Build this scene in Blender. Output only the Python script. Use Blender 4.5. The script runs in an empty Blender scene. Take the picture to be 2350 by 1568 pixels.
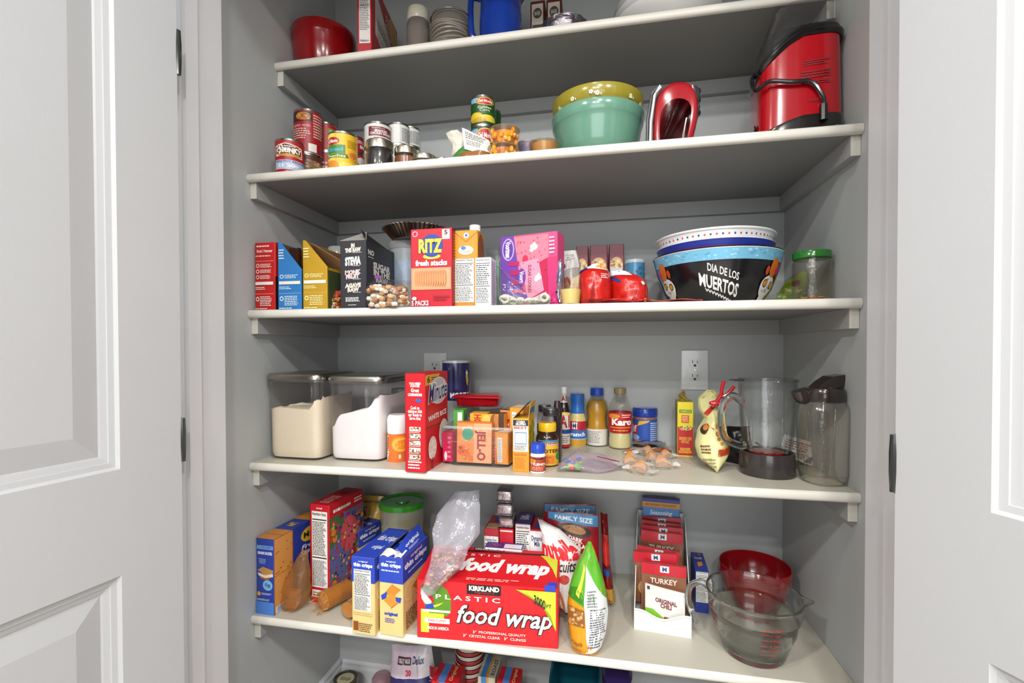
import bpy, math, random
from mathutils import Vector, Matrix, noise
R_ = math.radians
PI = math.pi
col = bpy.context.scene.collection

# ---------------------------------------------------------------- camera (real lens, fitted to the shelves)
F, YAW, PIT, ROL, CY, CAMH, CAMD = 1070.4, -.1907, -.0140, -.0021, 814.86, 1.0938, 1.413
CAM = Vector((0, -CAMD, CAMH))
_f = Vector((math.sin(YAW) * math.cos(PIT), math.cos(YAW) * math.cos(PIT), math.sin(PIT)))
_r0 = _f.cross(Vector((0, 0, 1))).normalized()
_u0 = _r0.cross(_f)
_r = math.cos(ROL) * _r0 + math.sin(ROL) * _u0
_u = -math.sin(ROL) * _r0 + math.cos(ROL) * _u0

def make_camera():
    cd = bpy.data.cameras.new('camera')
    cd.sensor_width = 36
    cd.lens = F / 2350 * 36
    cd.shift_y = (CY - 784) / 2350
    cd.clip_start = .02
    co = bpy.data.objects.new('camera', cd)
    m = Matrix((_r, _u, -_f)).transposed().to_4x4()
    m.translation = CAM
    co.matrix_world = m
    col.objects.link(co)
    bpy.context.scene.camera = co

def proj(p):
    d = Vector(p) - CAM
    z = d.dot(_f)
    return 1175 + F * d.dot(_r) / z, CY - F * d.dot(_u) / z

def ray(px, py):
    return (_f + _r * ((px - 1175) / F) + _u * ((CY - py) / F))

def onz(px, py, z):          # where the sight line meets a level plane
    d = ray(px, py)
    t = (z - CAMH) / d.z
    return CAM.x + d.x * t, CAM.y + d.y * t

def ony(px, py, y):          # where it meets a plane parallel to the back wall
    d = ray(px, py)
    t = (y + CAMD) / d.y
    return d.x * t, CAMH + d.z * t

def HZ(x, y, py):            # height of row py on the upright line through (x, y)
    a, b = -1.0, 4.0
    for _ in range(40):
        m = (a + b) / 2
        if proj((x, y, m))[1] > py:
            a = m
        else:
            b = m
    return a

def RC(px0, px1, py, y):     # upright round thing between two columns, its axis at depth y
    a0 = math.atan2(*ray(px0, py).xy)
    a1 = math.atan2(*ray(px1, py).xy)
    am, h = (a0 + a1) / 2, (a1 - a0) / 2
    d = (y + CAMD) / math.cos(am)
    return d * math.sin(am), y, d * math.sin(h)

def RB(px0, px1, pyb, z):    # the same from the row of its nearest foot point
    a0 = math.atan2(*ray(px0, pyb).xy)
    a1 = math.atan2(*ray(px1, pyb).xy)
    am, h = (a0 + a1) / 2, (a1 - a0) / 2
    x, y = onz((px0 + px1) / 2, pyb, z)
    d = math.hypot(x, y + CAMD) / (1 - math.sin(h))
    return d * math.sin(am), d * math.cos(am) - CAMD, d * math.sin(h)

def facing(x, y):
    return -math.atan2(x, y + CAMD)

# ---------------------------------------------------------------- materials
_M = {}
def _lin(c):
    return tuple(((v + .055) / 1.055) ** 2.4 if v > .04045 else v / 12.92 for v in c)
def hexc(s):
    s = s.lstrip('#')
    if len(s) == 3:
        s = ''.join(c * 2 for c in s)
    return _lin(tuple(int(s[i:i + 2], 16) / 255 for i in (0, 2, 4)))
def mat(key):
    """'#hex' printed paper, 'g#' glossy plastic, 'm#' metal, 'f#' foil, 'c#' thin clear plastic, 'G#' glass, 's#' satin painted wood/wall, 'w#' wall"""
    if key in _M:
        return _M[key]
    kind, hx = key.split('#')
    c = hexc(hx)
    m = bpy.data.materials.new(key)
    m.use_nodes = True
    nt = m.node_tree
    b = nt.nodes['Principled BSDF']
    N, L = nt.nodes.new, nt.links.new
    b.inputs['Base Color'].default_value = (*c, 1)
    def grain(scale, lo, hi, detail=3):
        tc = N('ShaderNodeTexCoord'); n = N('ShaderNodeTexNoise'); n.inputs['Scale'].default_value = scale
        n.inputs['Detail'].default_value = detail
        L(tc.outputs['Object'], n.inputs['Vector'])
        mr = N('ShaderNodeMapRange'); mr.inputs['To Min'].default_value = lo; mr.inputs['To Max'].default_value = hi
        L(n.outputs['Fac'], mr.inputs['Value'])
        mx = N('ShaderNodeMix'); mx.data_type = 'RGBA'; mx.blend_type = 'MULTIPLY'; mx.inputs[0].default_value = 1
        mx.inputs[6].default_value = (*c, 1)
        L(mr.outputs[0], mx.inputs[7])
        L(mx.outputs[2], b.inputs['Base Color'])
        return n
    def bump(n, st, dist):
        bp = N('ShaderNodeBump'); bp.inputs['Strength'].default_value = st; bp.inputs['Distance'].default_value = dist
        L(n.outputs['Fac'], bp.inputs['Height']); L(bp.outputs[0], b.inputs['Normal'])
    if kind == '':
        grain(40, .93, 1.07); b.inputs['Roughness'].default_value = .42
    elif kind == 'd':
        grain(120, .94, 1.05); b.inputs['Roughness'].default_value = .85
    elif kind == 'g':
        grain(15, .95, 1.05); b.inputs['Roughness'].default_value = .18
        b.inputs['Coat Weight'].default_value = .3
    elif kind == 'm':
        n = grain(300, .9, 1.05); b.inputs['Roughness'].default_value = .28; b.inputs['Metallic'].default_value = 1
    elif kind == 'f':
        n = grain(60, .8, 1.1, 6); b.inputs['Roughness'].default_value = .24; b.inputs['Metallic'].default_value = .85
        bump(n, .8, .004)
    elif kind == 'b':      # printed film bag
        n = grain(38, .9, 1.08, 4); b.inputs['Roughness'].default_value = .26
        bump(n, .6, .004)
    elif kind == 'w':
        n = grain(5, .985, 1.015, 8); b.inputs['Roughness'].default_value = .6
        n2 = N('ShaderNodeTexNoise'); n2.inputs['Scale'].default_value = 160; bump(n2, .12, .0012)
    elif kind == 's':
        grain(7, .975, 1.02, 6); b.inputs['Roughness'].default_value = .38
        n2 = N('ShaderNodeTexNoise'); n2.inputs['Scale'].default_value = 220; bump(n2, .1, .0008)
    elif kind in ('c', 'k'):     # thin clear film or plastic wall; k = milky
        out = nt.nodes['Material Output']
        tr = N('ShaderNodeBsdfTransparent'); tr.inputs['Color'].default_value = (*[v ** .3 for v in c], 1)
        lw = N('ShaderNodeLayerWeight'); lw.inputs['Blend'].default_value = .35
        mr = N('ShaderNodeMapRange'); mr.inputs['To Min'].default_value = .03; mr.inputs['To Max'].default_value = .5
        pw = N('ShaderNodeMath'); pw.operation = 'POWER'; pw.inputs[1].default_value = 2.2
        L(lw.outputs['Facing'], pw.inputs[0]); L(pw.outputs[0], mr.inputs['Value'])
        gl = N('ShaderNodeBsdfGlossy'); gl.inputs['Roughness'].default_value = .1
        n = N('ShaderNodeTexNoise'); n.inputs['Scale'].default_value = 18
        bp = N('ShaderNodeBump'); bp.inputs['Strength'].default_value = .25; bp.inputs['Distance'].default_value = .004
        L(n.outputs['Fac'], bp.inputs['Height']); L(bp.outputs[0], gl.inputs['Normal'])
        df = N('ShaderNodeBsdfDiffuse'); df.inputs['Color'].default_value = (*c, 1)
        m0 = N('ShaderNodeMixShader'); m0.inputs[0].default_value = .012 if kind == 'c' else .2
        L(tr.outputs[0], m0.inputs[1]); L(df.outputs[0], m0.inputs[2])
        mx = N('ShaderNodeMixShader')
        L(mr.outputs[0], mx.inputs[0]); L(m0.outputs[0], mx.inputs[1]); L(gl.outputs[0], mx.inputs[2])
        L(mx.outputs[0], out.inputs[0])
    elif kind == 'e':      # thick clear glass: dark grazing edges, sharp highlights
        out = nt.nodes['Material Output']
        lw = N('ShaderNodeLayerWeight'); lw.inputs['Blend'].default_value = .4
        p1 = N('ShaderNodeMath'); p1.operation = 'POWER'; p1.inputs[1].default_value = 2.6
        L(lw.outputs['Facing'], p1.inputs[0])
        cm = N('ShaderNodeMix'); cm.data_type = 'RGBA'
        cm.inputs[6].default_value = (*[v ** .12 for v in c], 1); cm.inputs[7].default_value = (.42, .47, .44, 1)
        L(p1.outputs[0], cm.inputs[0])
        tr = N('ShaderNodeBsdfTransparent'); L(cm.outputs[2], tr.inputs['Color'])
        gl = N('ShaderNodeBsdfGlossy'); gl.inputs['Roughness'].default_value = .04
        n = N('ShaderNodeTexNoise'); n.inputs['Scale'].default_value = 11
        bp = N('ShaderNodeBump'); bp.inputs['Strength'].default_value = .3; bp.inputs['Distance'].default_value = .004
        L(n.outputs['Fac'], bp.inputs['Height']); L(bp.outputs[0], gl.inputs['Normal'])
        mr = N('ShaderNodeMapRange'); mr.inputs['To Min'].default_value = .045; mr.inputs['To Max'].default_value = .6
        L(p1.outputs[0], mr.inputs['Value'])
        mx = N('ShaderNodeMixShader')
        L(mr.outputs[0], mx.inputs[0]); L(tr.outputs[0], mx.inputs[1]); L(gl.outputs[0], mx.inputs[2])
        L(mx.outputs[0], out.inputs[0])
    elif kind == 'G':
        b.inputs['Transmission Weight'].default_value = 1; b.inputs['Roughness'].default_value = .01
        b.inputs['IOR'].default_value = 1.47
        n = N('ShaderNodeTexNoise'); n.inputs['Scale'].default_value = 9; bump(n, .04, .004)
        tr = N('ShaderNodeBsdfTransparent'); tr.inputs['Color'].default_value = (*c, 1)
        mx = N('ShaderNodeMixShader'); mx.inputs[0].default_value = .9
        L(tr.outputs[0], mx.inputs[1]); L(b.outputs[0], mx.inputs[2])
        L(mx.outputs[0], nt.nodes['Material Output'].inputs[0])
    elif kind == 'l':      # liquid in a bottle
        b.inputs['Transmission Weight'].default_value = .75; b.inputs['Roughness'].default_value = .08
        b.inputs['IOR'].default_value = 1.2
    _M[key] = m
    return m

# ---------------------------------------------------------------- mesh builder
class B:
    def __init__(s):
        s.v, s.f, s.m, s.s, s.keys = [], [], [], [], []
    def add(s, vs, fs, key, smooth=False):
        o = len(s.v)
        s.v += [tuple(p) for p in vs]
        if key not in s.keys:
            s.keys.append(key)
        k = s.keys.index(key)
        for f in fs:
            s.f.append([i + o for i in f]); s.m.append(k); s.s.append(smooth)
        return s
    def build(s, name, parent=None, ang=35):
        me = bpy.data.meshes.new(name)
        me.from_pydata(s.v, [], s.f)
        for k in s.keys:
            me.materials.append(mat(k))
        me.polygons.foreach_set('material_index', s.m)
        me.polygons.foreach_set('use_smooth', s.s)
        me.validate()
        me.update()
        if any(s.s):
            me.set_sharp_from_angle(angle=R_(ang))
        o = bpy.data.objects.new(name, me)
        col.objects.link(o)
        if parent:
            o.parent = parent
        return o
    def box(s, x0, x1, y0, y1, z0, z1, key):
        vs = [(x, y, z) for z in (z0, z1) for y in (y0, y1) for x in (x0, x1)]
        return s.add(vs, [(0, 2, 3, 1), (4, 5, 7, 6), (0, 1, 5, 4), (2, 6, 7, 3), (0, 4, 6, 2), (1, 3, 7, 5)], key)
    def tube(s, pts, r, key, seg=8, caps=True, rr=None):
        pts = [Vector(p) for p in pts]
        n = len(pts)
        vs, fs = [], []
        prev = None
        for i, p in enumerate(pts):
            t = (pts[min(i + 1, n - 1)] - pts[max(i - 1, 0)]).normalized()
            if prev is None:
                a = Vector((0, 0, 1)) if abs(t.z) < .9 else Vector((1, 0, 0))
                prev = t.cross(a).normalized()
            prev = (prev - t * prev.dot(t)).normalized()
            q = t.cross(prev)
            ri = rr[i] if rr else r
            for k in range(seg):
                a = 2 * PI * k / seg
                vs.append(p + (prev * math.cos(a) + q * math.sin(a)) * ri)
        for i in range(n - 1):
            for k in range(seg):
                k2 = (k + 1) % seg
                fs.append((i * seg + k, i * seg + k2, (i + 1) * seg + k2, (i + 1) * seg + k))
        if caps:
            fs.append(tuple(range(seg))[::-1]); fs.append(tuple(range((n - 1) * seg, n * seg)))
        return s.add(vs, fs, key, True)
    def prism(s, poly, y0, y1, key):       # outline in x,z pushed along y
        n = len(poly)
        vs = [(x, y0, z) for x, z in poly] + [(x, y1, z) for x, z in poly]
        fs = [tuple(range(n)), tuple(range(2 * n - 1, n - 1, -1))] + [(i, i + n, (i + 1) % n + n, (i + 1) % n) for i in range(n)]
        return s.add(vs, fs, key)
    def blob(s, c, r, key, seg=10, sc=(1, 1, 1), wob=.15, seed=0):
        vs, fs = [], []
        for j in range(seg // 2 + 1):
            ph = PI * j / (seg // 2)
            for k in range(seg):
                th = 2 * PI * k / seg
                d = Vector((math.sin(ph) * math.cos(th), math.sin(ph) * math.sin(th), math.cos(ph)))
                q = r * (1 + wob * noise.noise(d * 1.7 + Vector((seed * 3.1, seed, 0))))
                vs.append((c[0] + d.x * q * sc[0], c[1] + d.y * q * sc[1], c[2] + d.z * q * sc[2]))
        for j in range(seg // 2):
            for k in range(seg):
                k2 = (k + 1) % seg
                fs.append((j * seg + k, (j + 1) * seg + k, (j + 1) * seg + k2, j * seg + k2))
        return s.add(vs, fs, key, True)
    def sheet(s, fn, nu, nv, key, th=.0006):     # a thin solid sheet from fn(u, v)
        g = [[Vector(fn(i / nu, j / nv)) for i in range(nu + 1)] for j in range(nv + 1)]
        vs = []
        for sg in (0, 1):
            for j in range(nv + 1):
                for i in range(nu + 1):
                    a = g[j][min(i + 1, nu)] - g[j][max(i - 1, 0)]
                    b = g[min(j + 1, nv)][i] - g[max(j - 1, 0)][i]
                    n = a.cross(b)
                    n = n.normalized() if n.length > 1e-12 else Vector((0, -1, 0))
                    vs.append(g[j][i] - n * th * sg)
        N = (nu + 1) * (nv + 1)
        fs = []
        I = lambda i, j: j * (nu + 1) + i
        for j in range(nv):
            for i in range(nu):
                fs.append((I(i, j), I(i + 1, j), I(i + 1, j + 1), I(i, j + 1)))
                fs.append((N + I(i, j), N + I(i, j + 1), N + I(i + 1, j + 1), N + I(i + 1, j)))
        for i in range(nu):
            fs.append((I(i, 0), N + I(i, 0), N + I(i + 1, 0), I(i + 1, 0)))
            fs.append((I(i, nv), I(i + 1, nv), N + I(i + 1, nv), N + I(i, nv)))
        for j in range(nv):
            fs.append((I(0, j), I(0, j + 1), N + I(0, j + 1), N + I(0, j)))
            fs.append((I(nu, j), N + I(nu, j), N + I(nu, j + 1), I(nu, j + 1)))
        s.add(vs, fs, key, True)
        def S(u, v, off=0):
            e = .01
            p = Vector(fn(u, v)); a = Vector(fn(u + e, v)) - p; b = Vector(fn(u, v + e)) - p
            return p + a.cross(b).normalized() * off
        S.curved = .02
        return S

class Loft:
    """rings of superellipses: (z, w, d, cx, cy, n)"""
    def __init__(s, secs, wob=0, freq=30, seed=0):
        q = []
        for t in secs:
            t = list(t)
            z, w = t[0], t[1]
            d = t[2] if len(t) > 2 and t[2] is not None else w
            q.append((z, w, d, t[3] if len(t) > 3 else 0, t[4] if len(t) > 4 else 0, t[5] if len(t) > 5 else 2))
        s.q, s.wob, s.fr, s.seed = q, wob, freq, seed
    def at(s, t):
        i = max(0, min(len(s.q) - 2, int(t)))
        f = t - i
        return [a + (b - a) * f for a, b in zip(s.q[i], s.q[i + 1])]
    def pt(s, th, t):
        z, w, d, cx, cy, n = s.at(t)
        c, sn = math.cos(th), math.sin(th)
        x = cx + w / 2 * math.copysign(abs(c) ** (2 / n), c)
        y = cy + d / 2 * math.copysign(abs(sn) ** (2 / n), sn)
        if s.wob:
            k = noise.noise(Vector((x, y, z)) * s.fr + Vector((s.seed * 7.3, s.seed, 1))) * s.wob
            k += noise.noise(Vector((x, y, z)) * s.fr * 2.7 + Vector((s.seed, 3, 1))) * s.wob * .5
            x += c * k; y += sn * k
        return Vector((x, y, z))
    def mesh(s, b, key, seg=32, sub=1, capb=True, capt=True, smooth=True):
        n = (len(s.q) - 1) * sub + 1
        vs = [s.pt(2 * PI * k / seg, i / sub) for i in range(n) for k in range(seg)]
        fs = [(i * seg + k, i * seg + (k + 1) % seg, (i + 1) * seg + (k + 1) % seg, (i + 1) * seg + k) for i in range(n - 1) for k in range(seg)]
        if capb: fs.append(tuple(range(seg))[::-1])
        if capt: fs.append(tuple(range((n - 1) * seg, n * seg)))
        b.add(vs, fs, key, smooth)
        return s
    def surf(s, z0, z1, ac=-90, span=180):
        def tz(z):
            for i in range(len(s.q) - 1):
                a, b = s.q[i][0], s.q[i + 1][0]
                if a <= z <= b and b > a:
                    return i + (z - a) / (b - a)
            return 0 if z < s.q[0][0] else len(s.q) - 1.001
        def S(u, v, off=0):
            th = R_(ac + (u - .5) * span)
            t = tz(z0 + (z1 - z0) * v)
            p = s.pt(th, t)
            e = .03
            n = (s.pt(th + e, t) - s.pt(th - e, t)).cross(s.pt(th, min(t + e, len(s.q) - 1)) - s.pt(th, max(t - e, 0)))
            return p + (n.normalized() if n.length > 1e-14 else Vector((0, -1, 0))) * off
        w = max(q[1] for q in s.q)
        S.curved = .006 / (w * PI / 2 * span / 180)
        return S

def plane_surf(o, U, V):
    o, U, V = Vector(o), Vector(U), Vector(V)
    n = U.cross(V).normalized()
    def S(u, v, off=0):
        return o + U * u + V * v + n * off
    S.curved = 0
    return S

# ---------------------------------------------------------------- lettering
_T = {}
def text_tris(txt, shear=0, fat=0):
    k = (txt, shear, fat)
    if k not in _T:
        cu = bpy.data.curves.new('t', 'FONT')
        cu.body = txt; cu.shear = shear; cu.offset = fat; cu.resolution_u = 2
        cu.space_line = .8; cu.align_x = 'CENTER'
        o = bpy.data.objects.new('t', cu)
        col.objects.link(o)
        dg = bpy.context.evaluated_depsgraph_get()
        me = bpy.data.meshes.new_from_object(o.evaluated_get(dg))
        me.calc_loop_triangles()
        V = [v.co.copy() for v in me.vertices]
        T = [tuple(t.vertices) for t in me.loop_triangles]
        bpy.data.objects.remove(o); bpy.data.curves.remove(cu); bpy.data.meshes.remove(me)
        x0 = min(v.x for v in V); x1 = max(v.x for v in V); y0 = min(v.y for v in V); y1 = max(v.y for v in V)
        _T[k] = ([((v.x - x0) / (x1 - x0), (v.y - y0) / (y1 - y0)) for v in V], T)
    return _T[k]

def _emit(b, V, T, S, key, off):
    lim = getattr(S, 'curved', 0)
    if lim:
        out = []
        st = [tuple(V[i] for i in t) for t in T]
        while st:
            t = st.pop()
            e = [(abs(t[i][0] - t[(i + 1) % 3][0]) + .4 * abs(t[i][1] - t[(i + 1) % 3][1]), i) for i in range(3)]
            m, i = max(e)
            if m > lim * 1.6 and len(out) < 6000:
                a, c, d = t[i], t[(i + 1) % 3], t[(i + 2) % 3]
                h = ((a[0] + c[0]) / 2, (a[1] + c[1]) / 2)
                st += [(a, h, d), (h, c, d)]
            else:
                out.append(t)
        vs, fs, idx = [], [], {}
        for t in out:
            f = []
            for p in t:
                if p not in idx:
                    idx[p] = len(vs); vs.append(p)
                f.append(idx[p])
            fs.append(tuple(f))
        V, T = vs, fs
    b.add([S(u, v, off) for u, v in V], T, key, bool(lim))

def decals(b, S, ds, base=.0003, step=.00012, seed=1):
    rnd = random.Random(seed)
    for k, d in enumerate(ds):
        off = base + step * k
        ty, key = d[0], d[1]
        if ty == 'r':
            u0, v0, u1, v1 = d[2:6]
            _emit(b, [(u0, v0), (u1, v0), (u1, v1), (u0, v1)], [(0, 1, 2), (0, 2, 3)], S, key, off)
        elif ty == 'e':
            u0, v0, u1, v1 = d[2:6]
            n = 24
            V = [((u0 + u1) / 2, (v0 + v1) / 2)] + [((u0 + u1) / 2 + (u1 - u0) / 2 * math.cos(2 * PI * i / n), (v0 + v1) / 2 + (v1 - v0) / 2 * math.sin(2 * PI * i / n)) for i in range(n)]
            _emit(b, V, [(0, i + 1, (i + 1) % n + 1) for i in range(n)], S, key, off)
        elif ty == 'p':
            P = d[2]
            c = (sum(p[0] for p in P) / len(P), sum(p[1] for p in P) / len(P))
            _emit(b, [c] + list(P), [(0, i + 1, (i + 1) % len(P) + 1) for i in range(len(P))], S, key, off)
        elif ty == 't':
            txt, u0, v0, u1, v1 = d[2:7]
            o = d[7] if len(d) > 7 else {}
            V, T = text_tris(txt, o.get('sh', 0), o.get('fat', .02))
            r = o.get('rot', 0)
            if r == -90: V = [(y, 1 - x) for x, y in V]
            if r == 90: V = [(1 - y, x) for x, y in V]
            sk = o.get('sk', 0)      # slope of the line across the face
            _emit(b, [(u0 + (u1 - u0) * x, v0 + (v1 - v0) * y + sk * x) for x, y in V], T, S, key, off)
        elif ty == 'L':
            u0, v0, u1, v1, n = d[2:7]
            h = (v1 - v0) / n
            V, T = [], []
            for i in range(n):
                u = u0
                end = u1 - (u1 - u0) * rnd.random() * .25
                while u < end - .01:
                    w = min((u1 - u0) * (.05 + .14 * rnd.random()), end - u)
                    y = v1 - (i + .8) * h
                    k0 = len(V)
                    V += [(u, y), (u + w, y), (u + w, y + h * .5), (u, y + h * .5)]
                    T += [(k0, k0 + 1, k0 + 2), (k0, k0 + 2, k0 + 3)]
                    u += w + (u1 - u0) * .03
            _emit(b, V, T, S, key, off)
        elif ty == 'S':      # scatter of small ellipses: n, size
            u0, v0, u1, v1, n, sz, asp = d[2:9]
            for i in range(n):
                u = u0 + (u1 - u0) * rnd.random(); v = v0 + (v1 - v0) * rnd.random()
                q = sz * (.6 + .6 * rnd.random())
                m = 7; a0 = rnd.random() * 6
                el = .6 + .4 * rnd.random()
                V = [(u, v)] + [(u + q * math.cos(a0 + 2 * PI * j / m), v + q * asp * el * math.sin(a0 + 2 * PI * j / m)) for j in range(m)]
                _emit(b, V, [(0, j + 1, (j + 1) % m + 1) for j in range(m)], S, key[i % len(key)] if isinstance(key, (list, tuple)) else key, off + .00001 * (i % 9))

def nut(u0, v0, u1, v1, ink='#222222', n=16):     # printed facts panel
    h = v1 - v0
    return [('r', '#eceae4', u0, v0, u1, v1),
            ('t', ink, 'Nutrition Facts', u0 + .04 * (u1 - u0), v1 - .055 * h, u0 + .92 * (u1 - u0), v1 - .015 * h, {'fat': .03}),
            ('r', ink, u0 + .03 * (u1 - u0), v1 - .115 * h, u1 - .04 * (u1 - u0), v1 - .1 * h),
            ('L', ink, u0 + .04 * (u1 - u0), v0 + .42 * h, u1 - .04 * (u1 - u0), v1 - .13 * h, n),
            ('r', ink, u0 + .03 * (u1 - u0), v0 + .385 * h, u1 - .04 * (u1 - u0), v0 + .4 * h),
            ('L', '#55565a', u0 + .04 * (u1 - u0), v0 + .02 * h, u1 - .04 * (u1 - u0), v0 + .36 * h, n)]

# ---------------------------------------------------------------- things
def tag(o, label, cat, group=None, kind=None):
    if label: o['label'] = label
    if cat: o['category'] = cat
    if group: o['group'] = group
    if kind: o['kind'] = kind
    return o

def thing(name, label, cat, loc, parts, rz=0, group=None, rot=None, kind=None):
    """parts: [(name, B)] or [(name, B, [subparts], label)]"""
    if len(parts) == 1 and len(parts[0]) == 2:
        o = parts[0][1].build(name)
    else:
        o = bpy.data.objects.new(name, None)
        o.empty_display_size = .02
        col.objects.link(o)
        for p in parts:
            c = p[1].build(p[0], o)
            if len(p) > 3 and p[3]: c['label'] = p[3]
            for q in (p[2] if len(p) > 2 else []):
                s = q[1].build(q[0], c)
                if len(q) > 2: s['label'] = q[2]
    o.location = loc
    o.rotation_euler = rot or (0, 0, rz)
    return tag(o, label, cat, group, kind)

def copy_thing(src, loc, label, rz=0, rot=None):
    r = src.copy(); col.objects.link(r)
    r.location = loc; r.rotation_euler = rot or (0, 0, rz); r['label'] = label
    for ch in src.children:
        c = ch.copy(); col.objects.link(c); c.parent = r; c.matrix_parent_inverse = ch.matrix_parent_inverse
        for g in ch.children:
            d = g.copy(); col.objects.link(d); d.parent = c
    return r

def box_faces(w, d, h):
    return {'f': plane_surf((-w / 2, -d / 2, 0), (w, 0, 0), (0, 0, h)),
            'l': plane_surf((-w / 2, d / 2, 0), (0, -d, 0), (0, 0, h)),
            'r': plane_surf((w / 2, -d / 2, 0), (0, d, 0), (0, 0, h)),
            't': plane_surf((-w / 2, -d / 2, h), (w, 0, 0), (0, d, 0)),
            'k': plane_surf((w / 2, d / 2, 0), (-w, 0, 0), (0, 0, h))}

def boxmesh(w, d, h, key, faces, b=None, flap=True, bulge=0):
    b = b or B()
    # carton with softly rounded upright corners and a closed top seam
    r = min(.0018, w * .05)
    out = [(-w/2 + r, -d/2), (w/2 - r, -d/2), (w/2, -d/2 + r), (w/2, d/2 - r), (w/2 - r, d/2), (-w/2 + r, d/2), (-w/2, d/2 - r), (-w/2, -d/2 + r)]
    vs = [(x, y, 0) for x, y in out] + [(x, y, h) for x, y in out]
    b.add(vs, [tuple(range(8))[::-1], tuple(range(8, 16))] + [(i, (i + 1) % 8, (i + 1) % 8 + 8, i + 8) for i in range(8)], key)
    S = box_faces(w, d, h)
    for k, ds in faces.items():
        decals(b, S[k], ds)
    return b

def carton(name, label, cat, p0, p1, D, h, z, key, faces, group=None, extra=None, dz=0):
    """a printed carton standing on z; p0, p1 = world feet of the front face"""
    a, c = Vector(p0), Vector(p1)
    w = (c - a).length
    rz = math.atan2(c.y - a.y, c.x - a.x)
    n = Vector((-math.sin(rz), math.cos(rz)))
    m = (a + c) / 2 + n * D / 2
    parts = [('carton', boxmesh(w, D, h, key, faces))]
    if extra:
        parts += extra(w, D, h)
    return thing(name, label, cat, (m.x, m.y, z + dz), parts, rz, group)

# ================================================================ the room shell
XL, XR, YF, YF1 = -.8625, .4942, -.401, -.2968
Z1, Z2, Z3, Z4, Z5, FL = 1.8632, 1.5271, 1.1904, .8101, .4245, -.03
OL, OR, YW, YO, CE = -.79, .426, -.554, -.685, 2.41      # opening, front wall inner and outer planes, ceiling
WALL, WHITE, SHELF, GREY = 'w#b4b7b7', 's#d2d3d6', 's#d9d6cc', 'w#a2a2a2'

def struct(name, b, parent=None, ang=35):
    o = b.build(name, parent, ang)
    if not parent: o['kind'] = 'structure'
    return o

make_camera()
struct('wall_back', B().box(XL, XR, 0, .1, FL, CE, WALL))
struct('wall_left', B().box(XL - .1, XL, YW, .1, FL, CE, WALL))
struct('wall_right', B().box(XR, XR + .1, YW, .1, FL, CE, WALL))
struct('floor', B().box(-3.2, 3.2, -4.6, .1, FL - .1, FL, 's#b4aea6'))
struct('ceiling', B().box(-3.2, 3.2, -4.6, .1, CE, CE + .1, 'w#e6e6e6'))
fw = B()
fw.box(-3.2, OL - .018, YO, YW, FL, CE, WALL); fw.box(OR + .018, 3.2, YO, YW, FL, CE, WALL)
fw.box(OL - .018, OR + .018, YO, YW, 2.09, CE, WALL)
struct('wall_front', fw)
struct('wall_rear', B().box(-3.2, 3.2, -4.7, -4.6, FL, CE, WALL))
struct('wall_room_left', B().box(-3.3, -3.2, -4.6, YW, FL, CE, WALL))
struct('wall_room_right', B().box(3.2, 3.3, -4.6, YW, FL, CE, WALL))

# jambs with their stops, casings
jb = B()
jb.box(OL - .018, OL, YO - .002, YW + .002, FL, 2.072, WHITE)
jb.box(OL, OL + .011, -.651, -.623, FL, 2.072, WHITE)
struct('trim_1', jb)
jb = B()
jb.box(OR, OR + .018, YO - .002, YW + .002, FL, 2.072, WHITE)
jb.box(OR - .011, OR, -.651, -.623, FL, 2.072, WHITE)
struct('trim_2', jb)
jb = B().box(OL - .018, OR + .018, YO - .002, YW + .002, 2.072, 2.09, WHITE)
struct('trim_3', jb)
cs = B()
for x0, x1 in ((OL - .078, OL - .006), (OR + .006, OR + .078)):
    cs.box(x0, x1, YO - .015, YO, FL, 2.15, WHITE); cs.box(x0 + .008, x1 - .03, YO - .019, YO - .015, FL, 2.15, WHITE)
cs.box(OL - .078, OR + .078, YO - .015, YO, 2.078, 2.15, WHITE)
struct('trim_4', cs)

def baseboard(name, a, b, ax):
    prof = [(0, 0), (.013, 0), (.013, .064), (.009, .072), (.009, .080), (.004, .088), (0, .088)]
    m = B()
    n = len(prof)
    def P(t, q):
        if ax == 'back': return (t, -q[0], FL + q[1])
        if ax == 'left': return (XL + q[0], t, FL + q[1])
        return (XR - q[0], t, FL + q[1])
    vs = [P(a, q) for q in prof] + [P(b, q) for q in prof]
    m.add(vs, [(i, (i + 1) % n, (i + 1) % n + n, i + n) for i in range(n)] + [tuple(range(n)), tuple(range(2 * n - 1, n - 1, -1))], WHITE)
    struct(name, m)
baseboard('baseboard_back', XL + .013, XR - .013, 'back')
baseboard('baseboard_left', YW, -.0, 'left')
baseboard('baseboard_right', YW, -.0, 'right')

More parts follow.
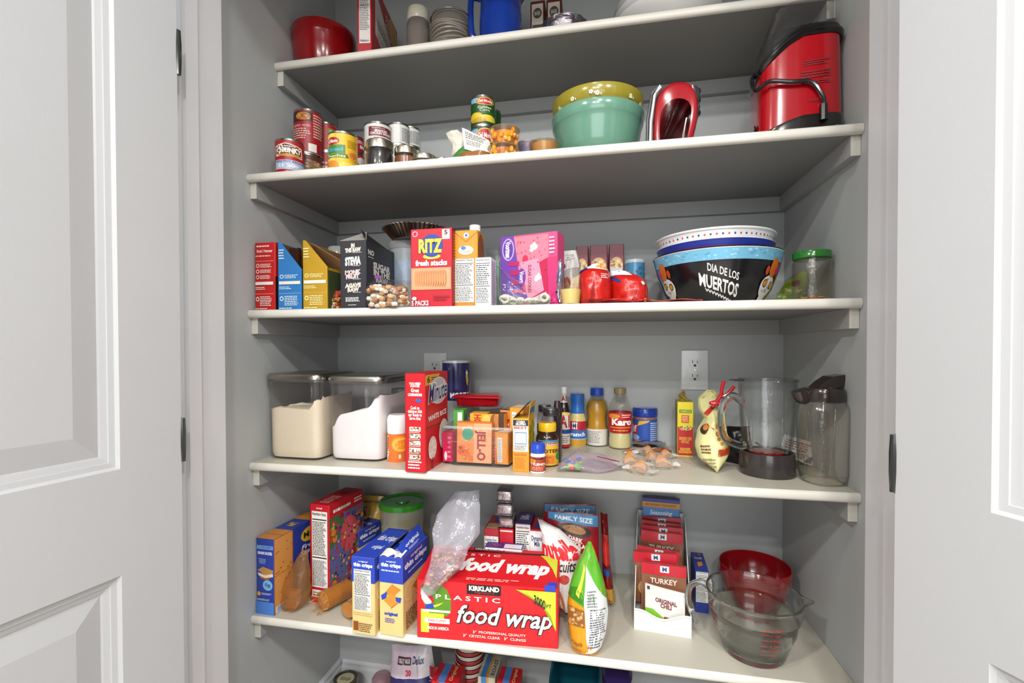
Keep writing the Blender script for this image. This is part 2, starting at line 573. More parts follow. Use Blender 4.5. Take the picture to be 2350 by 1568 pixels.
# door leaves: moulded two-panel doors
def door(name, corner, ang, side, upz, loz, u_in):
    """corner = foot of the face edge at the hinge; the face runs off along ang; side = which way the face looks"""
    L, z0, z1, t = .605, FL + .012, 2.06, .035
    b = B()
    S = lambda u, z, dep: (u, side * dep * -1, z)        # dep > 0 goes into the leaf
    rects = [(u_in, L - u_in, upz, z1 - .12), (u_in, L - u_in, z0 + .22, loz)]
    # face with openings: stiles and rails
    cuts = sorted({0, u_in, L - u_in, L}), sorted({z0, z0 + .22, loz, upz, z1 - .12, z1})
    for i in range(3):
        for j in range(5):
            if i == 1 and j in (1, 3): continue
            u0, u1, a0, a1 = cuts[0][i], cuts[0][i + 1], cuts[1][j], cuts[1][j + 1]
            b.add([S(u0, a0, 0), S(u1, a0, 0), S(u1, a1, 0), S(u0, a1, 0)], [(0, 1, 2, 3)], 's#b6b7b9')
    prof = [(0, 0), (.004, .0055), (.012, .007), (.013, .0085), (.021, .011), (.024, .0125), (.060, .0045), (.0605, .0045)]
    for (u0, u1, a0, a1) in rects:
        rings = []
        for q, dp in prof:
            rings.append([S(u0 + q, a0 + q, dp), S(u1 - q, a0 + q, dp), S(u1 - q, a1 - q, dp), S(u0 + q, a1 - q, dp)])
        vs = sum(rings, [])
        fs = [(r * 4 + k, r * 4 + (k + 1) % 4, r * 4 + 4 + (k + 1) % 4, r * 4 + 4 + k) for r in range(len(rings) - 1) for k in range(4)]
        fs.append(tuple(range((len(rings) - 1) * 4, len(rings) * 4)))
        b.add(vs, fs, 's#b6b7b9')
    # edges and the plain far side
    for q in (((0, z0), (0, z1)), ((L, z0), (L, z1)), ((0, z0), (L, z0)), ((0, z1), (L, z1))):
        (ua, za), (ub, zb) = q
        b.add([S(ua, za, 0), S(ub, zb, 0), S(ub, zb, t), S(ua, za, t)], [(0, 1, 2, 3)], 's#b6b7b9')
    b.add([S(0, z0, t), S(L, z0, t), S(L, z1, t), S(0, z1, t)], [(0, 1, 2, 3)], 's#b6b7b9')
    o = struct(name, b)
    o.location = (corner[0], corner[1], 0)
    o.rotation_euler = (0, 0, ang)
    return o
def hit_door(corner, ang, px, py):
    d = ray(px, py); c = Vector(corner); e = Vector((math.cos(ang), math.sin(ang)))
    # CAM.xy + t d = c + s e
    det = d.x * -e.y + e.x * d.y
    bx, by = c.x - CAM.x, c.y - CAM.y
    t = (bx * -e.y + e.x * by) / det
    s = (d.x * by - d.y * bx) / det
    return s, CAMH + t * d.z
LC, LA = (-.7575, -.690), R_(-90 - 8.9)
RCn, RA = (.398, -.682), R_(-90 + 25.5)
l1, l2 = hit_door(LC, LA, 276, 1077), hit_door(LC, LA, 279, 1321)
r1, r2 = hit_door(RCn, RA, 2274, 1177), hit_door(RCn, RA, 2268, 1521)
print('DOOR', l1, l2, r1, r2, hit_door(LC, LA, 0, 800), proj((*LC, 1.1)), proj((*RCn, 1.1)))
dl = door('door_1', LC, LA, 1, l1[1], l2[1], l1[0])
dr = door('door_2', RCn, RA, -1, r1[1], r2[1], r1[0])
def hinge(parent, z, s):
    h = B()
    h.tube([(-.0035, .001 * s, z - .040), (-.0035, .001 * s, z - .013), (-.0035, .001 * s, z + .014), (-.0035, .001 * s, z + .040)], .0052, 'g#222322', 10, rr=[.004, .0052, .0052, .004])
    h.box(-.0015, -.0002, .001 * s, .026 * s, z - .042, z + .042, 'g#2a2b2a') if s > 0 else h.box(-.0015, -.0002, .026 * s, .001 * s, z - .042, z + .042, 'g#2a2b2a')
    h.build('hinge', parent)
zt = HZ(LC[0], LC[1], 118); zm = HZ(LC[0], LC[1], 1010)
for z in (zt, zm, .2): hinge(dl, z, -1)
zr = HZ(RCn[0], RCn[1], 1065)
for z in (zr, zr + .8, .2): hinge(dr, z, 1)

# the five fixed shelves: a rounded-nose board on three painted cleats
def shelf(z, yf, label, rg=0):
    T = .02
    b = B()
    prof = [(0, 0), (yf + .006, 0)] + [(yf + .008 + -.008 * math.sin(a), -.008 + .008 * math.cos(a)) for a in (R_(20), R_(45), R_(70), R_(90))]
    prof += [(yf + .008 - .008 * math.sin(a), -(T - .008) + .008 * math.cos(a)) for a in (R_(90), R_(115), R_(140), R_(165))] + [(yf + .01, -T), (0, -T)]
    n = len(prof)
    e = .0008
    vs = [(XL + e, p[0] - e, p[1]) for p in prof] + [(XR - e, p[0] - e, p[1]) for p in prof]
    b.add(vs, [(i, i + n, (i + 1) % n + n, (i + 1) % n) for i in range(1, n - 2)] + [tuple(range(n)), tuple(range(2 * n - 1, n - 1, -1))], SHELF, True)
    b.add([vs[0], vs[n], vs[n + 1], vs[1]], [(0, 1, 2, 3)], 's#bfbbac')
    b.add([vs[n - 2], vs[n - 1], vs[2 * n - 1], vs[2 * n - 2]], [(0, 3, 2, 1)], 'w#828281')  # underside: its shade is put into the colour, darker than the cleats
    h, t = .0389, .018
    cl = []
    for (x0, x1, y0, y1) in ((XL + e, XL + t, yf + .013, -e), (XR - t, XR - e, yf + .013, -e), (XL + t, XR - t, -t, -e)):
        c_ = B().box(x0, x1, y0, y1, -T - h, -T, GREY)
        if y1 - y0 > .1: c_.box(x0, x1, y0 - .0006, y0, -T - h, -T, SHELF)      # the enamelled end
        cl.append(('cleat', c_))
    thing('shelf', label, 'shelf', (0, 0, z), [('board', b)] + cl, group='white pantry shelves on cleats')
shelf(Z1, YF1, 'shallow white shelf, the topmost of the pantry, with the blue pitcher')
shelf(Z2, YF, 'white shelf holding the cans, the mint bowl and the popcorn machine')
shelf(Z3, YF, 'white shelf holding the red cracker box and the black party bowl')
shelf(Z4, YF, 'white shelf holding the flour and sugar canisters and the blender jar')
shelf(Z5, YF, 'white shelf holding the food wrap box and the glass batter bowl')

def outlet(x0, x1, y0, y1, label):
    a, zt_ = ony(x0, y0, -.003); c, zb_ = ony(x1, y1, -.003)
    w, h = c - a, zt_ - zb_
    p = B()
    vs = []
    for q, y in ((0, 0), (0, -.003), (.003, -.006)):
        vs += [(-w/2 + q, y, -h/2 + q), (w/2 - q, y, -h/2 + q), (w/2 - q, y, h/2 - q), (-w/2 + q, y, h/2 - q)]
    p.add(vs, [(r * 4 + k, r * 4 + (k + 1) % 4, r * 4 + 4 + (k + 1) % 4, r * 4 + 4 + k) for r in range(2) for k in range(4)] + [(8, 9, 10, 11)], 'g#dedfdf')
    parts = [('plate', p)]
    for s in (1, -1):
        r = B()
        ds = []
        n = 20
        P = []
        for i in range(n):
            a_ = 2 * PI * i / n
            P.append((w * .22 * max(-.93, min(.93, 1.15 * math.cos(a_))), s * h * .168 + h * .125 * max(-.86, min(.86, 1.1 * math.sin(a_)))))
        r.prism(P, -.0062, -.0085, 'g#d6d7d7')
        q = s * h * .168
        for dx, hh in ((-.085, .045), (.085, .035)):
            r.box(w * dx - .001, w * dx + .001, -.0089, -.0084, q + h * .0, q + h * hh * 1.6, '#2a2a2a')
        r.prism([(w * .05 * math.cos(k * PI / 5), q - h * .055 + w * .05 * math.sin(k * PI / 5)) for k in range(10)], -.0084, -.0089, '#2a2a2a')
        parts.append(('socket', r))
    parts.append(('screw', B().tube([(0, -.0055, 0), (0, -.0075, 0)], .0025, 'm#b9b9b9', 10)))
    thing('wall_outlet', label, 'outlet', ((a + c) / 2, -.0005, (zt_ + zb_) / 2), parts)
outlet(1562, 1626, 803, 896, 'white duplex wall outlet above the yellow and red carton')
outlet(972, 1026, 809, 903, 'white wall outlet behind the red rice box and navy canister')

# light: recessed ceiling cans outside the closet, plus an unseen fill added at the rear wall to lift the interior
def lamp(x, y, e, size=.16, c=(1, .98, .95)):
    d = bpy.data.lights.new('ceiling_can', 'AREA'); d.shape = 'DISK'; d.size = size; d.energy = e; d.color = c
    o = bpy.data.objects.new('ceiling_can', d); o.location = (x, y, CE - .01); col.objects.link(o)
lamp(-.1, -1.2, 6); lamp(.2, -2.0, 20); lamp(-.3, -2.9, 34)
lamp(-1.0, -2.1, 30); lamp(.9, -2.1, 30); lamp(.1, -3.2, 30)
wl = bpy.data.lights.new('rear_fill', 'AREA'); wl.shape = 'RECTANGLE'; wl.size = 2.4; wl.size_y = 1.5; wl.energy = 42; wl.color = (.93, .97, 1)
wo = bpy.data.objects.new('rear_fill', wl); wo.location = (.1, -4.58, 1.35); wo.rotation_euler = (R_(-90), 0, R_(180)); col.objects.link(wo)
w = bpy.data.worlds.new('world'); bpy.context.scene.world = w; w.use_nodes = True
w.node_tree.nodes['Background'].inputs[0].default_value = (.92, .96, 1, 1)
w.node_tree.nodes['Background'].inputs[1].default_value = 1.6
sc = bpy.context.scene
sc.view_settings.view_transform = 'Standard'; sc.view_settings.look = 'None'
sc.view_settings.gamma = 1; sc.view_settings.exposure = -.02
sc.cycles.max_bounces = 8; sc.cycles.transparent_max_bounces = 20; sc.cycles.transmission_bounces = 8
sc.cycles.caustics_reflective = False; sc.cycles.caustics_refractive = True; sc.cycles.blur_glossy = 1.5
sc.cycles.adaptive_threshold = .03; sc.cycles.diffuse_bounces = 4; sc.cycles.glossy_bounces = 3

# ================================================================ lowest visible shelf
def near(px, py, z): return onz(px, py, z)
def boxcorner(a, c, z):       # two feet of the front face, in the photograph
    return onz(*a, z), onz(*c, z)
def toph(p, py):              # how tall the upright at foot p is
    return HZ(p[0], p[1], py)

BLUE, CREAM = '#2a46b4', '#e6c583'
# food wrap carton
p0, p1 = boxcorner((957, 1462), (1281, 1490), Z5)
h = (toph(p0, 1330) + toph(p1, 1353)) / 2 - Z5
YG, RD = '#c9d437', '#cf1a24'
def wrap_lid(w, D, h):
    b = B()
    # hinged lid panel standing slightly open above the body
    U, V = Vector((w, 0, 0)), Vector((0, D + .002, .022))
    S = plane_surf((-w / 2, -D / 2 - .001, h + .001), U, V)
    q = [S(0, 0), S(1, 0), S(1, 1), S(0, 1)]
    n = U.cross(V).normalized() * .0012
    vs = [p - n for p in q] + q
    b.add(vs, [(0, 3, 2, 1), (4, 5, 6, 7), (0, 1, 5, 4), (1, 2, 6, 5), (2, 3, 7, 6), (3, 0, 4, 7)], RD)
    decals(b, S, [('t', '#f3f1ea', 'food wrap', .27, .2, .93, .68, {'sh': .35, 'fat': .05}), ('L', '#f0b9ae', .35, .07, .75, .14, 2),
                  ('p', YG, [(.84, .9), (.985, .9), (.985, .25), (.95, .5), (.9, .72)]), ('r', '#1b1414', .05, .86, .97, .9),
                  ('t', '#f3f1ea', 'P L A S T I C', .12, .74, .55, .8), ('r', '#1d1a1a', .33, .92, .57, .985), ('t', '#f3f1ea', 'KIRKLAND SIGNATURE', .34, .93, .56, .975), ('r', '#2b44b8', .93, .02, .99, .14)])
    f = B()
    f.add([(-w/2, D/2 + .001, h - .0), (w/2, D/2 + .001, h - .0), (w/2, D/2 + .001, h + .021), (-w/2, D/2 + .001, h + .021),
           (-w/2, D/2 + .0025, h - .0), (w/2, D/2 + .0025, h - .0), (w/2, D/2 + .0025, h + .021), (-w/2, D/2 + .0025, h + .021)],
          [(0, 1, 2, 3), (7, 6, 5, 4), (3, 2, 6, 7), (0, 4, 5, 1), (0, 3, 7, 4), (1, 5, 6, 2)], '#b51720')
    for s in (-1, 1):   # cheeks of the lid
        x = s * w / 2
        vs = [(x, -D/2, h), (x, D/2, h), (x, D/2, h + .021), (x - s * .0012, -D/2, h), (x - s * .0012, D/2, h), (x - s * .0012, D/2, h + .021)]
        f.add(vs, [(0, 1, 2), (5, 4, 3), (0, 3, 4, 1), (1, 4, 5, 2), (2, 5, 3, 0)], '#b51720')
    t = B()
    t.box(w/2 - .03, w/2 - .006, -D/2 - .0022, -D/2 - .0008, h - .006, h + .008, '#2b44b8')
    return [('lid', b, [('rear_flap', f)]), ('blue_tab', t)]
HAND = [('p', '#5a8f1f', [(.03, .93), (.15, .97), (.22, .86), (.25, .7), (.25, .5), (.22, .4), (.1, .42), (.05, .6)]),
        ('p', RD, [(.03, .8), (.08, .78), (.12, .72), (.13, .62), (.08, .6)]),
        ('p', '#f2efe6', [(.03, .86), (.05, .8), (.08, .72), (.11, .64), (.1, .58), (.06, .6), (.035, .68)]),
        ('r', YG, .03, .1, .09, .5), ('r', YG, .09, .36, .2, .44), ('p', '#2b44b8', [(.06, .56), (.09, .6), (.14, .6), (.12, .52), (.07, .51)]),
        ('p', YG, [(.12, .58), (.2, .64), (.16, .57), (.13, .54)]), ('r', '#f4f2ec', .04, .46, .245, .5), ('r', '#f4f2ec', .06, .27, .24, .36),
        ('t', '#c9453a', 'Easy-Cutter', .085, .29, .215, .345), ('t', '#f3f1ea', 'MADE IN AMERICA', .075, .16, .235, .215, {'fat': .03})]
carton('food_wrap_box', 'long red carton of plastic food wrap at the shelf front', 'box', p0, p1, .135, h, Z5, RD,
       {'f': HAND + [('r', '#191414', .365, .82, .605, .985), ('t', '#f4f2ec', 'KIRKLAND', .38, .88, .595, .965, {'fat': .05}), ('t', '#a33', 'Signature', .42, .835, .56, .87),
              ('t', '#f4f2ec', 'P L A S T I C', .14, .7, .6, .78), ('t', '#2a1512', 'food wrap', .285, .21, .965, .635, {'sh': .32, 'fat': .06}),
              ('t', '#f4f2ec', 'food wrap', .29, .22, .96, .63, {'sh': .32, 'fat': .02}),
              ('t', '#f4d9cf', 'PROFESSIONAL QUALITY', .45, .155, .78, .205), ('t', '#f4d9cf', 'CRYSTAL CLEAR', .38, .085, .6, .13), ('t', '#f4d9cf', 'CLINGS', .67, .085, .78, .13),
              ('t', '#f4d9cf', 'V', .41, .15, .435, .21, {'sh': .5}), ('t', '#f4d9cf', 'V', .34, .08, .365, .14, {'sh': .5}), ('t', '#f4d9cf', 'V', .63, .08, .655, .14, {'sh': .5}),
              ('p', YG, [(.71, .955), (.985, .955), (.985, .3), (.95, .55), (.89, .74), (.8, .88)]), ('t', '#24351a', '3000', .835, .74, .915, .9, {'sk': -.1, 'fat': .04}), ('t', '#24351a', 'FT', .92, .68, .955, .74)]},
       extra=wrap_lid)

# three blue and cream cracker cartons
def crisps(back=False, closed=True, tallblue=.67):
    f = [('r', BLUE, 0, tallblue, 1, 1), ('t', '#e9e9f0', 'original', .3, .93, .7, .955), ('t', '#f2f2f6', 'thin crisps', .08, .86, .92, .925, {'fat': .05}), ('L', '#cfd5ef', .1, .81, .9, .845, 1)]
    if back: f += nut(.1, .3, .85, .84) + [('r', '#5a4420', .08, .27, .92, .273), ('r', '#5a4420', .08, .245, .92, .248),
                  ('r', '#8a4d16', .08, .04, .3, .16), ('L', '#6b4a1c', .33, .03, .92, .15, 5)]
    else:
        f += [('p', '#c9852f', [(.2, .52), (.55, .66), (.92, .6), (.6, .5)]), ('p', BLUE, [(.08, .5), (.35, .56), (.3, .47), (.12, .44)]), ('p', '#d18e35', [(.2, .44), (.5, .55), (.9, .47), (.5, .36)]),
              ('p', '#b9752a', [(.5, .36), (.9, .47), (.9, .455), (.5, .34)]), ('p', BLUE, [(.7, .5), (.95, .5), (.9, .43), (.72, .45)]),
              ('t', BLUE, 'original', .22, .245, .78, .3, {'fat': .05}), ('L', BLUE, .25, .16, .75, .225, 3)]
    r = [('r', BLUE, 0, tallblue, 1, 1), ('t', '#e9e9f0', 'original', .3, .91, .75, .96), ('t', '#f4f4f8', 'thin crisps', .06, .8, .95, .9, {'fat': .05}), ('L', '#cfd5ef', .2, .74, .8, .78, 1),
         ('e', '#efd9a4', .05, .38, .5, .64), ('e', CREAM, .08, .4, .47, .62), ('p', '#c9852f', [(.35, .52), (.7, .6), (.95, .48), (.6, .4)]), ('p', BLUE, [(.5, .38), (.8, .44), (.9, .32), (.6, .3)]),
         ('L', '#6b4a1c', .1, .04, .8, .28, 7), ('r', '#a9702b', .85, .05, .97, .2)]
    t = [('t', '#e9e9f0', 'original', .35, .25, .8, .4, {'rot': 0}), ('t', '#f4f4f8', 'thin crisps', .15, .5, .95, .75), ('r', '#1f3696', .0, .97, 1, 1)]
    return {'f': f, 'r': r, 't': [('r', BLUE, 0, 0, 1, 1)] + t}
def gable(w, D, h):           # torn lid flaps standing up over the carton
    b = B()
    S = b.sheet(lambda u, v: (w / 2 - .001 - .020 * v, -D / 2 + D * (.1 + .85 * u), h - .001 + .034 * v * (1 - .5 * (1 - u) ** 3)), 8, 4, BLUE, .0008)
    decals(b, S, [('t', '#f2f2f6', 'original', .2, .35, .8, .65), ('L', '#cfd5ef', .25, .15, .75, .3, 2)])
    c = B()
    c.sheet(lambda u, v: (-w / 2 + .001 + .026 * v, -D / 2 + D * (.25 + .7 * u), h - .001 + .026 * v), 6, 3, '#6e614f', .0008)
    d = B()
    d.sheet(lambda u, v: (-w / 2 + w * (.04 + .9 * u), -D / 2 + .03 * v, h + .001 + .004 * v + .003 * math.sin(9 * u)), 8, 3, '#e8e6e0', .0008)
    return [('flap', b), ('flap', c), ('flap', d)]
p0, p1 = boxcorner((808, 1451), (860, 1459.5), Z5)
carton('cracker_box', 'closed blue and cream cracker carton with its facts panel to the front', 'box', p0, p1, .175, (toph(p0, 1277) + toph(p1, 1282)) / 2 - Z5, Z5, CREAM, crisps(True))
p0, p1 = boxcorner((871, 1454), (925, 1463), Z5)
carton('cracker_box', 'torn open blue and cream cracker carton touching the food wrap box', 'box', p0, p1, .135, (toph(p0, 1278) + toph(p1, 1281)) / 2 - Z5, Z5, CREAM, crisps(), extra=gable)
y_ = -.19
a, _ = ony(793, 1400, y_); c, zt_ = ony(824, 1220, y_ - .0)
carton('cracker_box', 'rearmost blue and cream cracker carton, in front of the green lidded tub', 'box', (a, y_ + .004), (c, y_ - .004), .1, zt_ - Z5, Z5, CREAM, crisps())

def world_sheet(pts_l, pts_r, key, y0, y1, deco=None, nv=18, nu=12, amp=.006, seed=0, th=.0012):
    """film bag front between two pixel polylines; depth runs y0 (top) to y1 (foot)"""
    def ip(P, t):
        k = t * (len(P) - 1); i = min(int(k), len(P) - 2); f = k - i
        return P[i][0] + (P[i + 1][0] - P[i][0]) * f, P[i][1] + (P[i + 1][1] - P[i][1]) * f
    def fn(u, v):
        t = 1 - v
        a, c = ip(pts_l, t), ip(pts_r, t)
        px, py = a[0] + (c[0] - a[0]) * u, a[1] + (c[1] - a[1]) * u
        y = y0 + (y1 - y0) * t
        x, z = ony(px, py, y)
        bul = max(0, math.sin(PI * u)) ** .6
        k = noise.noise(Vector((u * 3, v * 5, seed))) * amp + noise.noise(Vector((u * 9, v * 12, seed + 4))) * amp * .35
        return (x, y - amp * bul - k, z)
    return fn
def pouch(L_, R__, key, y0, y1, depth, deco=None, amp=.006, seed=0, nu=14, nv=20, bottom=True, sl=.0):
    """closed film pouch: bulged front and back walls that meet at the edges"""
    b = B()
    f = world_sheet(L_, R__, key, y0, y1, amp=amp, seed=seed)
    def shape(u, v):      # thickness across the pouch
        e = max(0, min(1, (u * (1 - u) * 4))) ** .5
        g = max(0, min(1, (1 - v) * 2.2)) ** .7 if not sl else min(1, (1 - v) * 3)
        return depth * e * g * (min(1, v * 8 + (0.55 if bottom else 0)))
    F_ = lambda u, v: (lambda p: (p[0], p[1] - shape(u, v) / 2, p[2]))(f(u, v))
    K_ = lambda u, v: (lambda p: (p[0], p[1] + shape(u, v) / 2 + .0008, p[2]))(f(u, v))
    G = {}
    vs, fs = [], []
    for s, fn in ((0, F_), (1, K_)):
        for j in range(nv + 1):
            for i in range(nu + 1):
                G[s, i, j] = len(vs); vs.append(fn(i / nu, j / nv))
    for j in range(nv):
        for i in range(nu):
            fs.append((G[0, i, j], G[0, i + 1, j], G[0, i + 1, j + 1], G[0, i, j + 1]))
            fs.append((G[1, i, j], G[1, i, j + 1], G[1, i + 1, j + 1], G[1, i + 1, j]))
    for j in range(nv):
        fs.append((G[0, 0, j], G[0, 0, j + 1], G[1, 0, j + 1], G[1, 0, j])); fs.append((G[0, nu, j], G[1, nu, j], G[1, nu, j + 1], G[0, nu, j + 1]))
    for i in range(nu):
        fs.append((G[0, i, 0], G[1, i, 0], G[1, i + 1, 0], G[0, i + 1, 0])); fs.append((G[0, i, nv], G[0, i + 1, nv], G[1, i + 1, nv], G[1, i, nv]))
    c = sum((Vector(v) for v in vs), Vector()) / len(vs)
    zmin = min(v[2] for v in vs)
    o = Vector((c.x, c.y, zmin))
    b.add([Vector(v) - o for v in vs], fs, key, True)
    def S(u, v, off=0):
        e = .01
        p = Vector(F_(u, v)); n = (Vector(F_(u + e, v)) - p).cross(Vector(F_(u, v + e)) - p).normalized()
        return p + n * off - o
    S.curved = .05
    if deco: decals(b, S, deco, base=.0009, step=.0002)
    return b, tuple(o), (lambda u, v, q=.5: Vector(F_(u, v)) * (1 - q) + Vector(K_(u, v)) * q - o)
# graham cracker carton at the wall
p0, p1 = boxcorner((589, 1407), (630, 1413.5), Z5)
GB, OR_ = '#2b3f9c', '#c98336'
def cracker(u0, v0, u1, v1):
    q = [('r', '#b06f2c', u0, v0, u1, v1), ('r', '#d2914a', u0 + .02 * (u1 - u0), v0 + .02, u1 - .05 * (u1 - u0), v1 - .01), ('r', '#a7682b', u0, (v0 + v1) / 2, u1, (v0 + v1) / 2 + .008)]
    return q + [('S', '#9a5c22', u0 + .1 * (u1 - u0), v0 + .05, u1 - .1 * (u1 - u0), v1 - .05, 20, .018, .6)]
h = (toph(p0, 1237) + toph(p1, 1237)) / 2 - Z5
carton('graham_cracker_box', 'blue and orange graham cracker carton against the side wall', 'box', p0, p1, .19, h, Z5, GB,
       {'f': [('r', '#6e9fd6', .05, .86, .95, .91), ('t', '#2b3f9c', 'Honey Maid', .3, .87, .85, .9), ('t', '#eef', 'GRAHAM CRACKERS', .1, .79, .9, .83, {'fat': .04}), ('t', '#9ab4ea', 'Without\nArtificial\nFlavors', .15, .67, .55, .74),
              ('p', '#c08a4a', [(.08, .58), (.4, .63), (.98, .59), (.9, .54), (.5, .52)]), ('p', '#e9dcc4', [(.1, .55), (.5, .52), (.95, .55), (.95, .51), (.5, .48), (.15, .51)]), ('p', '#a8662b', [(.15, .51), (.5, .48), (.9, .5), (.6, .455), (.3, .47)]),
              ('e', '#7cb6dd', .38, .32, .92, .46), ('t', '#2b3f9c', '0g', .5, .36, .8, .42), ('e', '#d9a441', .07, .24, .26, .3), ('L', '#cfd5ef', .3, .26, .9, .29, 2), ('L', '#cfd5ef', .07, .18, .9, .21, 2), ('r', '#4a7fd0', 0, 0, 1, .17)],
        'r': cracker(0, 0, .36, 1) + [('e', '#e7c53e', .52, .72, .93, .93), ('t', '#3c2d12', 'Maid', .58, .78, .88, .87), ('t', '#eef', 'Fresh\nStacks', .5, .55, .93, .7, {'sh': .2, 'fat': .03}), ('r', OR_, .97, 0, 1, 1),
              ('r', '#c9d4ea', .02, .01, .3, .1), ('L', '#333', .05, .02, .28, .09, 5)],
        't': [('r', OR_, 0, 0, 1, .33), ('r', '#a7682b', 0, .15, 1, .17), ('r', OR_, 0, .72, 1, 1), ('t', '#e7c53e', 'Maid', .3, .45, .7, .6)]})
# open bag of crackers slumped against it
def baggy(secs, key, wob=.004, fr=28, seed=0, seg=28, sub=3, deco=None, span=(0, 1), ac=-90, sp=150, top=True):
    b = B()
    L = Loft(secs, wob, fr, seed)
    L.mesh(b, key, seg, sub, True, top)
    if deco:
        decals(b, L.surf(span[0], span[1], ac, sp), deco, base=.0008)
    return b
b, o, P = pouch([(694, 1268), (668, 1312), (650, 1350), (644, 1384), (652, 1402)], [(708, 1270), (712, 1320), (713, 1360), (708, 1385), (692, 1402)], 'k#c99660', -.33, -.35, .04, amp=.007, seed=6)
cr = B()
for k in range(8):
    q = P(.48 + .02 * (k % 3), .07 + .055 * k, .5)
    cr.box(q.x - .017 + k * .0008, q.x + .014 + k * .0005, q.y - .006, q.y + .006, q.z - .004, q.z + .0035, '#a96c30')
thing('cracker_bag', 'clear film sleeve of graham crackers slumped against the graham cracker carton', 'cracker bag', (o[0], o[1], Z5 + .001), [('film', b), ('crackers', cr)])
# tall red cereal carton
p0 = onz(713, 1381, Z5)
c = onz(757, 1389, Z5)
h = min(.322, toph(p0, 1156) - Z5)
carton('cereal_box', 'tall red cereal carton with fruit picture, tallest box on its shelf', 'box', p0, c, .15, h, Z5, '#c01425',
       {'f': [('r', '#8f0d18', 0, 0, .04, 1)] + nut(.1, .16, .9, .93, n=22) + [('r', '#e7e3dc', .1, .06, .9, .135), ('L', '#444', .15, .07, .85, .12, 2), ('t', '#f3e9e4', 'cereal', .35, .955, .65, .975)],
        'r': [('r', '#6d5f8e', 0, 0, 1, .86), ('r', '#3b6a3c', 0, .55, .35, .86), ('S', ['#7c2f86', '#c0392b', '#d88a2a', '#4b4f8f', '#2f6d3a', '#8d1a2f'], .04, .03, .96, .84, 120, .07, .7), ('e', '#5d63a0', .02, .2, .55, .62), ('e', '#c9505e', .3, .42, .8, .8),
              ('S', ['#27306b', '#c22638', '#e0b64d'], .05, .05, .95, .8, 110, .028, .7), ('L', '#f6efe6', .1, .89, .6, .95, 1), ('L', '#f6efe6', .7, .9, .95, .96, 2)],
        't': [('t', '#e8b2a8', 'GOOD FOOD', .25, .1, .75, .5, {'rot': 90}), ('e', '#8f0d18', .3, .6, .7, .8)]})
# roll of round crackers + second open sleeve
def roll(L, r, n, open_=True):
    f, q = B(), B()
    q_ = []
    for k in range(n):
        t = -L / 2 + L * k / n
        q.tube([(t + .0006, 0, 0), (t + .0012, 0, 0), (t + L / n * .7, 0, 0), (t + L / n * .8, 0, 0)], r, '#bb7c38', 20, rr=[r * .9, r * .97, r * .97, r * .9])
    pts = [(-L / 2 - .022, 0, -.002), (-L / 2 - .012, 0, 0), (-L / 2, 0, 0), (0, 0, 0), (L / 2, 0, 0), (L / 2 + .006, 0, 0)]
    f.tube(pts, r, 'c#f4e0c0', 20, rr=[r * 1.05, r * .8, r * 1.04, r * 1.05, r * 1.04, r * .7], caps=False)
    for k in range(7):
        a = 2 * PI * k / 7
        f.tube([(-L / 2 - .002, r * math.cos(a), r * math.sin(a)), (-L / 2 - .012, r * .8 * math.cos(a + .2), r * .8 * math.sin(a + .2)), (-L / 2 - .022, r * 1.03 * math.cos(a), r * 1.03 * math.sin(a))], .0012, 'b#c98a48', 5)
    return [('wrapper', f), ('crackers', q)]
a, c = onz(735, 1408, Z5), onz(808, 1368, Z5)
a, c = Vector(a), Vector(c)
r = .0245
m = (a + c) / 2 + Vector((-.002, .0))
thing('cracker_roll', 'sleeve of round crackers lying at the foot of the cereal carton', 'crackers', (m.x, m.y, Z5 + r * 1.06), roll((c - a).length * .8, r, 17), rz=math.atan2(c.y - a.y, c.x - a.x))
a = onz(792, 1428, Z5)
b = baggy([(.001, .03, .02), (.004, .042, .03, 0, 0, 3), (.03, .045, .034, 0, 0, 3), (.05, .046, .03), (.058, .05, .02)], 'c#f4e0c0', .005, 45, 7)
c = B()
for k in range(5): c.tube([(0, -.01 + k * .005, .024), (0, -.0065 + k * .005, .024)], .019, '#bb7c38', 18)
thing('cracker_sleeve', 'short torn sleeve of crackers tucked behind the cracker carton with facts panel', 'crackers', (a[0] + .004, a[1] + .02, Z5), [('wrapper', b), ('crackers', c)], rz=R_(-12))

# gold bag and green lidded tub at the back
x0, zt_ = ony(812, 1136, -.06); x1, _ = ony(882, 1136, -.06)
w = x1 - x0; h = zt_ - Z5
b = baggy([(.001, w * .8, .05, 0, 0, 3), (.01, w * .95, .07, 0, 0, 3), (h * .7, w, .06, 0, 0, 2.5), (h * .93, w * .97, .012), (h, w * .96, .003)], 'b#c39a3c', .006, 22, 3, deco=[('r', '#8c6a22', .1, .9, .95, .93), ('t', '#7a2230', 'CHIPS', .15, .7, .5, .85), ('S', '#e3c878', .3, .5, .95, .85, 20, .04, .5)], span=(0, h))
thing('snack_bag', 'gold film snack bag between the cereal carton and green lidded tub', 'bag', ((x0 + x1) / 2, -.055, Z5), [('bag', b)])
x, y, r = RC(869, 977, 1160, -.13)
zt_ = HZ(x, y - r, 1168); h = zt_ - Z5
b = B(); Loft([(.0, r * 1.5), (.003, r * 1.62), (h - .012, r * 1.88), (h - .008, r * 1.95), (h - .008, r * 1.85), (.005, r * 1.58)]).mesh(b, 'k#e8ead8', 40, 1, True, False)
f = B(); Loft([(.004, r * 1.5), (h * .55, r * 1.72), (h * .66, r * 1.3), (h * .68, r * .3)], .004, 60).mesh(f, 'd#cfae62', 32, 1)
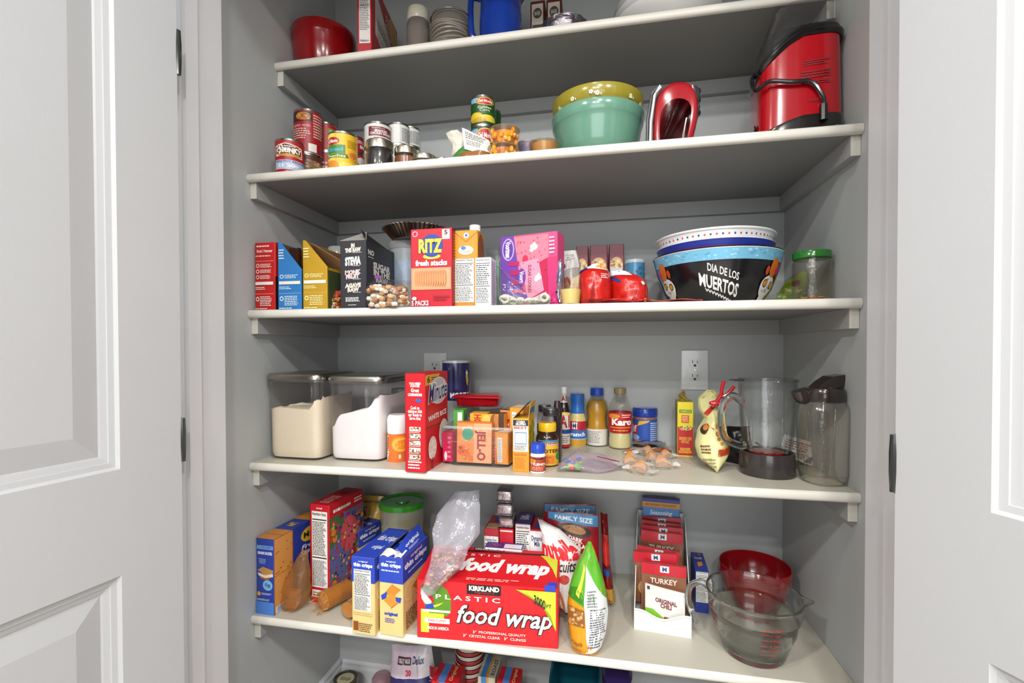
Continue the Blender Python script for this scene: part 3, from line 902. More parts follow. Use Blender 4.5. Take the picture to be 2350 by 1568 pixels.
l = B(); Loft([(h - .012, r * 1.92), (h - .012, r * 2), (h + .002, r * 2), (h + .004, r * 1.94), (h + .002, r * 1.8), (h - .001, r * 1.75), (h - .001, r * .6), (h + .003, r * .55), (h + .003, r * .01)]).mesh(l, 'g#2f8a22', 40)
thing('storage_tub', 'round clear tub of noodles with green lid', 'food container', (x, y, Z5), [('tub', b), ('lid', l), ('noodles', f)], rz=facing(x, y))

# little cartons behind the wrap box
def backbox(px0, px1, pt, y, D, key, faces, label, name='snack_carton', z=Z5, rot=0):
    x0, zt_ = ony(px0, pt, y); x1, _ = ony(px1, pt, y)
    return carton(name, label, 'box', (x0, y), (x1, y), D, zt_ - z, z, key, faces)
backbox(1111, 1144, 1213, -.225, .1, '#b03038', {'f': [('r', '#c9b08a', 0, .62, 1, .9)] + nut(.06, .0, .94, .9)[:4] + nut(.06, .1, .94, .88), 't': [('r', '#c9a67c', .1, .02, .9, .4), ('r', '#2d3f96', .4, .5, .9, .95)]}, 'thin red and white carton below the foil bars, nearest the ziplock bag')
backbox(1146, 1178, 1213, -.22, .07, '#c5202f', {'f': [('r', '#e9d9d4', .05, .96, .95, .98), ('e', '#31418f', .32, .62, .72, .82), ('t', '#fff', '8', .44, .67, .6, .77), ('r', '#9c1522', 0, 0, .06, 1)]}, 'bright red carton with blue round emblem under the foil bars')
backbox(1183, 1217, 1200, -.215, .085, '#3b2a63', {'f': [('r', '#e4e4e8', 0, 0, 1, .985)] + nut(.03, .3, .97, .97, n=12), 't': [('r', '#47306f', 0, 0, 1, 1), ('t', '#d9cfe6', 'milk', .2, .3, .8, .8)]}, 'white carton with a dark purple top beside the foil bars')
backbox(1217, 1249, 1215, -.22, .09, '#b7202e', {'f': [('r', '#eceaea', 0, .45, 1, .98), ('t', '#2b3566', 'Dynamic\nMilk', .08, .78, .9, .92, {'fat': .03}), ('r', '#2d3f96', .02, .58, .98, .66), ('t', '#fff', 'Recovery', .15, .6, .85, .64), ('r', '#e6d3b8', 0, 0, 1, .42), ('t', '#7a2b2b', 'Emerge', .1, .32, .9, .38), ('L', '#777', .1, .05, .9, .28, 6)],
        't': [('r', '#2d4b9e', .3, .1, .9, .6)]}, 'red topped white carton just behind the biscuit bag')
x0, zt_ = ony(1112, 1256, -.262); x1, _ = ony(1198, 1256, -.262)
base = HZ((x0 + x1) / 2, -.262, 1300)
carton('snack_carton', 'white carton with purple label lying on its side behind the food wrap box', 'box', (x0, -.262), (x1, -.262), .035, zt_ - Z5, Z5, '#e4e2e6',
       {'f': [('r', '#4a2a85', .12, .72, .88, .93), ('r', '#c22b35', .38, .78, .62, .9), ('t', '#fff', 'Malt', .43, .81, .58, .87), ('L', '#888', .1, .4, .9, .62, 4)], 't': [('r', '#4a2a85', 0, 0, 1, 1), ('r', '#eceaf0', .5, .1, .97, .8), ('t', '#b83a44', 'MALTED', .15, .3, .42, .7)]})
# foil wrapped bars stacked upright
def foilbar(w, d, h, seed):
    b = B()
    Loft([(0, w * .8, d * .7, 0, 0, 6), (.003, w, d, 0, 0, 6), (h * .5, w * 1.02, d * 1.02, .001, 0, 6), (h - .003, w, d, 0, 0, 6), (h, w * .85, d * .8, 0, 0, 6)], .0022, 60, seed).mesh(b, 'f#c9c4c6', 32, 3)
    f = B(); f.sheet(lambda u, v: (-w / 2 + w * u, -d / 2 - .001 - .004 * abs(math.sin(PI * v)), h * (.1 + .18 * v) + .001 * math.sin(20 * u)), 10, 4, 'f#d2cdd0')
    return [('foil', b), ('fold', f)]
x0, _ = ony(1145, 1200, -.205); x1, _ = ony(1178, 1200, -.205)
zz = Z5 + (ony(1146, 1213, -.22)[1] - Z5)
w = x1 - x0
tops = [1183, 1154, 1124]
fl = ['lowest foil wrapped bar of the silver stack behind the wrap box', 'middle foil wrapped bar of the silver stack behind the wrap box', 'topmost foil wrapped bar of the silver stack, just below the upper shelf']
for k in range(3):
    zn = ony(1160, tops[k], -.2)[1]
    thing('foil_bar', fl[k], 'foil bar', ((x0 + x1) / 2 + (.001, -.003, -.005)[k], -.19 + .004 * k, zz + .0005), foilbar(w * (1, 1.15, 1.1)[k], .055, zn - zz - .001, k), rz=R_((2, -3, 1)[k]), group='foil wrapped bars')
    zz = zn

Lz = [(1048, 1126), (1003, 1180), (992, 1215), (994, 1255), (985, 1300), (966, 1352)]
Rz = [(1099, 1124), (1101, 1160), (1101, 1225), (1074, 1262), (1062, 1300), (1000, 1362)]
b, o, P = pouch(Lz, Rz, 'k#eceaf4', -.31, -.40, .03, amp=.012, seed=3)
nb = B()
rnd = random.Random(5)
for k in range(46):
    u, v = .15 + .7 * rnd.random(), .05 + .3 * rnd.random()
    nb.blob(P(u, v, .25 + .5 * rnd.random()), .0055, ['#8a4f2a', '#a86e42', '#6d3c22', '#b98a5e'][k % 4], 8, (1.4, .8, .8), .3, k)
thing('zip_bag', 'slack translucent zip bag of mixed nuts propped on the food wrap box', 'plastic bag', o, [('bag', b), ('nuts', nb)])

# biscuit bag
Lz = [(1234, 1190), (1243, 1250), (1240, 1310), (1255, 1345)]
Rz = [(1240, 1190), (1300, 1215), (1334, 1262), (1322, 1330), (1318, 1400)]
b, o, P = pouch([(1234, 1189), (1244, 1225), (1243, 1262), (1243, 1300), (1255, 1345), (1290, 1395)], [(1241, 1192), (1285, 1215), (1334, 1262), (1325, 1305), (1322, 1345), (1315, 1400)], 'b#e2dfdd', -.235, -.27, .05,
    [('t', '#d6282f', 'nutella', .04, .56, .97, .77, {'fat': .05, 'sk': -.05}), ('t', '#3a2620', 'biscuits', .25, .42, .93, .54, {'sk': -.02}), ('e', '#b9793f', .05, .0, .55, .26), ('e', '#e9d9c4', .12, .05, .45, .2), ('e', '#c33a30', .5, .28, .8, .38)], seed=8)
thing('biscuit_bag', 'white film bag of biscuits with red lettering behind the food wrap box', 'bag', o, [('bag', b)])
# family size candy bags
def family(L_, R__, y, d, label, seed, side=False):
    b, o, P = pouch(L_, R__, 'b#8e141d', y, y - .01, d, [('r', '#3f86b8', .02, .86, .98, .985), ('t', '#e6f0f6', 'FAMILY SIZE', .15, .89, .88, .95, {'fat': .03}), ('e', '#3a1c12', .2, .7, .85, .86), ('e', '#b07a3c', .3, .74, .75, .84), ('t', '#f0e0d0', 'DARK\nCHOCOLATE', .25, .58, .85, .7, {'fat': .04}), ('e', '#b98b3e', .3, .4, .7, .55), ('r', '#6d0f16', .02, .1, .98, .13)], amp=.005, seed=seed)
    thing('candy_bag', label, 'bag', o, [('bag', b)], group='family size candy bags')
family([(1248, 1154), (1248, 1290)], [(1367, 1158), (1372, 1370)], -.155, .03, 'rear dark red candy bag whose blue strip shows above its twin', 2)
family([(1256, 1171), (1258, 1290)], [(1374, 1180), (1376, 1385)], -.20, .04, 'front dark red candy bag with blue strip, beside the biscuit bag', 5)
b, o, P = pouch([(1378, 1175), (1382, 1280), (1385, 1372)], [(1394, 1180), (1400, 1290), (1412, 1378)], 'b#7c1a16', -.15, -.19, .05, [('r', '#b58a3a', .0, .0, 1, .2), ('e', '#2f58a8', .2, .35, .8, .45), ('r', '#c7332b', .1, .5, .9, .8)], seed=11)
thing('candy_bag', 'narrow dark red and gold candy bag standing edge on', 'bag', o, [('bag', b)])

# green and gold nut bag
b, o, P = pouch([(1350, 1247), (1325, 1300), (1308, 1345), (1302, 1390), (1304, 1440), (1311, 1492)], [(1356, 1248), (1367, 1275), (1388, 1345), (1396, 1400), (1393, 1445), (1375, 1500)], 'b#d9971f', -.335, -.375, .055,
    [('p', '#5aa82a', [(.0, .5), (1, .38), (1, .7), (.9, 1), (.1, 1), (0, .8)]), ('p', '#3c8420', [(.0, .5), (.5, .46), (.3, .62), (.05, .6)]), ('p', '#e8d84a', [(.2, .55), (.4, .8), (.45, .75), (.3, .52)]),
     ('p', '#d9dbdc', [(.52, .03), (.97, .06), (.98, .5), (.7, .66), (.5, .78), (.42, .5)]), ('L', '#55565a', .56, .08, .95, .44, 16), ('L', '#6b6c70', .5, .45, .75, .6, 6), ('r', '#8a5a26', .04, .26, .44, .42), ('S', ['#c08a50', '#a36c36', '#dcae74'], .07, .27, .4, .41, 34, .035, .5),
     ('t', '#8a4a12', 'Chipotle', .1, .08, .4, .13), ('L', '#9a5a18', .1, .03, .4, .07, 2)], amp=.005, seed=14, nu=16, nv=24)
thing('nut_bag', 'standing green and orange foil bag of nuts beside the food wrap box', 'bag', (o[0], o[1], Z5 + .001), [('bag', b)])

# white packet organiser
p0, p1 = boxcorner((1455, 1444), (1587, 1466), Z5)
a, c = Vector(p0), Vector(p1)
w = (c - a).length; rz = math.atan2(c.y - a.y, c.x - a.x); nrm = Vector((-math.sin(rz), math.cos(rz)))
hf = toph(p0, 1397) - Z5
D = .26
hb = .2
m = (a + c) / 2
b = B()
t = .002
def bside(x):
    P = [(0, 0), (D, 0), (D, hb), (D - .03, hb), (.02, hf + .006), (0, hf)]
    vs = [(x, p[0], p[1]) for p in P] + [(x + t, p[0], p[1]) for p in P]
    n = len(P)
    b.add(vs, [tuple(range(n)), tuple(range(2 * n - 1, n - 1, -1))] + [(i, (i + 1) % n, (i + 1) % n + n, i + n) for i in range(n)], 'g#e6e6e4')
bside(-w / 2); bside(w / 2 - t)
b.box(-w / 2, w / 2, 0, D, 0, t, 'g#e6e6e4'); b.box(-w / 2, w / 2, D - t, D, 0, hb, 'g#e6e6e4')
n = 20
top = [(-w / 2 + w * i / n, hf - .016 * (.5 - .5 * math.cos(2 * PI * min(1, max(0, (i / n - .08) / .84))))) for i in range(n + 1)]
b.prism([(w / 2, 0), (-w / 2, 0)] + top, -.0005, t, 'g#e6e6e4')
rim = B(); rim.tube([(x, -.0012, z) for x, z in top], .0022, 'g#efefed', 6)
for i in range(0, 40): b.box(-w / 2 + w * (i + .3) / 40, -w / 2 + w * (i + .6) / 40, -.0012, -.0005, .002, hf - .02, 'g#e9e9e7')
thing('packet_bin', 'white plastic high-backed bin crammed with seasoning packets', 'bin', (m.x, m.y, Z5), [('bin', b), ('rim', rim)], rz)
def inbin(x, y, z):       # bin coordinates to the room
    p = m + Vector((math.cos(rz), math.sin(rz))) * x + nrm * y
    return (p.x, p.y, Z5 + z)
def packet(w, h, band, body, txt, seed):
    b = B()
    fn = lambda u, v: (-w / 2 + w * u, .0035 * math.sin(PI * u) * -1 + .0012 * math.sin(11 * u + seed) * (v - .5), h * v)
    S = b.sheet(fn, 12, 8, 'b#' + body, .004)
    decals(b, S, [('r', '#' + band, 0, .78, 1, 1), ('r', '#e9e7e2', .42, .84, .62, .96), ('t', '#24306f', 'M', .47, .86, .57, .94, {'fat': .05}), ('t', '#efe3da', txt, .2, .62, .8, .72), ('e', '#d0a05a', .08, .08, .92, .5), ('r', '#7d0d18', 0, .985, 1, 1)], base=.0012)
    return b
pk = packet(.105, .125, 'c3152a', '8a5a40', 'TURKEY', 1)
P = [(0.006, .205, .075, -6, 'rearmost red seasoning packet, just below the blue carton in the bin'), (-.004, .185, .068, 4, 'second red seasoning packet from the back of the bin'), (.005, .165, .063, -2, 'third red seasoning packet from the back of the bin'),
     (-.001, .145, .055, 2, 'red seasoning packet showing a brown gravy picture in mid bin'), (-.016, .10, .03, 8, 'tilted red seasoning packet poking out over the bin side'), (-.012, .085, .024, -5, 'red seasoning packet behind the front one'), (.004, .05, .012, 0, 'front red seasoning packet with yellow corner, behind the crisp mix')]
src = None
for x, y, z, r, lab in P:
    loc = inbin(x, y, z)
    rr = (R_(-8), R_(r * .5), rz + R_(r * .3))
    if src is None:
        src = thing('seasoning_packet', lab, 'packet', loc, [('packet', pk)], rot=rr, group='red seasoning packets')
        src = [o for o in col.objects if o.get('label') == lab][0]
    else:
        copy_thing(src, loc, lab, rot=rr)
b = B()
S = b.sheet(lambda u, v: (-.045 + .09 * u, -.003 * math.sin(PI * u), .095 * v - .012 * u), 10, 6, 'b#dcdad6', .004)
decals(b, S, [('t', '#7a3030', 'ORIGINAL\nCHILI', .26, .52, .8, .74, {'fat': .04}), ('p', '#7ab62e', [(0, .1), (.5, .08), (.45, .3), (.2, .44), (0, .42)]), ('S', ['#a8653a', '#8a4a2a', '#5f8a30'], .5, .06, .95, .35, 30, .05, .7), ('r', '#3a3a3a', .05, .88, .12, .96), ('r', '#b9bcc0', 0, 0, 1, .06)], base=.001)
thing('seasoning_packet', 'white seasoning packet with green pepper picture at the bin front', 'packet', inbin(.006, .014, .008), [('packet', b)], rot=(R_(-6), 0, rz))
x0, _ = ony(1468, 1240, -.1); x1, _ = ony(1567, 1240, -.1)
zt_ = HZ((x0 + x1) / 2, inbin(0, .222, 0)[1], 1216)
bb = boxmesh(.1, .028, .12, '#4a86c8', {'f': [('r', '#d9902a', 0, .8, 1, .92), ('t', '#7a3a1a', 'BEEF DINNERS  STROGANOFF', .08, .835, .9, .885), ('r', '#2d3f96', 0, .92, 1, 1), ('t', '#e8eef6', 'Seasoning', .2, .6, .8, .74, {'sh': .2})], 't': [('r', '#27357e', 0, 0, 1, 1), ('t', '#c9702a', 'BEEF SOUP', .1, .3, .8, .7)]})
thing('seasoning_carton', 'blue and orange carton standing at the back of the packet bin', 'box', inbin(.0, .234, hb - .02 - .055), [('carton', bb)], rot=(R_(-4), 0, rz))

# narrow blue carton
p0, p1 = boxcorner((1598, 1402), (1625, 1416), Z5)
p0, p1 = onz(1596, 1405, Z5), onz(1626, 1409, Z5)
carton('pasta_carton', 'slim dark blue carton with facts panel between the bin and glass bowl', 'box', p0, p1, .11, toph(p0, 1309) - Z5, Z5, '#27388f', {'f': [('r', '#27388f', 0, 0, 1, 1)] + nut(.04, .25, .96, .97, n=10), 't': [('p', '#d98a3a', [(.3, .2), (.7, .3), (.7, .5), (.3, .45)]), ('t', '#c8cdea', 'kraft', .2, .6, .8, .75), ('e', '#b5402a', .5, .82, .75, .95)]})

# two red bowls
x, y, r = RC(1649, 1820, 1300, -.125)
zt_ = HZ(x, y, 1290); h = .085
def bowl(R0, R1, h, t, key, foot=True, n=10, lip=.0):
    b = B()
    s = []
    if foot: s += [(0, R0 * 1.6), (0, R0 * 2), (.004, R0 * 2)]
    for i in range(n + 1):
        a = i / n
        s.append((.004 + (h - .004) * a, 2 * (R0 * 1.02 + (R1 - R0 * 1.02) * max(0, math.sin(a * PI / 2)) ** .8)))
    s.append((h + t * .5, 2 * R1 - t * .8))
    for i in range(n, -1, -1):
        a = i / n
        s.append((.004 + t + (h - .004 - t) * a, 2 * (R0 * 1.02 + (R1 - R0 * 1.02) * max(0, math.sin(a * PI / 2)) ** .8) - 2 * t))
    L = Loft(s)
    L.mesh(b, key, 56, 1, True, True)
    return b, L
zr = HZ(x, y - r * .0, 1300)
h = .095
b, L = bowl(r * .5, r, h, .0035, 'g#8e0f16')
b2, L2 = bowl(r * .5, r, h, .0035, 'g#8e0f16')
thing('red_bowl', 'lower of two nested red bowls, mostly hidden behind the glass bowl', 'bowl', (x, y, Z5), [('bowl', b2)], group='nested red bowls')
zz = .018
thing('red_bowl', 'upper of two nested red bowls, its glossy inside showing by the wall', 'bowl', (x, y, Z5 + zz), [('bowl', b)], group='nested red bowls')
print('REDBOWL', x, y, r, zr - Z5)

# glass batter bowl
x, y, rb = RB(1655, 1806, 1534, Z5)
d1 = (x, y)
_, _, r = RC(1614, 1838, 1400, y)
r = min(r, .104)
zt_ = HZ(x, y, 1385); h = zt_ - Z5
print('GLASS', x, y, rb, r, h)
h = .132
b = B()
s = [(0, rb * 1.5), (0, rb * 1.9), (.006, rb * 2), (.03, rb * 2.2), (.06, 2 * (rb + (r - rb) * .62)), (h * .66, 2 * (rb + (r - rb) * .72)), (h * .7, 2 * (rb + (r - rb) * .9)), (h * .9, 2 * r * .985), (h * .97, 2 * r * 1.02), (h, 2 * r * 1.015), (h, 2 * r * .985),
     (h * .9, 2 * r * .94), (h * .71, 2 * (rb + (r - rb) * .84)), (h * .66, 2 * (rb + (r - rb) * .65)), (.06, 2 * (rb + (r - rb) * .55) - .004), (.03, rb * 2.08), (.012, rb * 1.8), (.009, rb * 1.4)]
L = Loft(s)
L.mesh(b, 'G#fbfffc', 72, 2)
# spout: pull the rim out towards +x
sp = B()
nv = []
for v in b.v:
    a = math.atan2(v[1], v[0]); z = v[2]
    k = max(0, 1 - abs(a) / .28) ** 1.5 * max(0, (z - h * .72) / (h * .28))
    nv.append((v[0] + 0.018 * k, v[1], z + .003 * k))
b.v = nv
mk = B()
Sm = L.surf(h * .15, h * .9, 185, 120)
L3 = Loft([(q[0], q[1] + .0006) for q in s[:11]])
Sm = L3.surf(h * .2, h * .88, 0, 360)
RDK = '#c03434'
ds = []
for k in range(6): ds += [('r', RDK, .27, .1 + k * .14, .295, .115 + k * .14), ('t', RDK, '%d CUPS' % (k + 1), .3, .08 + k * .14, .34, .135 + k * .14)]
for k in range(6): ds += [('r', RDK, .03, .2 + k * .12, .05, .215 + k * .12), ('t', RDK, str(250 * (k + 1)), .055, .18 + k * .12, .09, .235 + k * .12)]
decals(mk, Sm, ds[:12]); mk2 = B(); decals(mk2, Sm, ds[12:])
hd = B()
hp = [(-r * .96, 0, h * .94), (-r - .016, 0, h * 1.0), (-r - .040, 0, h * .93), (-r - .050, 0, h * .72), (-r - .045, 0, h * .45), (-r - .02, 0, h * .2), (-r * .86, 0, h * .1 + .02)]
def smooth_path(P, k=5):
    out = []
    for i in range(len(P) - 1):
        p = [Vector(P[max(0, min(len(P) - 1, i + j))]) for j in (-1, 0, 1, 2)]
        for t in range(k):
            t /= k
            out.append(.5 * (2 * p[1] + (p[2] - p[0]) * t + (2 * p[0] - 5 * p[1] + 4 * p[2] - p[3]) * t * t + (3 * p[1] - p[0] - 3 * p[2] + p[3]) * t ** 3))
    return out + [Vector(P[-1])]
hp = [(-r * .97, 0, h * .93), (-r - .014, 0, h * .98), (-r - .036, 0, h * .86), (-r - .040, 0, h * .6), (-r - .028, 0, h * .35), (-r - .022, 0, h * .25)]
hd.tube(smooth_path(hp), .007, 'G#fbfffc', 12)
thing('batter_bowl', 'large clear glass batter bowl with red measuring marks and handle', 'bowl', (x, y, Z5 + .0003), [('bowl', b), ('handle', hd), ('measure_marks', mk), ('measure_marks', mk2)], rz=R_(-14))

# ================================================================ the shelf with canisters, bottles and blender jar
def canister(px, hz, lid_px, fill, key, name_fill, label, seed):
    a, c = onz(*px[0], Z4), onz(*px[1], Z4)
    a, c = Vector(a), Vector(c)
    w = (c - a).length * 1.01
    rz = math.atan2(c.y - a.y, c.x - a.x)
    nrm = Vector((-math.sin(rz), math.cos(rz)))
    D = px[2]
    m = (a + c) / 2 + nrm * D / 2
    h = hz
    W = lambda k: (w * k, D * k, 0, 0, 7)
    b = B()
    secs = [(.0, *W(.9)), (.004, *W(.97)), (.012, *W(1)), (h * .7, *W(1.035)), (h * .88, *W(1.045)), (h * .93, *W(1.09)), (h * .93, *W(1.07)), (h * .88, *W(1.02)), (h * .7, *W(1.005)), (.012, *W(.975)), (.006, *W(.93))]
    Loft(secs).mesh(b, 'c#efebeb', 64, 1, True, True)
    f = B()
    n, seg = 7, 64
    zf = lambda th, r: fill(math.cos(th) * r, math.sin(th) * r)
    L = Loft([(.006, *W(.93)), (.014, *W(.97)), (h * .7, *W(.99))])
    vs, fs = [], []
    rows = 12
    for i in range(rows + 1):
        for k in range(seg):
            th = 2 * PI * k / seg
            top = zf(th, 1) * h
            z = .006 + (top - .006) * i / rows
            p = L.pt(th, max(0, min(1.999, 1 + (z - .014) / (h * .7 - .014) if z > .014 else (z - .006) / .008)))
            vs.append((p.x, p.y, z))
    for j in range(1, n + 1):
        r = 1 - j / n
        for k in range(seg):
            th = 2 * PI * k / seg
            p = L.pt(th, 1.9)
            vs.append((p.x * r, p.y * r, h * zf(th, r)))
    rows2 = rows + n
    fs = [(i * seg + k, i * seg + (k + 1) % seg, (i + 1) * seg + (k + 1) % seg, (i + 1) * seg + k) for i in range(rows2) for k in range(seg)]
    fs.append(tuple(range(seg))[::-1])
    f.add(vs, fs, key, True)
    l = B()
    Loft([(h * .925, *W(1.07)), (h * .935, *W(1.09)), (h * .965, *W(1.09)), (h * .99, *W(1.06)), (h, *W(1.03)), (h * .998, *W(.8)), (h * .997, *W(.02))]).mesh(l, 'm#aaa59c', 64)
    g = B(); Loft([(h * .905, *W(1.08)), (h * .925, *W(1.07)), (h * .925, *W(.9))]).mesh(g, 'g#4b4744', 64)
    thing('canister', label, 'canister', (m.x, m.y, Z4), [('jar', b), ('lid', l, [('seal', g)]), (name_fill, f)], rz)
    return w, D, h
nz = noise.noise
p = Vector(onz(672, 1057, Z4))
hc_ = HZ(p.x, p.y, 858) - Z4
canister(((613, 1053), (732, 1060), .17), hc_, 0, lambda x, y: .63 + .10 * x + .07 * nz(Vector((x * 2.2, y * 2, 1))) + .03 * nz(Vector((x * 9, y * 9, 3))) - .05 * math.exp(-((x - .15) / .22) ** 2), 'd#f3e6ca', 'flour', 'brushed metal lidded clear canister full of cream flour beside the side wall', 1)
hc_ = HZ(*onz(812, 1060, Z4), 862) - Z4
canister(((753, 1057), (875, 1063), .17), hc_, 0, lambda x, y: .36 + .40 * (1 / (1 + math.exp(-(x * 1.0 + .05) * 4.5))) + .04 * nz(Vector((x * 3, y * 3, 5))), 'd#f8f6f6', 'sugar', 'brushed metal lidded clear canister of white sugar heaped to one side', 2)

def bottle(name, label, cat, spec, prof, key, extra=None, cap=None, contents=None, deco=None, group=None, seg=36, lab=None, yoff=0):
    """spec: px0, px1, foot row, shelf z, top row. prof: [(z fraction, radius fraction)]; cap: (z0, [(zf, rf)], key)"""
    px0, px1, pb, z, pt = spec
    x, y, r = RB(px0, px1, pb, z)
    h = HZ(x, y, pt) - z
    b = B()
    L = Loft([(a * h, 2 * r * q) for a, q in prof])
    L.mesh(b, key, seg, 1)
    if deco:
        for s in deco:
            decals(b, L.surf(s[0] * h, s[1] * h, -90, s[2]), s[3])
    parts = [('bottle' if 'bottle' in name else 'jar' if 'jar' in name or 'canister' in name else 'body', b)]
    if cap:
        c = B(); LC_ = Loft([(a * h, 2 * r * q) for a, q in cap[0]]); LC_.mesh(c, cap[1], seg)
        for k in range(cap[2] if len(cap) > 2 else 0):
            a = 2 * PI * k / cap[2]
            z0, z1 = cap[0][0][0] * h, cap[0][1][0] * h
            rr = r * cap[0][0][1] * 1.0
            c.box(rr * math.cos(a) - .0005, rr * math.cos(a) + .0005, rr * math.sin(a) - .0005, rr * math.sin(a) + .0005, z0, z1, cap[1])
        parts.append(('cap' if 'bottle' in name else 'lid', c))
    if contents:
        c = B(); Loft([(a * h, 2 * r * q) for a, q in contents[0]]).mesh(c, contents[1], seg)
        parts.append((contents[2], c))
    if lab:        # paper sleeve standing just off the wall
        c = B(); LL = Loft([(a * h, 2 * r * q) for a, q in lab[0]]); LL.mesh(c, lab[1], seg, 2, False, False)
        for s in lab[2]: decals(c, LL.surf(s[0] * h, s[1] * h, -90, s[2]), s[3])
        parts.append(('label', c))
    if extra: parts += extra(r, h)
    return thing(name, label, cat, (x, y, z), parts, facing(x, y), group)

# orange drink canister, steel tin behind
bottle('drink_canister', 'orange drink mix tub with a wide white lid by the sugar canister', 'canister', (889, 937, 1062, Z4, 951),
       [(0, .95), (.02, 1), (.55, 1), (.58, 1), (.6, .9)], 'g#e8722a', None, ([(.6, .98), (.62, 1.02), (.9, 1.02), (.97, .92), (1, .8)], 'g#efefec'),
       deco=[(.02, .58, 180, [('p', '#f0e9dc', [(0, .85), (.15, 1), (.12, .6), (.2, .3), (.1, 0), (0, 0)]), ('e', '#f29a2e', .3, .35, .95, .95), ('e', '#f7bb55', .36, .4, .9, .88), ('e', '#ef8a20', .4, .45, .86, .82), ('t', '#4c6a2a', 'TANG', .02, .2, .16, .9, {'rot': 90}), ('e', '#dcd6c8', .52, .1, .6, .28)])])
x, y, r = RC(898, 945, 900, -.11)
h = HZ(x, y - r, 893) - Z4
b = B(); L = Loft([(0, r * 1.9), (.004, r * 2), (h - .004, r * 2), (h, r * 1.96), (h, r * 1.8), (h - .003, r * 1.8), (h - .003, r * .1)]); L.mesh(b, 'g#b9bcbd', 36)
decals(b, L.surf(.01, h - .01, -110, 130), [('r', '#9fa5aa', 0, .9, 1, .97), ('L', '#6b7076', .1, .1, .9, .8, 12)])
thing('food_tin', 'pale grey tin half hidden behind the tall red rice box', 'can', (x, y, Z4), [('tin', b)], facing(x, y))

# tall red rice box
a, c, e = onz(930.5, 1082.5, Z4), onz(976.5, 1085.5, Z4), onz(1025, 1053, Z4)
h = ((HZ(*a, 857) + HZ(*c, 858)) / 2) - Z4
RR = '#bf1220'
photos = []
for k, cc in enumerate(['#a87a5a', '#5f7d4a', '#b5946a', '#7f6a4a', '#7d8f5a']):
    v = .44 - k * .07
    photos += [('r', '#e4ddd2', .22, v - .025, .78, v + .02), ('S', [cc, '#c9b79a', '#6d4a3a'], .24, v - .02, .76, v + .016, 16, .05, .2), ('L', '#f2d9d5', .2, v - .042, .8, v - .028, 1)]
carton('rice_box', 'tall narrow red box of white rice in front of the navy canister', 'box', a, c, (Vector(e) - Vector(c)).length, h, Z4, RR,
       {'f': [('r', '#9d0c18', 0, 0, .03, 1), ('t', '#f5ece8', 'YOU NEED\nCHOOSE', .2, .86, .78, .91, {'fat': .04}), ('t', '#f5ece8', 'Great', .3, .81, .7, .85, {'fat': .04}), ('t', '#f5ece8', 'COMPANIONS', .15, .77, .85, .8, {'fat': .05}), ('e', '#2f5fb8', .52, .71, .82, .745),
              ('t', '#f5ece8', 'Cook up\ndelicious with\nour Ready to\nServe rices', .15, .53, .85, .67, {'fat': .03}), ('L', '#f5ece8', .15, .03, .85, .12, 3)] + photos,
        'r': [('p', '#d99a2b', [(0, .97), (.05, .985), (.62, .985), (.5, .9), (.0, .87)]), ('t', '#2a1a10', '6', .08, .9, .2, .97), ('L', '#3a2412', .25, .9, .55, .96, 3), ('e', '#d8d2cf', .16, .66, .96, .95), ('e', '#b9b4b4', .2, .67, .94, .94), ('t', '#f3f0ee', 'Minute', .1, .67, .96, .89, {'sh': .3, 'fat': .07, 'sk': .04}), ('t', '#22305f', 'Minute', .12, .68, .94, .88, {'sh': .3, 'fat': .02, 'sk': .04}),
              ('t', '#f3e9e6', 'WHITE RICE', .1, .5, .9, .555, {'fat': .03, 'sk': .03}), ('r', '#8d0a14', 0, .44, 1, .447), ('e', '#cfc6bd', .1, .1, .45, .34), ('S', '#efe9e0', .15, .13, .4, .31, 30, .03, .4), ('r', '#8d0a14', .26, 0, .3, .12), ('e', '#d5cdc4', .55, .15, 1, .48), ('S', '#f0ebe3', .6, .2, .97, .42, 40, .03, .4)],
        't': [('r', '#a8101c', 0, .46, 1, .5)]})

# navy salt canister standing on a clear tub
x, y, r = RC(1015, 1079, 880, -.12)
zb = HZ(x, y - r, 920) ; zt_ = HZ(x, y - r, 829)
b = B(); Loft([(0, r * 1.9), (.004, r * 2.1), (zb - Z4 - .008, r * 2.15), (zb - Z4 - .001, r * 2.1)]).mesh(b, 'k#d5dcdc', 36)
thing('glass_jar', 'low clear tub under the navy salt canister', 'jar', (x, y, Z4), [('jar', b)])
b = B(); h = zt_ - zb
L = Loft([(0, r * 1.96), (.003, r * 2), (h - .006, r * 2)]); L.mesh(b, 'g#232455', 40)
decals(b, L.surf(.0, h, -90, 170), [('t', '#e8e4da', 'MORTON', .35, .06, .98, .2, {'fat': .04}), ('p', '#d9b13c', [(.74, .62), (.8, .66), (.84, .5), (.8, .36), (.77, .4)]), ('p', '#e3e0e8', [(.74, .7), (.78, .78), (.82, .68), (.77, .6)]), ('L', '#4a4d86', .02, .45, .14, .95, 9)])
l = B(); Loft([(h - .006, r * 2.04), (h + .001, r * 2.04), (h + .001, r * 1.9), (h - .002, r * 1.86), (h - .002, r * .02)]).mesh(l, 'g#c9cbd0', 40)
thing('salt_canister', 'navy blue round salt canister with white lettering behind the red rice box', 'canister', (x, y, zb + .0004), [('canister', b), ('lid', l)], facing(x, y))

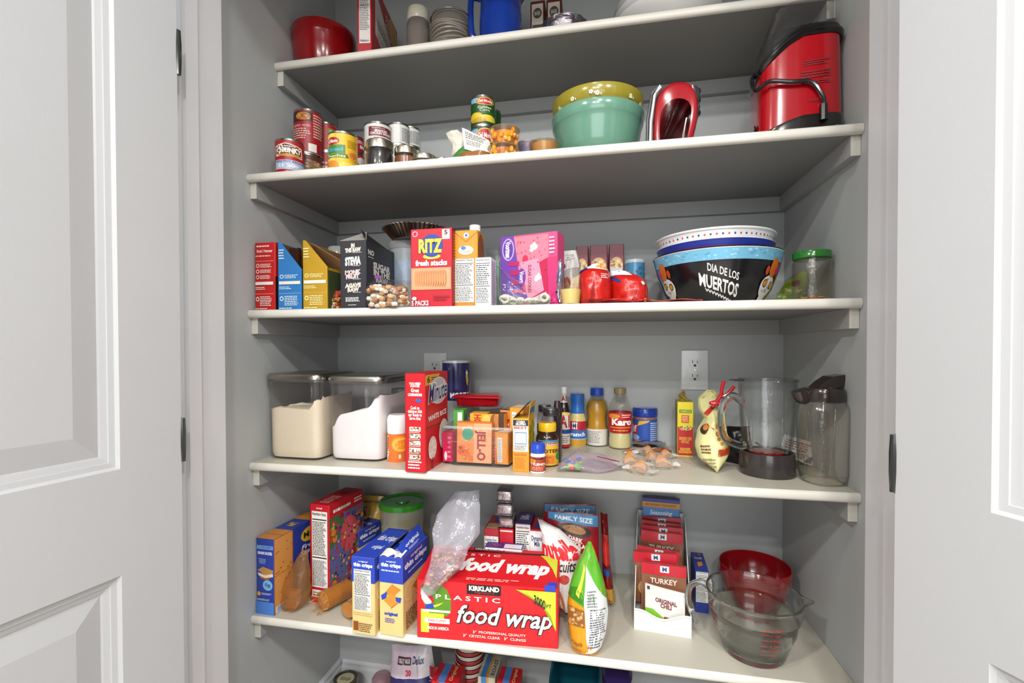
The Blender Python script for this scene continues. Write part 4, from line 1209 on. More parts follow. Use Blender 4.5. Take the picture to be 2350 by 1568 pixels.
# clear bin with dessert boxes
a, c = Vector(onz(1028, 1068, Z4)), Vector(onz(1166, 1075.5, Z4))
w = (c - a).length; rz = math.atan2(c.y - a.y, c.x - a.x); nrm = Vector((-math.sin(rz), math.cos(rz))); ex = Vector((math.cos(rz), math.sin(rz)))
h = (HZ(*a, 976) + HZ(*c, 981)) / 2 - Z4
D = .12
m = (a + c) / 2 + nrm * D / 2
b = B()
sx = [(0, w * .97, D * .95, 0, 0, 8), (.004, w, D, 0, 0, 9), (h * .6, w * 1.08, D * 1.1, 0, 0, 10), (h * .62, w * 1.11, D * 1.13, 0, 0, 10), (h - .004, w * 1.15, D * 1.2, 0, 0, 10), (h - .004, w * 1.2, D * 1.26, 0, 0, 10), (h, w * 1.2, D * 1.26, 0, 0, 10), (h, w * 1.13, D * 1.17, 0, 0, 10), (h * .6, w * 1.06, D * 1.07, 0, 0, 10), (.006, w * .97, D * .95, 0, 0, 8)]
Loft(sx).mesh(b, 'c#eef0f2', 64, 1)
rm_ = B(); Loft([(h - .005, w * 1.2, D * 1.26, 0, 0, 10), (h + .0004, w * 1.205, D * 1.265, 0, 0, 10), (h + .0004, w * 1.12, D * 1.16, 0, 0, 10), (h - .003, w * 1.12, D * 1.16, 0, 0, 10)]).mesh(rm_, 'k#f6f8fa', 64, 1, False, False)
Loft([(h * .6, w * 1.082, D * 1.102, 0, 0, 10), (h * .625, w * 1.112, D * 1.132, 0, 0, 10)]).mesh(rm_, 'k#f6f8fa', 64, 1, False, False)
thing('clear_bin', 'clear plastic bin holding the gelatin and pudding boxes', 'bin', (m.x, m.y, Z4), [('bin', b), ('rim', rm_)], rz)
def inb(x, y, z=.007):
    p = m + ex * x + nrm * y
    return (p.x, p.y, Z4 + z)
OG = '#e07a2c'
def small(name, label, w_, d_, h_, key, faces, loc, rot=0, tilt=0):
    return thing(name, label, 'box', loc, [('carton', boxmesh(w_, d_, h_, key, faces))], rot=(tilt, 0, rz + rot))
fw_ = .088
small('gelatin_box', 'orange gelatin dessert box facing out at the front of the clear bin', fw_, .02, .098, '#e9894a',
      {'f': [('r', '#f0a678', .5, 0, 1, 1), ('S', ['#e0702a', '#d65a1e', '#e58a3e'], .11, .1, .42, .42, 30, .08, .9), ('S', ['#ef9a5a', '#f0b088'], .12, .55, .88, .86, 16, .09, .9), ('e', '#3f9a78', .16, .55, .48, .85), ('t', '#a32a2a', 'JELL-O', .52, .06, .84, .8, {'rot': -90, 'fat': .04}), ('r', '#d86a1e', 0, .97, 1, 1)], 't': [('r', '#d86a1e', 0, 0, 1, 1)]}, inb(-.012, -.043), tilt=R_(-3))
small('gelatin_box', 'pink gelatin dessert box at the bin side below the green one', .026, .085, .072, '#c8184c', {'f': [('e', '#efd5d9', .2, .04, .5, .35), ('L', '#e8879f', .55, .1, .9, .9, 5)], 't': [('r', '#a8123c', 0, 0, 1, 1)]}, inb(-.075, -.01), R_(-6))
small('tea_box', 'green and white carton tilted up out of the clear bin', .026, .045, .108, '#4aa03c', {'f': [('r', '#dfe3df', .35, .0, .85, .95), ('t', '#2a5a2a', 'HEX', .4, .3, .8, .36), ('L', '#8a8f8a', .4, .05, .8, .25, 5), ('r', '#4aa03c', 0, .55, .4, 1)], 'r': [('e', '#2d6a1e', .1, .4, .9, .9)]}, inb(-.066, .012, .02), R_(4))
small('pudding_box', 'yellow and brown box lying across the top of the clear bin', .088, .04, .04, '#e2a32a', {'f': [('t', '#b3202a', 'HOT', .12, .1, .34, .95, {'rot': -90, 'fat': .04}), ('e', '#f0c05a', .36, .1, .62, .95), ('e', '#8a5426', .6, .0, .8, 1), ('r', '#4a2a18', .84, 0, 1, 1), ('e', '#b5763a', .7, .1, .84, 1)], 't': [('r', '#5a3a1e', .5, 0, 1, 1)]}, inb(.012, .0, .082), R_(0))
small('dessert_box', 'orange box filling the back of the clear bin below the yellow one', .1, .05, .072, '#d2691e', {'f': [('L', '#f2c9a0', .1, .1, .9, .9, 8)]}, inb(.01, .004, .008))
small('gelatin_box', 'small orange box with a pale panel by the end of the clear bin', .034, .075, .075, '#e8973a', {'f': [('r', '#dcd8d2', .2, .06, .55, .85), ('L', '#9a9a9a', .24, .1, .5, .8, 12), ('p', '#d8602a', [(0, 0), (.2, 0), (.1, .5), (0, .5)])], 't': [('r', '#d9c6b0', .1, .1, .9, .9)]}, inb(.062, -.014), R_(-8))
small('chocolate_box', 'upright brown and red chocolate box behind the yellow one', .026, .05, .115, '#3a1d14', {'f': [('r', '#b5241e', .0, .55, 1, .78), ('t', '#eadfd0', 'YCH', .1, .64, .9, .73), ('r', '#d68a4a', 0, .8, 1, 1), ('t', '#d8c6a0', 'RICH', .3, .1, .7, .5, {'rot': 90})], 't': [('S', ['#c9703a', '#e0b070', '#7a2a1a'], 0, 0, 1, 1, 30, .12, .5)]}, inb(.052, .045, .012), R_(-6))
small('gelatin_box', 'tall orange box with pale side panel next to the chocolate box', .036, .07, .128, '#e8942a', {'f': [('r', '#dcd8d2', .18, .2, .5, .92), ('L', '#9a9a9a', .22, .23, .46, .88, 14), ('p', '#d8502a', [(0, 0), (.5, 0), (.2, .4), (0, .5)])], 't': [('r', '#d9c6b0', .1, .1, .9, .9)]}, inb(.086, .035, .008), R_(-6))
# red trapezoid tub
x0, zb = ony(1041, 934, -.2); x1, zt_ = ony(1140, 908, -.2); w = x1 - x0
zt_ = ony(1090, 911, -.2)[1]; hh = zt_ - zb
b = B(); Loft([(0, w * .93, .06, 0, 0, 6), (.002, w * .96, .065, 0, 0, 7), (hh * .9, w, .085, 0, 0, 8), (hh * .9, w * .9, .07, 0, 0, 8)]).mesh(b, 'g#b0101e', 48)
l = B()
P = [(-w * .56, -.046), (w * .56, -.05), (w * .46, .045), (-w * .52, -.005)]
P = [(-w * .55, -.045), (w * .57, -.05), (w * .43, .05), (-w * .50, .03)]
vs = [(x, y, hh * .88) for x, y in P] + [(x, y, hh) for x, y in P] + [(x * .9, y * .85, hh + .004) for x, y in P]
l.add(vs, [(3, 2, 1, 0)] + [(r * 4 + k, r * 4 + (k + 1) % 4, r * 4 + 4 + (k + 1) % 4, r * 4 + 4 + k) for r in range(2) for k in range(4)] + [(8, 9, 10, 11)], 'g#a80e1c')
thing('plastic_tub', 'red plastic tub with skewed lid on top of the dessert boxes', 'food container', ((x0 + x1) / 2, -.155, zb), [('tub', b), ('lid', l)], R_(3))

# tall opened yellow box
a, c = onz(1176.5, 1082.5, Z4), onz(1214, 1084.5, Z4)
h = HZ(*a, 960) - Z4
def flaps(w, D, h):
    k = B()
    k.sheet(lambda u, v: (-w / 2 + .002 + (w * .8) * v, -D / 2 + D * u, h + .034 * v * (1 - .0 * u)), 6, 4, '#7d7468', .0008)
    y_ = B()
    S = y_.sheet(lambda u, v: (w / 2 - .0005 + .004 * v, -D / 2 + D * u, h - .002 + .035 * v + .004 * math.sin(PI * u)), 6, 4, '#d9a92a', .0008)
    decals(y_, S, [('r', '#2f78b0', .05, .2, .9, .6)])
    return [('flap', k), ('flap', y_)]
carton('baking_box', 'opened yellow and orange carton with raised flaps beside the blue capped bottle', 'box', a, c, .075, h, Z4, '#dfa42c',
       {'f': [('r', '#dedad2', .04, .38, .96, .97), ('r', '#23262e', .04, .86, .96, .97), ('t', '#e8e4dc', 'CORN\nMUFFIN', .2, .87, .8, .96, {'fat': .04}), ('t', '#b5333a', 'BEST', .1, .8, .9, .85), ('r', '#5573a8', .14, .52, .86, .74), ('r', '#e8e6e0', .17, .535, .83, .725),
              ('L', '#777', .1, .4, .9, .5, 4), ('r', '#df8c26', .03, .01, .97, .37), ('L', '#8a4a16', .1, .3, .9, .35, 2), ('L', '#b56a1e', .14, .06, .86, .28, 9)],
        'r': [('S', ['#5a8a2a', '#c9b02a', '#8aa02e'], .05, .2, .95, .9, 30, .12, .9), ('r', '#dfa42c', 0, .93, 1, 1)]}, extra=flaps)

CAPR = [(.80, .9), (.80, 1.0)]
bottle('medicine_bottle', 'small white medicine bottle with blue cap, front of the shelf', 'bottle', (1217, 1252, 1088.5, Z4, 1016),
       [(0, .9), (.02, 1), (.6, 1), (.67, .9), (.7, .8)], 'g#ecebe8', None, ([(.66, .9), (.68, .98), (.85, 1.02), (.9, .98), (.98, .9), (1, .78)], 'g#2246b4'),
       deco=[(.07, .56, 170, [('r', '#a83a22', 0, 0, 1, 1), ('r', '#d98a3a', 0, .55, .4, .85), ('t', '#ecdccf', 'TYLENOL', .12, .42, .92, .6, {'fat': .04}), ('r', '#3a1a18', .3, .84, .75, .93), ('L', '#d9a08a', .1, .08, .9, .36, 4)])])
bottle('vitamin_bottle', 'amber vitamin bottle with yellow cap and yellow label', 'bottle', (1230, 1282, 1073, Z4, 969),
       [(0, .9), (.02, 1), (.62, 1), (.7, .93), (.76, .72), (.8, .7)], 'g#2c1710', None, ([(.8, .78), (.81, .8), (.97, .8), (1, .74)], 'g#e2b022'),
       deco=[(.04, .62, 180, [('r', '#e0a82e', 0, 0, 1, .9), ('r', '#4c7a9c', .2, .9, 1, 1), ('r', '#8a3a2a', .3, .78, 1, .88), ('t', '#f0e6d8', 'Nature', .4, .79, .9, .87), ('t', '#2a2018', 'PROTEIN', .2, .5, .9, .64, {'fat': .03}), ('e', '#2f8a3a', .75, .2, 1, .5), ('r', '#d8782a', .05, .08, .7, .4), ('L', '#8a4a1a', .1, .1, .65, .36, 4)])])
def darkjar(px0, px1, pt, y, lab):
    x, _, r = RC(px0, px1, pt, y)
    h = HZ(x, y - r, pt + 4) - Z4
    b = B(); Loft([(0, r * 1.85), (.004, r * 2), (h * .72, r * 2), (h * .82, r * 1.85), (h * .86, r * 1.5), (h * .88, r * 1.45)]).mesh(b, 'c#b8aeb6', 36)
    c = B(); Loft([(.004, r * 1.85), (.008, r * 1.93), (h * .6, r * 1.93), (h * .62, r * 1.8)]).mesh(c, 'g#2a1a1c', 32)
    l = B(); Loft([(h * .86, r * 1.6), (h * .87, r * 1.64), (h * .98, r * 1.64), (h, r * 1.5)]).mesh(l, 'g#26252a', 36)
    thing('spice_jar', lab, 'jar', (x, y, Z4), [('jar', b), ('lid', l), ('contents', c)], facing(x, y))
darkjar(1241, 1289, 935, -.25, 'larger clear jar of dark contents with black lid behind the vitamin bottle')
darkjar(1232, 1268, 927, -.17, 'smaller dark jar whose black lid shows behind the yellow carton')
bottle('sauce_bottle', 'dark steak sauce bottle with white cap', 'bottle', (1281, 1308, 1030, Z4, 888),
       [(0, .9), (.02, 1), (.6, 1), (.68, .8), (.76, .5), (.84, .42), (.94, .42)], 'g#1c0f0e', None, ([(.885, .48), (.895, .5), (.99, .5), (1, .44)], 'g#e4e2e2'),
       deco=[(.02, .6, 180, [('r', '#dcd5c8', 0, 0, 1, .97), ('r', '#b8242c', 0, 0, 1, .08), ('t', '#a82430', 'A1', .25, .55, .85, .9, {'fat': .04}), ('r', '#2a3f8a', .05, .38, 1, .5), ('L', '#777', .2, .12, .85, .34, 4), ('e', '#e0c46a', .1, .9, .9, .99)]),
             (.745, .88, 170, [('r', '#d8d0c8', .0, 0, 1, 1), ('t', '#8a2434', 'A1', .15, .1, .85, .85, {'fat': .06})])])
x, y, r = RC(1268, 1290, 975, -.2)
h = HZ(x, y, 920) - Z4
b = B(); Loft([(0, r * 1.8), (.003, r * 2), (h * .8, r * 2), (h, r * 1.2)]).mesh(b, 'g#33201e', 24)
thing('sauce_bottle', 'brown rounded bottle peeking out behind the steak sauce', 'bottle', (x, y, Z4), [('bottle', b)])
bottle('mustard_bottle', 'squat necked mustard bottle with blue shrink wrapped cap', 'bottle', (1304, 1346, 1027, Z4, 903),
       [(0, .9), (.02, .98), (.4, 1), (.52, .95), (.6, .8), (.66, .72)], 'g#cdb878', None,
       ([(.62, .76), (.64, .78), (.7, .72), (.78, .76), (.84, .72), (.9, .78), (.96, .76), (.985, .78), (1, .7)], 'g#2f68b8'),
       deco=[(.02, .5, 180, [('r', '#a8202e', 0, .62, 1, .97), ('r', '#e0e0e4', .3, .66, .5, .94), ('t', '#22305f', 'M', .34, .7, .46, .9), ('r', '#3467b0', 0, .3, 1, .62), ('t', '#e8eef8', 'ranch', .25, .38, .8, .55, {'fat': .04}), ('e', '#d0982e', .1, .02, .9, .3), ('p', '#8fb8d8', [(0, .3), (1, .3), (.9, .24), (.1, .24)])])])
bottle('oil_bottle', 'clear bottle of golden cooking oil with blue cap', 'bottle', (1345, 1395, 1026, Z4, 890),
       [(0, .88), (.02, .98), (.3, 1), (.33, 1), (.34, .92), (.42, .94), (.48, .88), (.54, .95), (.66, 1), (.76, .86), (.84, .62), (.88, .55)], 'c#f4eed8', None, ([(.87, .6), (.88, .62), (.99, .62), (1, .55)], 'g#2448b0'),
       contents=([(.012, .86), (.03, .93), (.32, .94), (.34, .88), (.42, .9), (.48, .84), (.54, .9), (.66, .95), (.75, .82), (.78, .7)], 'g#b88a24', 'oil'),
       lab=([(.02, .99), (.3, 1.02)], '#d6d2c8', [(.02, .3, 170, [('L', '#888', .15, .15, .65, .9, 8)])]))
bottle('syrup_bottle', 'corn syrup bottle with red label and tan cap, half empty', 'bottle', (1396, 1450, 1033, Z4, 890),
       [(0, .85), (.02, .96), (.12, 1), (.28, .9), (.32, .95), (.58, .98), (.64, .98), (.74, .88), (.82, .6), (.87, .48), (.9, .46)], 'c#f2efe4', None, ([(.9, .5), (.905, .53), (.99, .53), (1, .48)], 'g#93805c'),
       contents=([(.012, .83), (.03, .92), (.12, .94), (.26, .86), (.3, .84)], 'g#d6cc98', 'syrup'),
       lab=([(.27, .96), (.32, .99), (.57, 1.01), (.6, .99)], '#b0141e', [(.27, .6, 180, [('t', '#f4f0e8', 'Karo', .26, .38, .86, .72, {'fat': .05}), ('r', '#e0982e', .2, .25, .85, .3), ('e', '#d98a2e', .12, .72, .5, .95), ('L', '#efd0c0', .55, .75, .85, .95, 2), ('L', '#e0a060', .3, .08, .8, .2, 1)])]))
bottle('peanut_butter_jar', 'peanut butter jar with blue screw lid and blue label', 'jar', (1451, 1509, 1027, Z4, 935),
       [(0, .9), (.03, .98), (.7, .98), (.76, .94), (.8, .9)], 'g#a86a36', None, ([(.77, .98), (.79, 1.02), (.95, 1.02), (1, .94)], 'g#2244a8', 36),
       deco=[(.03, .72, 180, [('r', '#2c50a4', 0, 0, 1, 1), ('r', '#c9202c', .02, .4, .3, .8), ('t', '#f0ece4', 'Jif', .05, .42, .28, .76, {'fat': .03}), ('p', '#d9a82c', [(.3, .74), (.6, .9), (.62, .96), (.35, .93)]), ('e', '#c07a3c', .15, .0, .6, .22), ('e', '#8fb0d8', .08, .2, .36, .42), ('L', '#c9d4ea', .64, .2, .96, .9, 9)])])

# zip bag with bright candy
a = onz(1312, 1096, Z4)
def lying(secs, key, wob, seed, fr=22, sub=4, seg=28):     # film bag lying on the shelf; secs along x: (x, width, height)
    b = B()
    vs, fs = [], []
    n = (len(secs) - 1) * sub + 1
    for i in range(n):
        t = i / sub; k = min(int(t), len(secs) - 2); f = t - k
        x, w, h, yc = [secs[k][q] + (secs[k + 1][q] - secs[k][q]) * f for q in range(4)]
        for j in range(seg):
            th = 2 * PI * j / seg
            y = yc + w / 2 * math.cos(th)
            z = h * (.5 + .5 * math.sin(th)) if math.sin(th) > 0 else h * .5 * (1 + math.sin(th)) ** 1.5
            q = noise.noise(Vector((x, y, z)) * fr + Vector((seed, seed * 2, 0))) * wob
            vs.append((x + q * .6, y + q, max(.0006, z + q * (z > h * .2))))
    fs = [(i * seg + k, i * seg + (k + 1) % seg, (i + 1) * seg + (k + 1) % seg, (i + 1) * seg + k) for i in range(n - 1) for k in range(seg)]
    fs += [tuple(range(seg))[::-1], tuple(range((n - 1) * seg, n * seg))]
    b.add(vs, fs, key, True)
    return b
x0, y0 = onz(1300, 1085, Z4)
bag = lying([(-.022, .05, .006, .0), (-.01, .09, .022, .01), (.02, .12, .036, .03), (.06, .13, .024, .045), (.10, .10, .012, .045), (.125, .05, .004, .05)], 'k#ddd0e0', .008, 3)
zp = B(); S = zp.sheet(lambda u, v: (.068 + .05 * u, .006 + .012 * u - .014 * v + .01, .030 - .012 * u + .006 * v), 8, 3, 'b#b02a78')
cn = B(); rnd = random.Random(4)
cc = ['g#5cb030', 'g#e2b820', 'g#2f78d0', 'g#e0502a', 'g#6cc83a', 'g#e8842a']
for k in range(20):
    q = (rnd.random(), rnd.random())
    cn.blob((-.006 + .036 * q[0], -.022 + .05 * q[1] + .008, .008 + .012 * ((k % 3) / 2)), .0072, cc[k % 6], 10, (1.1, 1, .75), .1, k)
thing('candy_bag', 'slack zip bag of bright round candies lying before the bottles', 'plastic bag', (x0, y0 + .022, Z4 + .0005), [('bag', bag), ('zip', zp), ('candies', cn)], R_(-3))
# fortune cookies in cellophane, one thing each
FC = [(1446, 1076, 20, 1), (1470, 1090, -30, 1.1), (1500, 1062, 70, 1), (1520, 1078, 10, 1.15), (1450, 1058, 100, .9), (1485, 1048, -60, 1), (1530, 1056, 30, .9)]
FL_ = ['fortune cookie nearest the pink zip of the candy bag', 'fortune cookie lowest in the cellophane pile', 'fortune cookie in the middle of the cellophane pile', 'large fortune cookie at the shelf front, far end of the pile', 'fortune cookie tucked behind the one by the pink zip', 'fortune cookie at the back of the pile below the peanut butter', 'fortune cookie at the outer back of the pile by the yellow carton']
def cookie():
    c = B()
    def fn(u, v):
        a = PI * (u - .5) * 1.5
        R = .014 + .009 * math.sin(PI * v)
        return (.017 * math.sin(a) * (1 - .2 * v), -.014 + .028 * v + .006 * math.cos(a), .006 + R * max(0, math.cos(a * .8)) * (1 - .55 * abs(v - .5)))
    c.sheet(fn, 16, 10, 'd#c08442', .0012)
    c.blob((0, .0, .009), .0095, 'd#a9723a', 12, (1.7, .8, .8), .2, 3)
    f = B()
    Loft([(.0008, .05, .03), (.006, .054, .036), (.016, .046, .03), (.024, .018, .014), (.0255, .004, .004)], .005, 90, 5).mesh(f, 'k#f4f0ea', 26, 3)
    for s in (-1, 1):
        f.sheet(lambda u, v, s=s: (s * (.022 + .016 * u), -.014 + .028 * v, .008 + .0025 * math.sin(v * 22 + u * 5) + .002 * u), 6, 14, 'k#f8f6f2', .0004)
    return [('cookie', c), ('wrapper', f)]
src = None
for k, (px, py, r, s) in enumerate(FC):
    x, y = onz(px, py, Z4)
    if src is None:
        src = thing('fortune_cookie', FL_[k], 'cookie', (x, y + .012, Z4 + .0005), cookie(), R_(r), 'fortune cookies in cellophane')
    else:
        o_ = copy_thing(src, (x, y + .012, Z4 + .0005), FL_[k], R_(r)); o_.scale = (.9 * s,) * 3
# sauce sachets and a foil packet behind them
def sachet(name, label, px, py, w, d, key, ds, r, z=.002, g=None):
    x, y = onz(px, py, Z4)
    b = B(); S = b.sheet(lambda u, v: (-w / 2 + w * u, -d / 2 + d * v, .006 * (max(0, math.sin(PI * u) * math.sin(PI * v))) ** .5 + .0012 * math.sin(14 * u + 5 * v)), 14, 8, key, .0012)
    decals(b, S, ds, base=.0008)
    thing(name, label, 'packet', (x, y, Z4 + z), [('sachet', b)], R_(r), g)
sachet('sauce_sachet', 'orange and white sauce sachet behind the fortune cookies', 1462, 1040, .075, .03, 'b#d8d4d0', [('r', '#d8502a', 0, .2, .3, .8), ('r', '#b8342a', .3, .4, .9, .6), ('r', '#2a7a6a', .5, .65, .8, .8)], 3)
sachet('sauce_sachet', 'brown and red sauce sachet at the foot of the peanut butter jar', 1510, 1036, .07, .028, 'b#9a5a34', [('r', '#d8c8a8', .1, .3, .8, .5), ('r', '#b3281e', .6, .1, .95, .9)], -8)
sachet('foil_packet', 'shiny silver packet lying on the sachets below the peanut butter', 1490, 1028, .09, .04, 'f#b8b8bc', [('r', '#2a2a2e', .1, .4, .9, .5)], -4, .014)
x, y = onz(1523, 1020, Z4)
b = B(); b.blob((0, 0, .012), .012, 'g#1a1a1c', 12, (1.1, .8, 1), .3, 2); b.tube([(0, 0, .016), (-.006, .004, .03), (.004, .004, .026)], .003, 'g#1a1a1c', 8)
thing('bottle_stopper', 'small black rubber stopper behind the silver packet', 'stopper', (x, y, Z4), [('stopper', b)])

# yellow and red carton with torn inner bag
a, c = onz(1554, 1047, Z4), onz(1591.5, 1049, Z4)
a2 = onz(1536, 1030, Z4)
h = (HZ(*a, 924) + HZ(*c, 922)) / 2 - Z4
def tuft(w, D, h):
    t = B()
    t.sheet(lambda u, v: (-.004 + (.02 + .006 * math.sin(5 * v)) * (u - .5) * (1 - .5 * v) + .004 * math.sin(9 * v), .004 * math.sin(12 * u), h + .024 * v + .004 * math.sin(10 * u)), 10, 5, 'b#a08a3c', .0006)
    return [('inner_bag', t)]
carton('sauce_mix_box', 'slim yellow and red carton with a torn inner bag sticking out', 'box', a, c, .06, h, Z4, '#d8c81e',
       {'f': [('r', '#b81e20', .03, .02, .97, .54), ('t', '#d8b33a', 'SEASONED CHIPS\nWITH SALT', .12, .24, .88, .36), ('t', '#e2c02a', 'SEASONED\nSAZONADOR', .1, .06, .9, .16, {'fat': .03}), ('e', '#e8d8a0', .12, .48, .88, .56), ('S', ['#c0562a', '#6a8a2a'], .2, .49, .8, .55, 10, .08, .3), ('r', '#4a7a24', .12, .8, .88, .86), ('t', '#d8c81e', 'COMERCIO', .17, .81, .83, .85), ('r', '#c94a2a', .25, .62, .72, .76), ('L', '#e8c07a', .3, .64, .68, .75, 4)],
        'l': [('r', '#7a7228', 0, 0, 1, 1), ('L', '#5a5420', .2, .1, .8, .9, 14)], 't': [('r', '#a8962a', 0, 0, 1, 1)]}, extra=tuft)

# chip bag held by a red clip, black bag behind
b, o, P = pouch([(1622, 893), (1602, 912), (1602, 936), (1616, 958), (1600, 985), (1594, 1018), (1602, 1048), (1638, 1076)], [(1640, 893), (1652, 912), (1650, 934), (1650, 954), (1662, 982), (1674, 1010), (1672, 1042), (1643, 1078)], 'b#d8d296', -.17, -.27, .055,
    [('p', '#b8342a', [(.1, .66), (.6, .78), (.7, .74), (.2, .62)]), ('e', '#3a2a22', .05, .4, .3, .52), ('e', '#c07a3a', .1, .44, .28, .52), ('p', '#b3281e', [(.2, .5), (.5, .46), (.5, .44), (.2, .52)]), ('S', ['#c8843a', '#a86828', '#dca858'], .6, .22, .95, .55, 34, .07, .5), ('r', '#a83a22', .55, .17, .95, .24), ('L', '#6a3a22', .12, .2, .42, .3, 3), ('L', '#8a8458', .1, .05, .5, .16, 3),
     ('S', ['#b8ac60', '#c8bc72'], .1, .86, .9, .98, 12, .05, .4)], amp=.008, seed=31, nv=26)
o = (o[0], o[1], Z4 + .001)
thing('chip_bag', 'pale yellow tortilla chip bag folded over and clipped shut', 'bag', o, [('bag', b)])
cl = B()
x0, zc = ony(1652, 915, -.235)
cp = lambda px, py, y=0: (lambda q: (q[0] - x0, y, q[1] - zc))(ony(px, py, -.235))
cl.tube(smooth_path([cp(1634, 934), cp(1642, 922), cp(1653, 908), cp(1655, 892), cp(1660, 874)]), .0042, 'g#b8141e', 10)
cl.tube(smooth_path([cp(1650, 912, .002), cp(1662, 908, .002), cp(1673, 900, .002), cp(1684, 886, .002)]), .0042, 'g#b8141e', 10)
cl.blob(cp(1641, 925), .010, 'g#c02430', 12, (1.5, .6, .7), .1, 2)
thing('bag_clip', 'red plastic bag clip at the neck of the tortilla chip bag', 'clip', (x0, -.24, zc), [('clip', cl)])
b, o, P = pouch([(1668, 960), (1668, 1000), (1664, 1040)], [(1720, 960), (1725, 1000), (1725, 1042)], 'b#17151a', -.16, -.17, .05, seed=9)
thing('coffee_bag', 'black film bag in the shade behind the blender jar', 'bag', (o[0], o[1], Z4 + .001), [('bag', b)])

# blender jar
x, y, r = RB(1694, 1829, 1101, Z4)
hb_ = HZ(x, y - r, 1049) - Z4
h = HZ(x, y, 872) - Z4
print('BLENDER', x, y, r, hb_, h)
base = B(); Loft([(0, r * 1.96), (.004, r * 2), (hb_ * .6, r * 1.97), (hb_, r * 1.9), (hb_ * 1.02, r * 1.8), (hb_ * .8, r * 1.6), (hb_ * .8, r * .1)]).mesh(base, 'g#35302f', 56)
rt = r * 1.02
j = B()
th = .0035
pr = [(hb_ * .8, r * .8), (hb_ * 1.1, r * .84), (h * .45, r * .93), (h * .8, r * 1.0), (h * .96, rt), (h, rt * 1.02)]
L = Loft([(z, 2 * q) for z, q in pr] + [(h, 2 * rt * 1.02 - 2 * th)] + [(z, 2 * q - 2 * th) for z, q in pr[::-1][1:]])
L.mesh(j, 'e#e8ecee', 56, 2, False, False)
for k in range(4):      # inner ribs
    a = PI / 4 + k * PI / 2 - .5
    j.tube([(q * .97 * math.cos(a + .25 * (z / h)), q * .97 * math.sin(a + .25 * (z / h)), z) for z, q in [(hb_ * 1.1, r * .82), (h * .3, r * .88), (h * .5, r * .92), (h * .62, r * .96)]], .005, 'e#e8ecee', 8, rr=[.006, .005, .004, .001])
rim = B(); rim.tube([((rt * 1.0) * math.cos(2 * PI * k / 48), (rt * 1.0) * math.sin(2 * PI * k / 48), h) for k in range(49)], .0028, 'e#dfe8ea', 8)
hd = B()
hp = [(-rt * .96, 0, h * .76), (-rt - .018, 0, h * .83), (-rt - .04, 0, h * .74), (-rt - .044, 0, h * .55), (-rt - .036, 0, h * .38), (-rt * .98 - .006, 0, h * .30), (-r * .86, 0, h * .30)]
hd.tube(smooth_path(hp), .0085, 'G#eef4ee', 14)
lip = B(); lip.sheet(lambda u, v: (-rt * .99 - .022 * u, -.012 + .024 * v, h - .002 + .002 * math.sin(PI * v)), 4, 6, 'g#3a3f3a', .0025)
bl = B()
for k in range(4):
    a = k * PI / 2 + .4
    bl.add([(0, 0, hb_ * 1.05), (.028 * math.cos(a), .028 * math.sin(a), hb_ * 1.05 + (.014 if k % 2 else .004)), (.026 * math.cos(a + .35), .026 * math.sin(a + .35), hb_ * 1.05 + (.012 if k % 2 else .003)), (0, 0, hb_ * 1.05 + .002)], [(0, 1, 2), (0, 2, 3), (1, 3, 2), (0, 3, 1)], 'm#b9b9bb')
gk = B(); Loft([(hb_ * .82, r * 1.2), (hb_ * 1.0, r * 1.2), (hb_ * 1.03, r * .9), (hb_ * 1.03, r * .2)]).mesh(gk, 'g#8c1a20', 32)
thing('blender_jar', 'clear blender jar with thick handle on a black base', 'blender', (x, y, Z4), [('jar', j, [('rim', rim)]), ('handle', hd), ('base', base), ('blade', bl), ('gasket', gk), ('pour_lip', lip)], rz=R_(12))
# curled receipt
b = B(); x0, zt_ = ony(1800, 1000, -.2); 
F_ = world_sheet([(1800, 998), (1792, 1030), (1786, 1040)], [(1876, 1020), (1868, 1050), (1864, 1072)], '', -.17, -.19, amp=.004, seed=3)
o_ = Vector(F_(.5, 0)); zmin = min(F_(u, 0)[2] for u in (0, .5, 1)); o_.z = zmin
S = b.sheet(lambda u, v: tuple(Vector(F_(u, v)) - o_), 12, 10, '#dcd8d4', .0006)
decals(b, S, [('L', '#a05a5a', .1, .55, .9, .9, 4), ('L', '#777', .1, .15, .9, .5, 5), ('p', '#6a6a6c', [(.7, .05), (.95, .1), (.95, .5), (.85, .4)])], base=.0006)
thing('paper_slip', 'curled white paper slip behind the blender jar and pitcher', 'paper', (o_.x, o_.y, max(o_.z, Z4 + .001)), [('paper', b)])

# clear pitcher with black flip lid
x, y, r = RB(1829, 1950, 1119, Z4)
ht = HZ(x, y, 893) - Z4
h = HZ(x, y - r * .8, 920) - Z4
print('PITCHER', x, y, r, h, ht)
j = B()
P_ = [(0, .72), (.006, .86), (.02, .93), (h * .12, .96), (h * .5, .98), (h * .8, 1), (h * .9, .97), (h * .96, .84), (h, .78)]
L = Loft([(z, 2 * r * q, 2 * r * q, 0, 0, 2.6) for z, q in P_] + [(z, 2 * r * q - .004, 2 * r * q - .004, 0, 0, 2.6) for z, q in P_[::-1]])
L.mesh(j, 'e#ecdfcc', 56, 1, False, False)
for k in range(6):
    a = k * PI / 3 + .2
    j.tube([(r * q * .99 * math.cos(a + .3 * z / h), r * q * .99 * math.sin(a + .3 * z / h), z) for z, q in P_[3:7]], .0016, 'e#f2ece0', 6)
lid = B(); Loft([(h * .97, r * 1.6), (h * .975, r * 1.72), (h * 1.02, r * 1.76), (h * 1.09, r * 1.74), (h * 1.13, r * 1.6), (h * 1.135, r * .1)]).mesh(lid, 'g#2e2523', 48)
sp = B()
hh = h * 1.135
sp.tube(smooth_path([(-r * .78, 0, hh - .016), (-r * .95, 0, hh - .02), (-r * 1.08, 0, hh - .006)]), .016, 'g#2e2523', 14, rr=None)
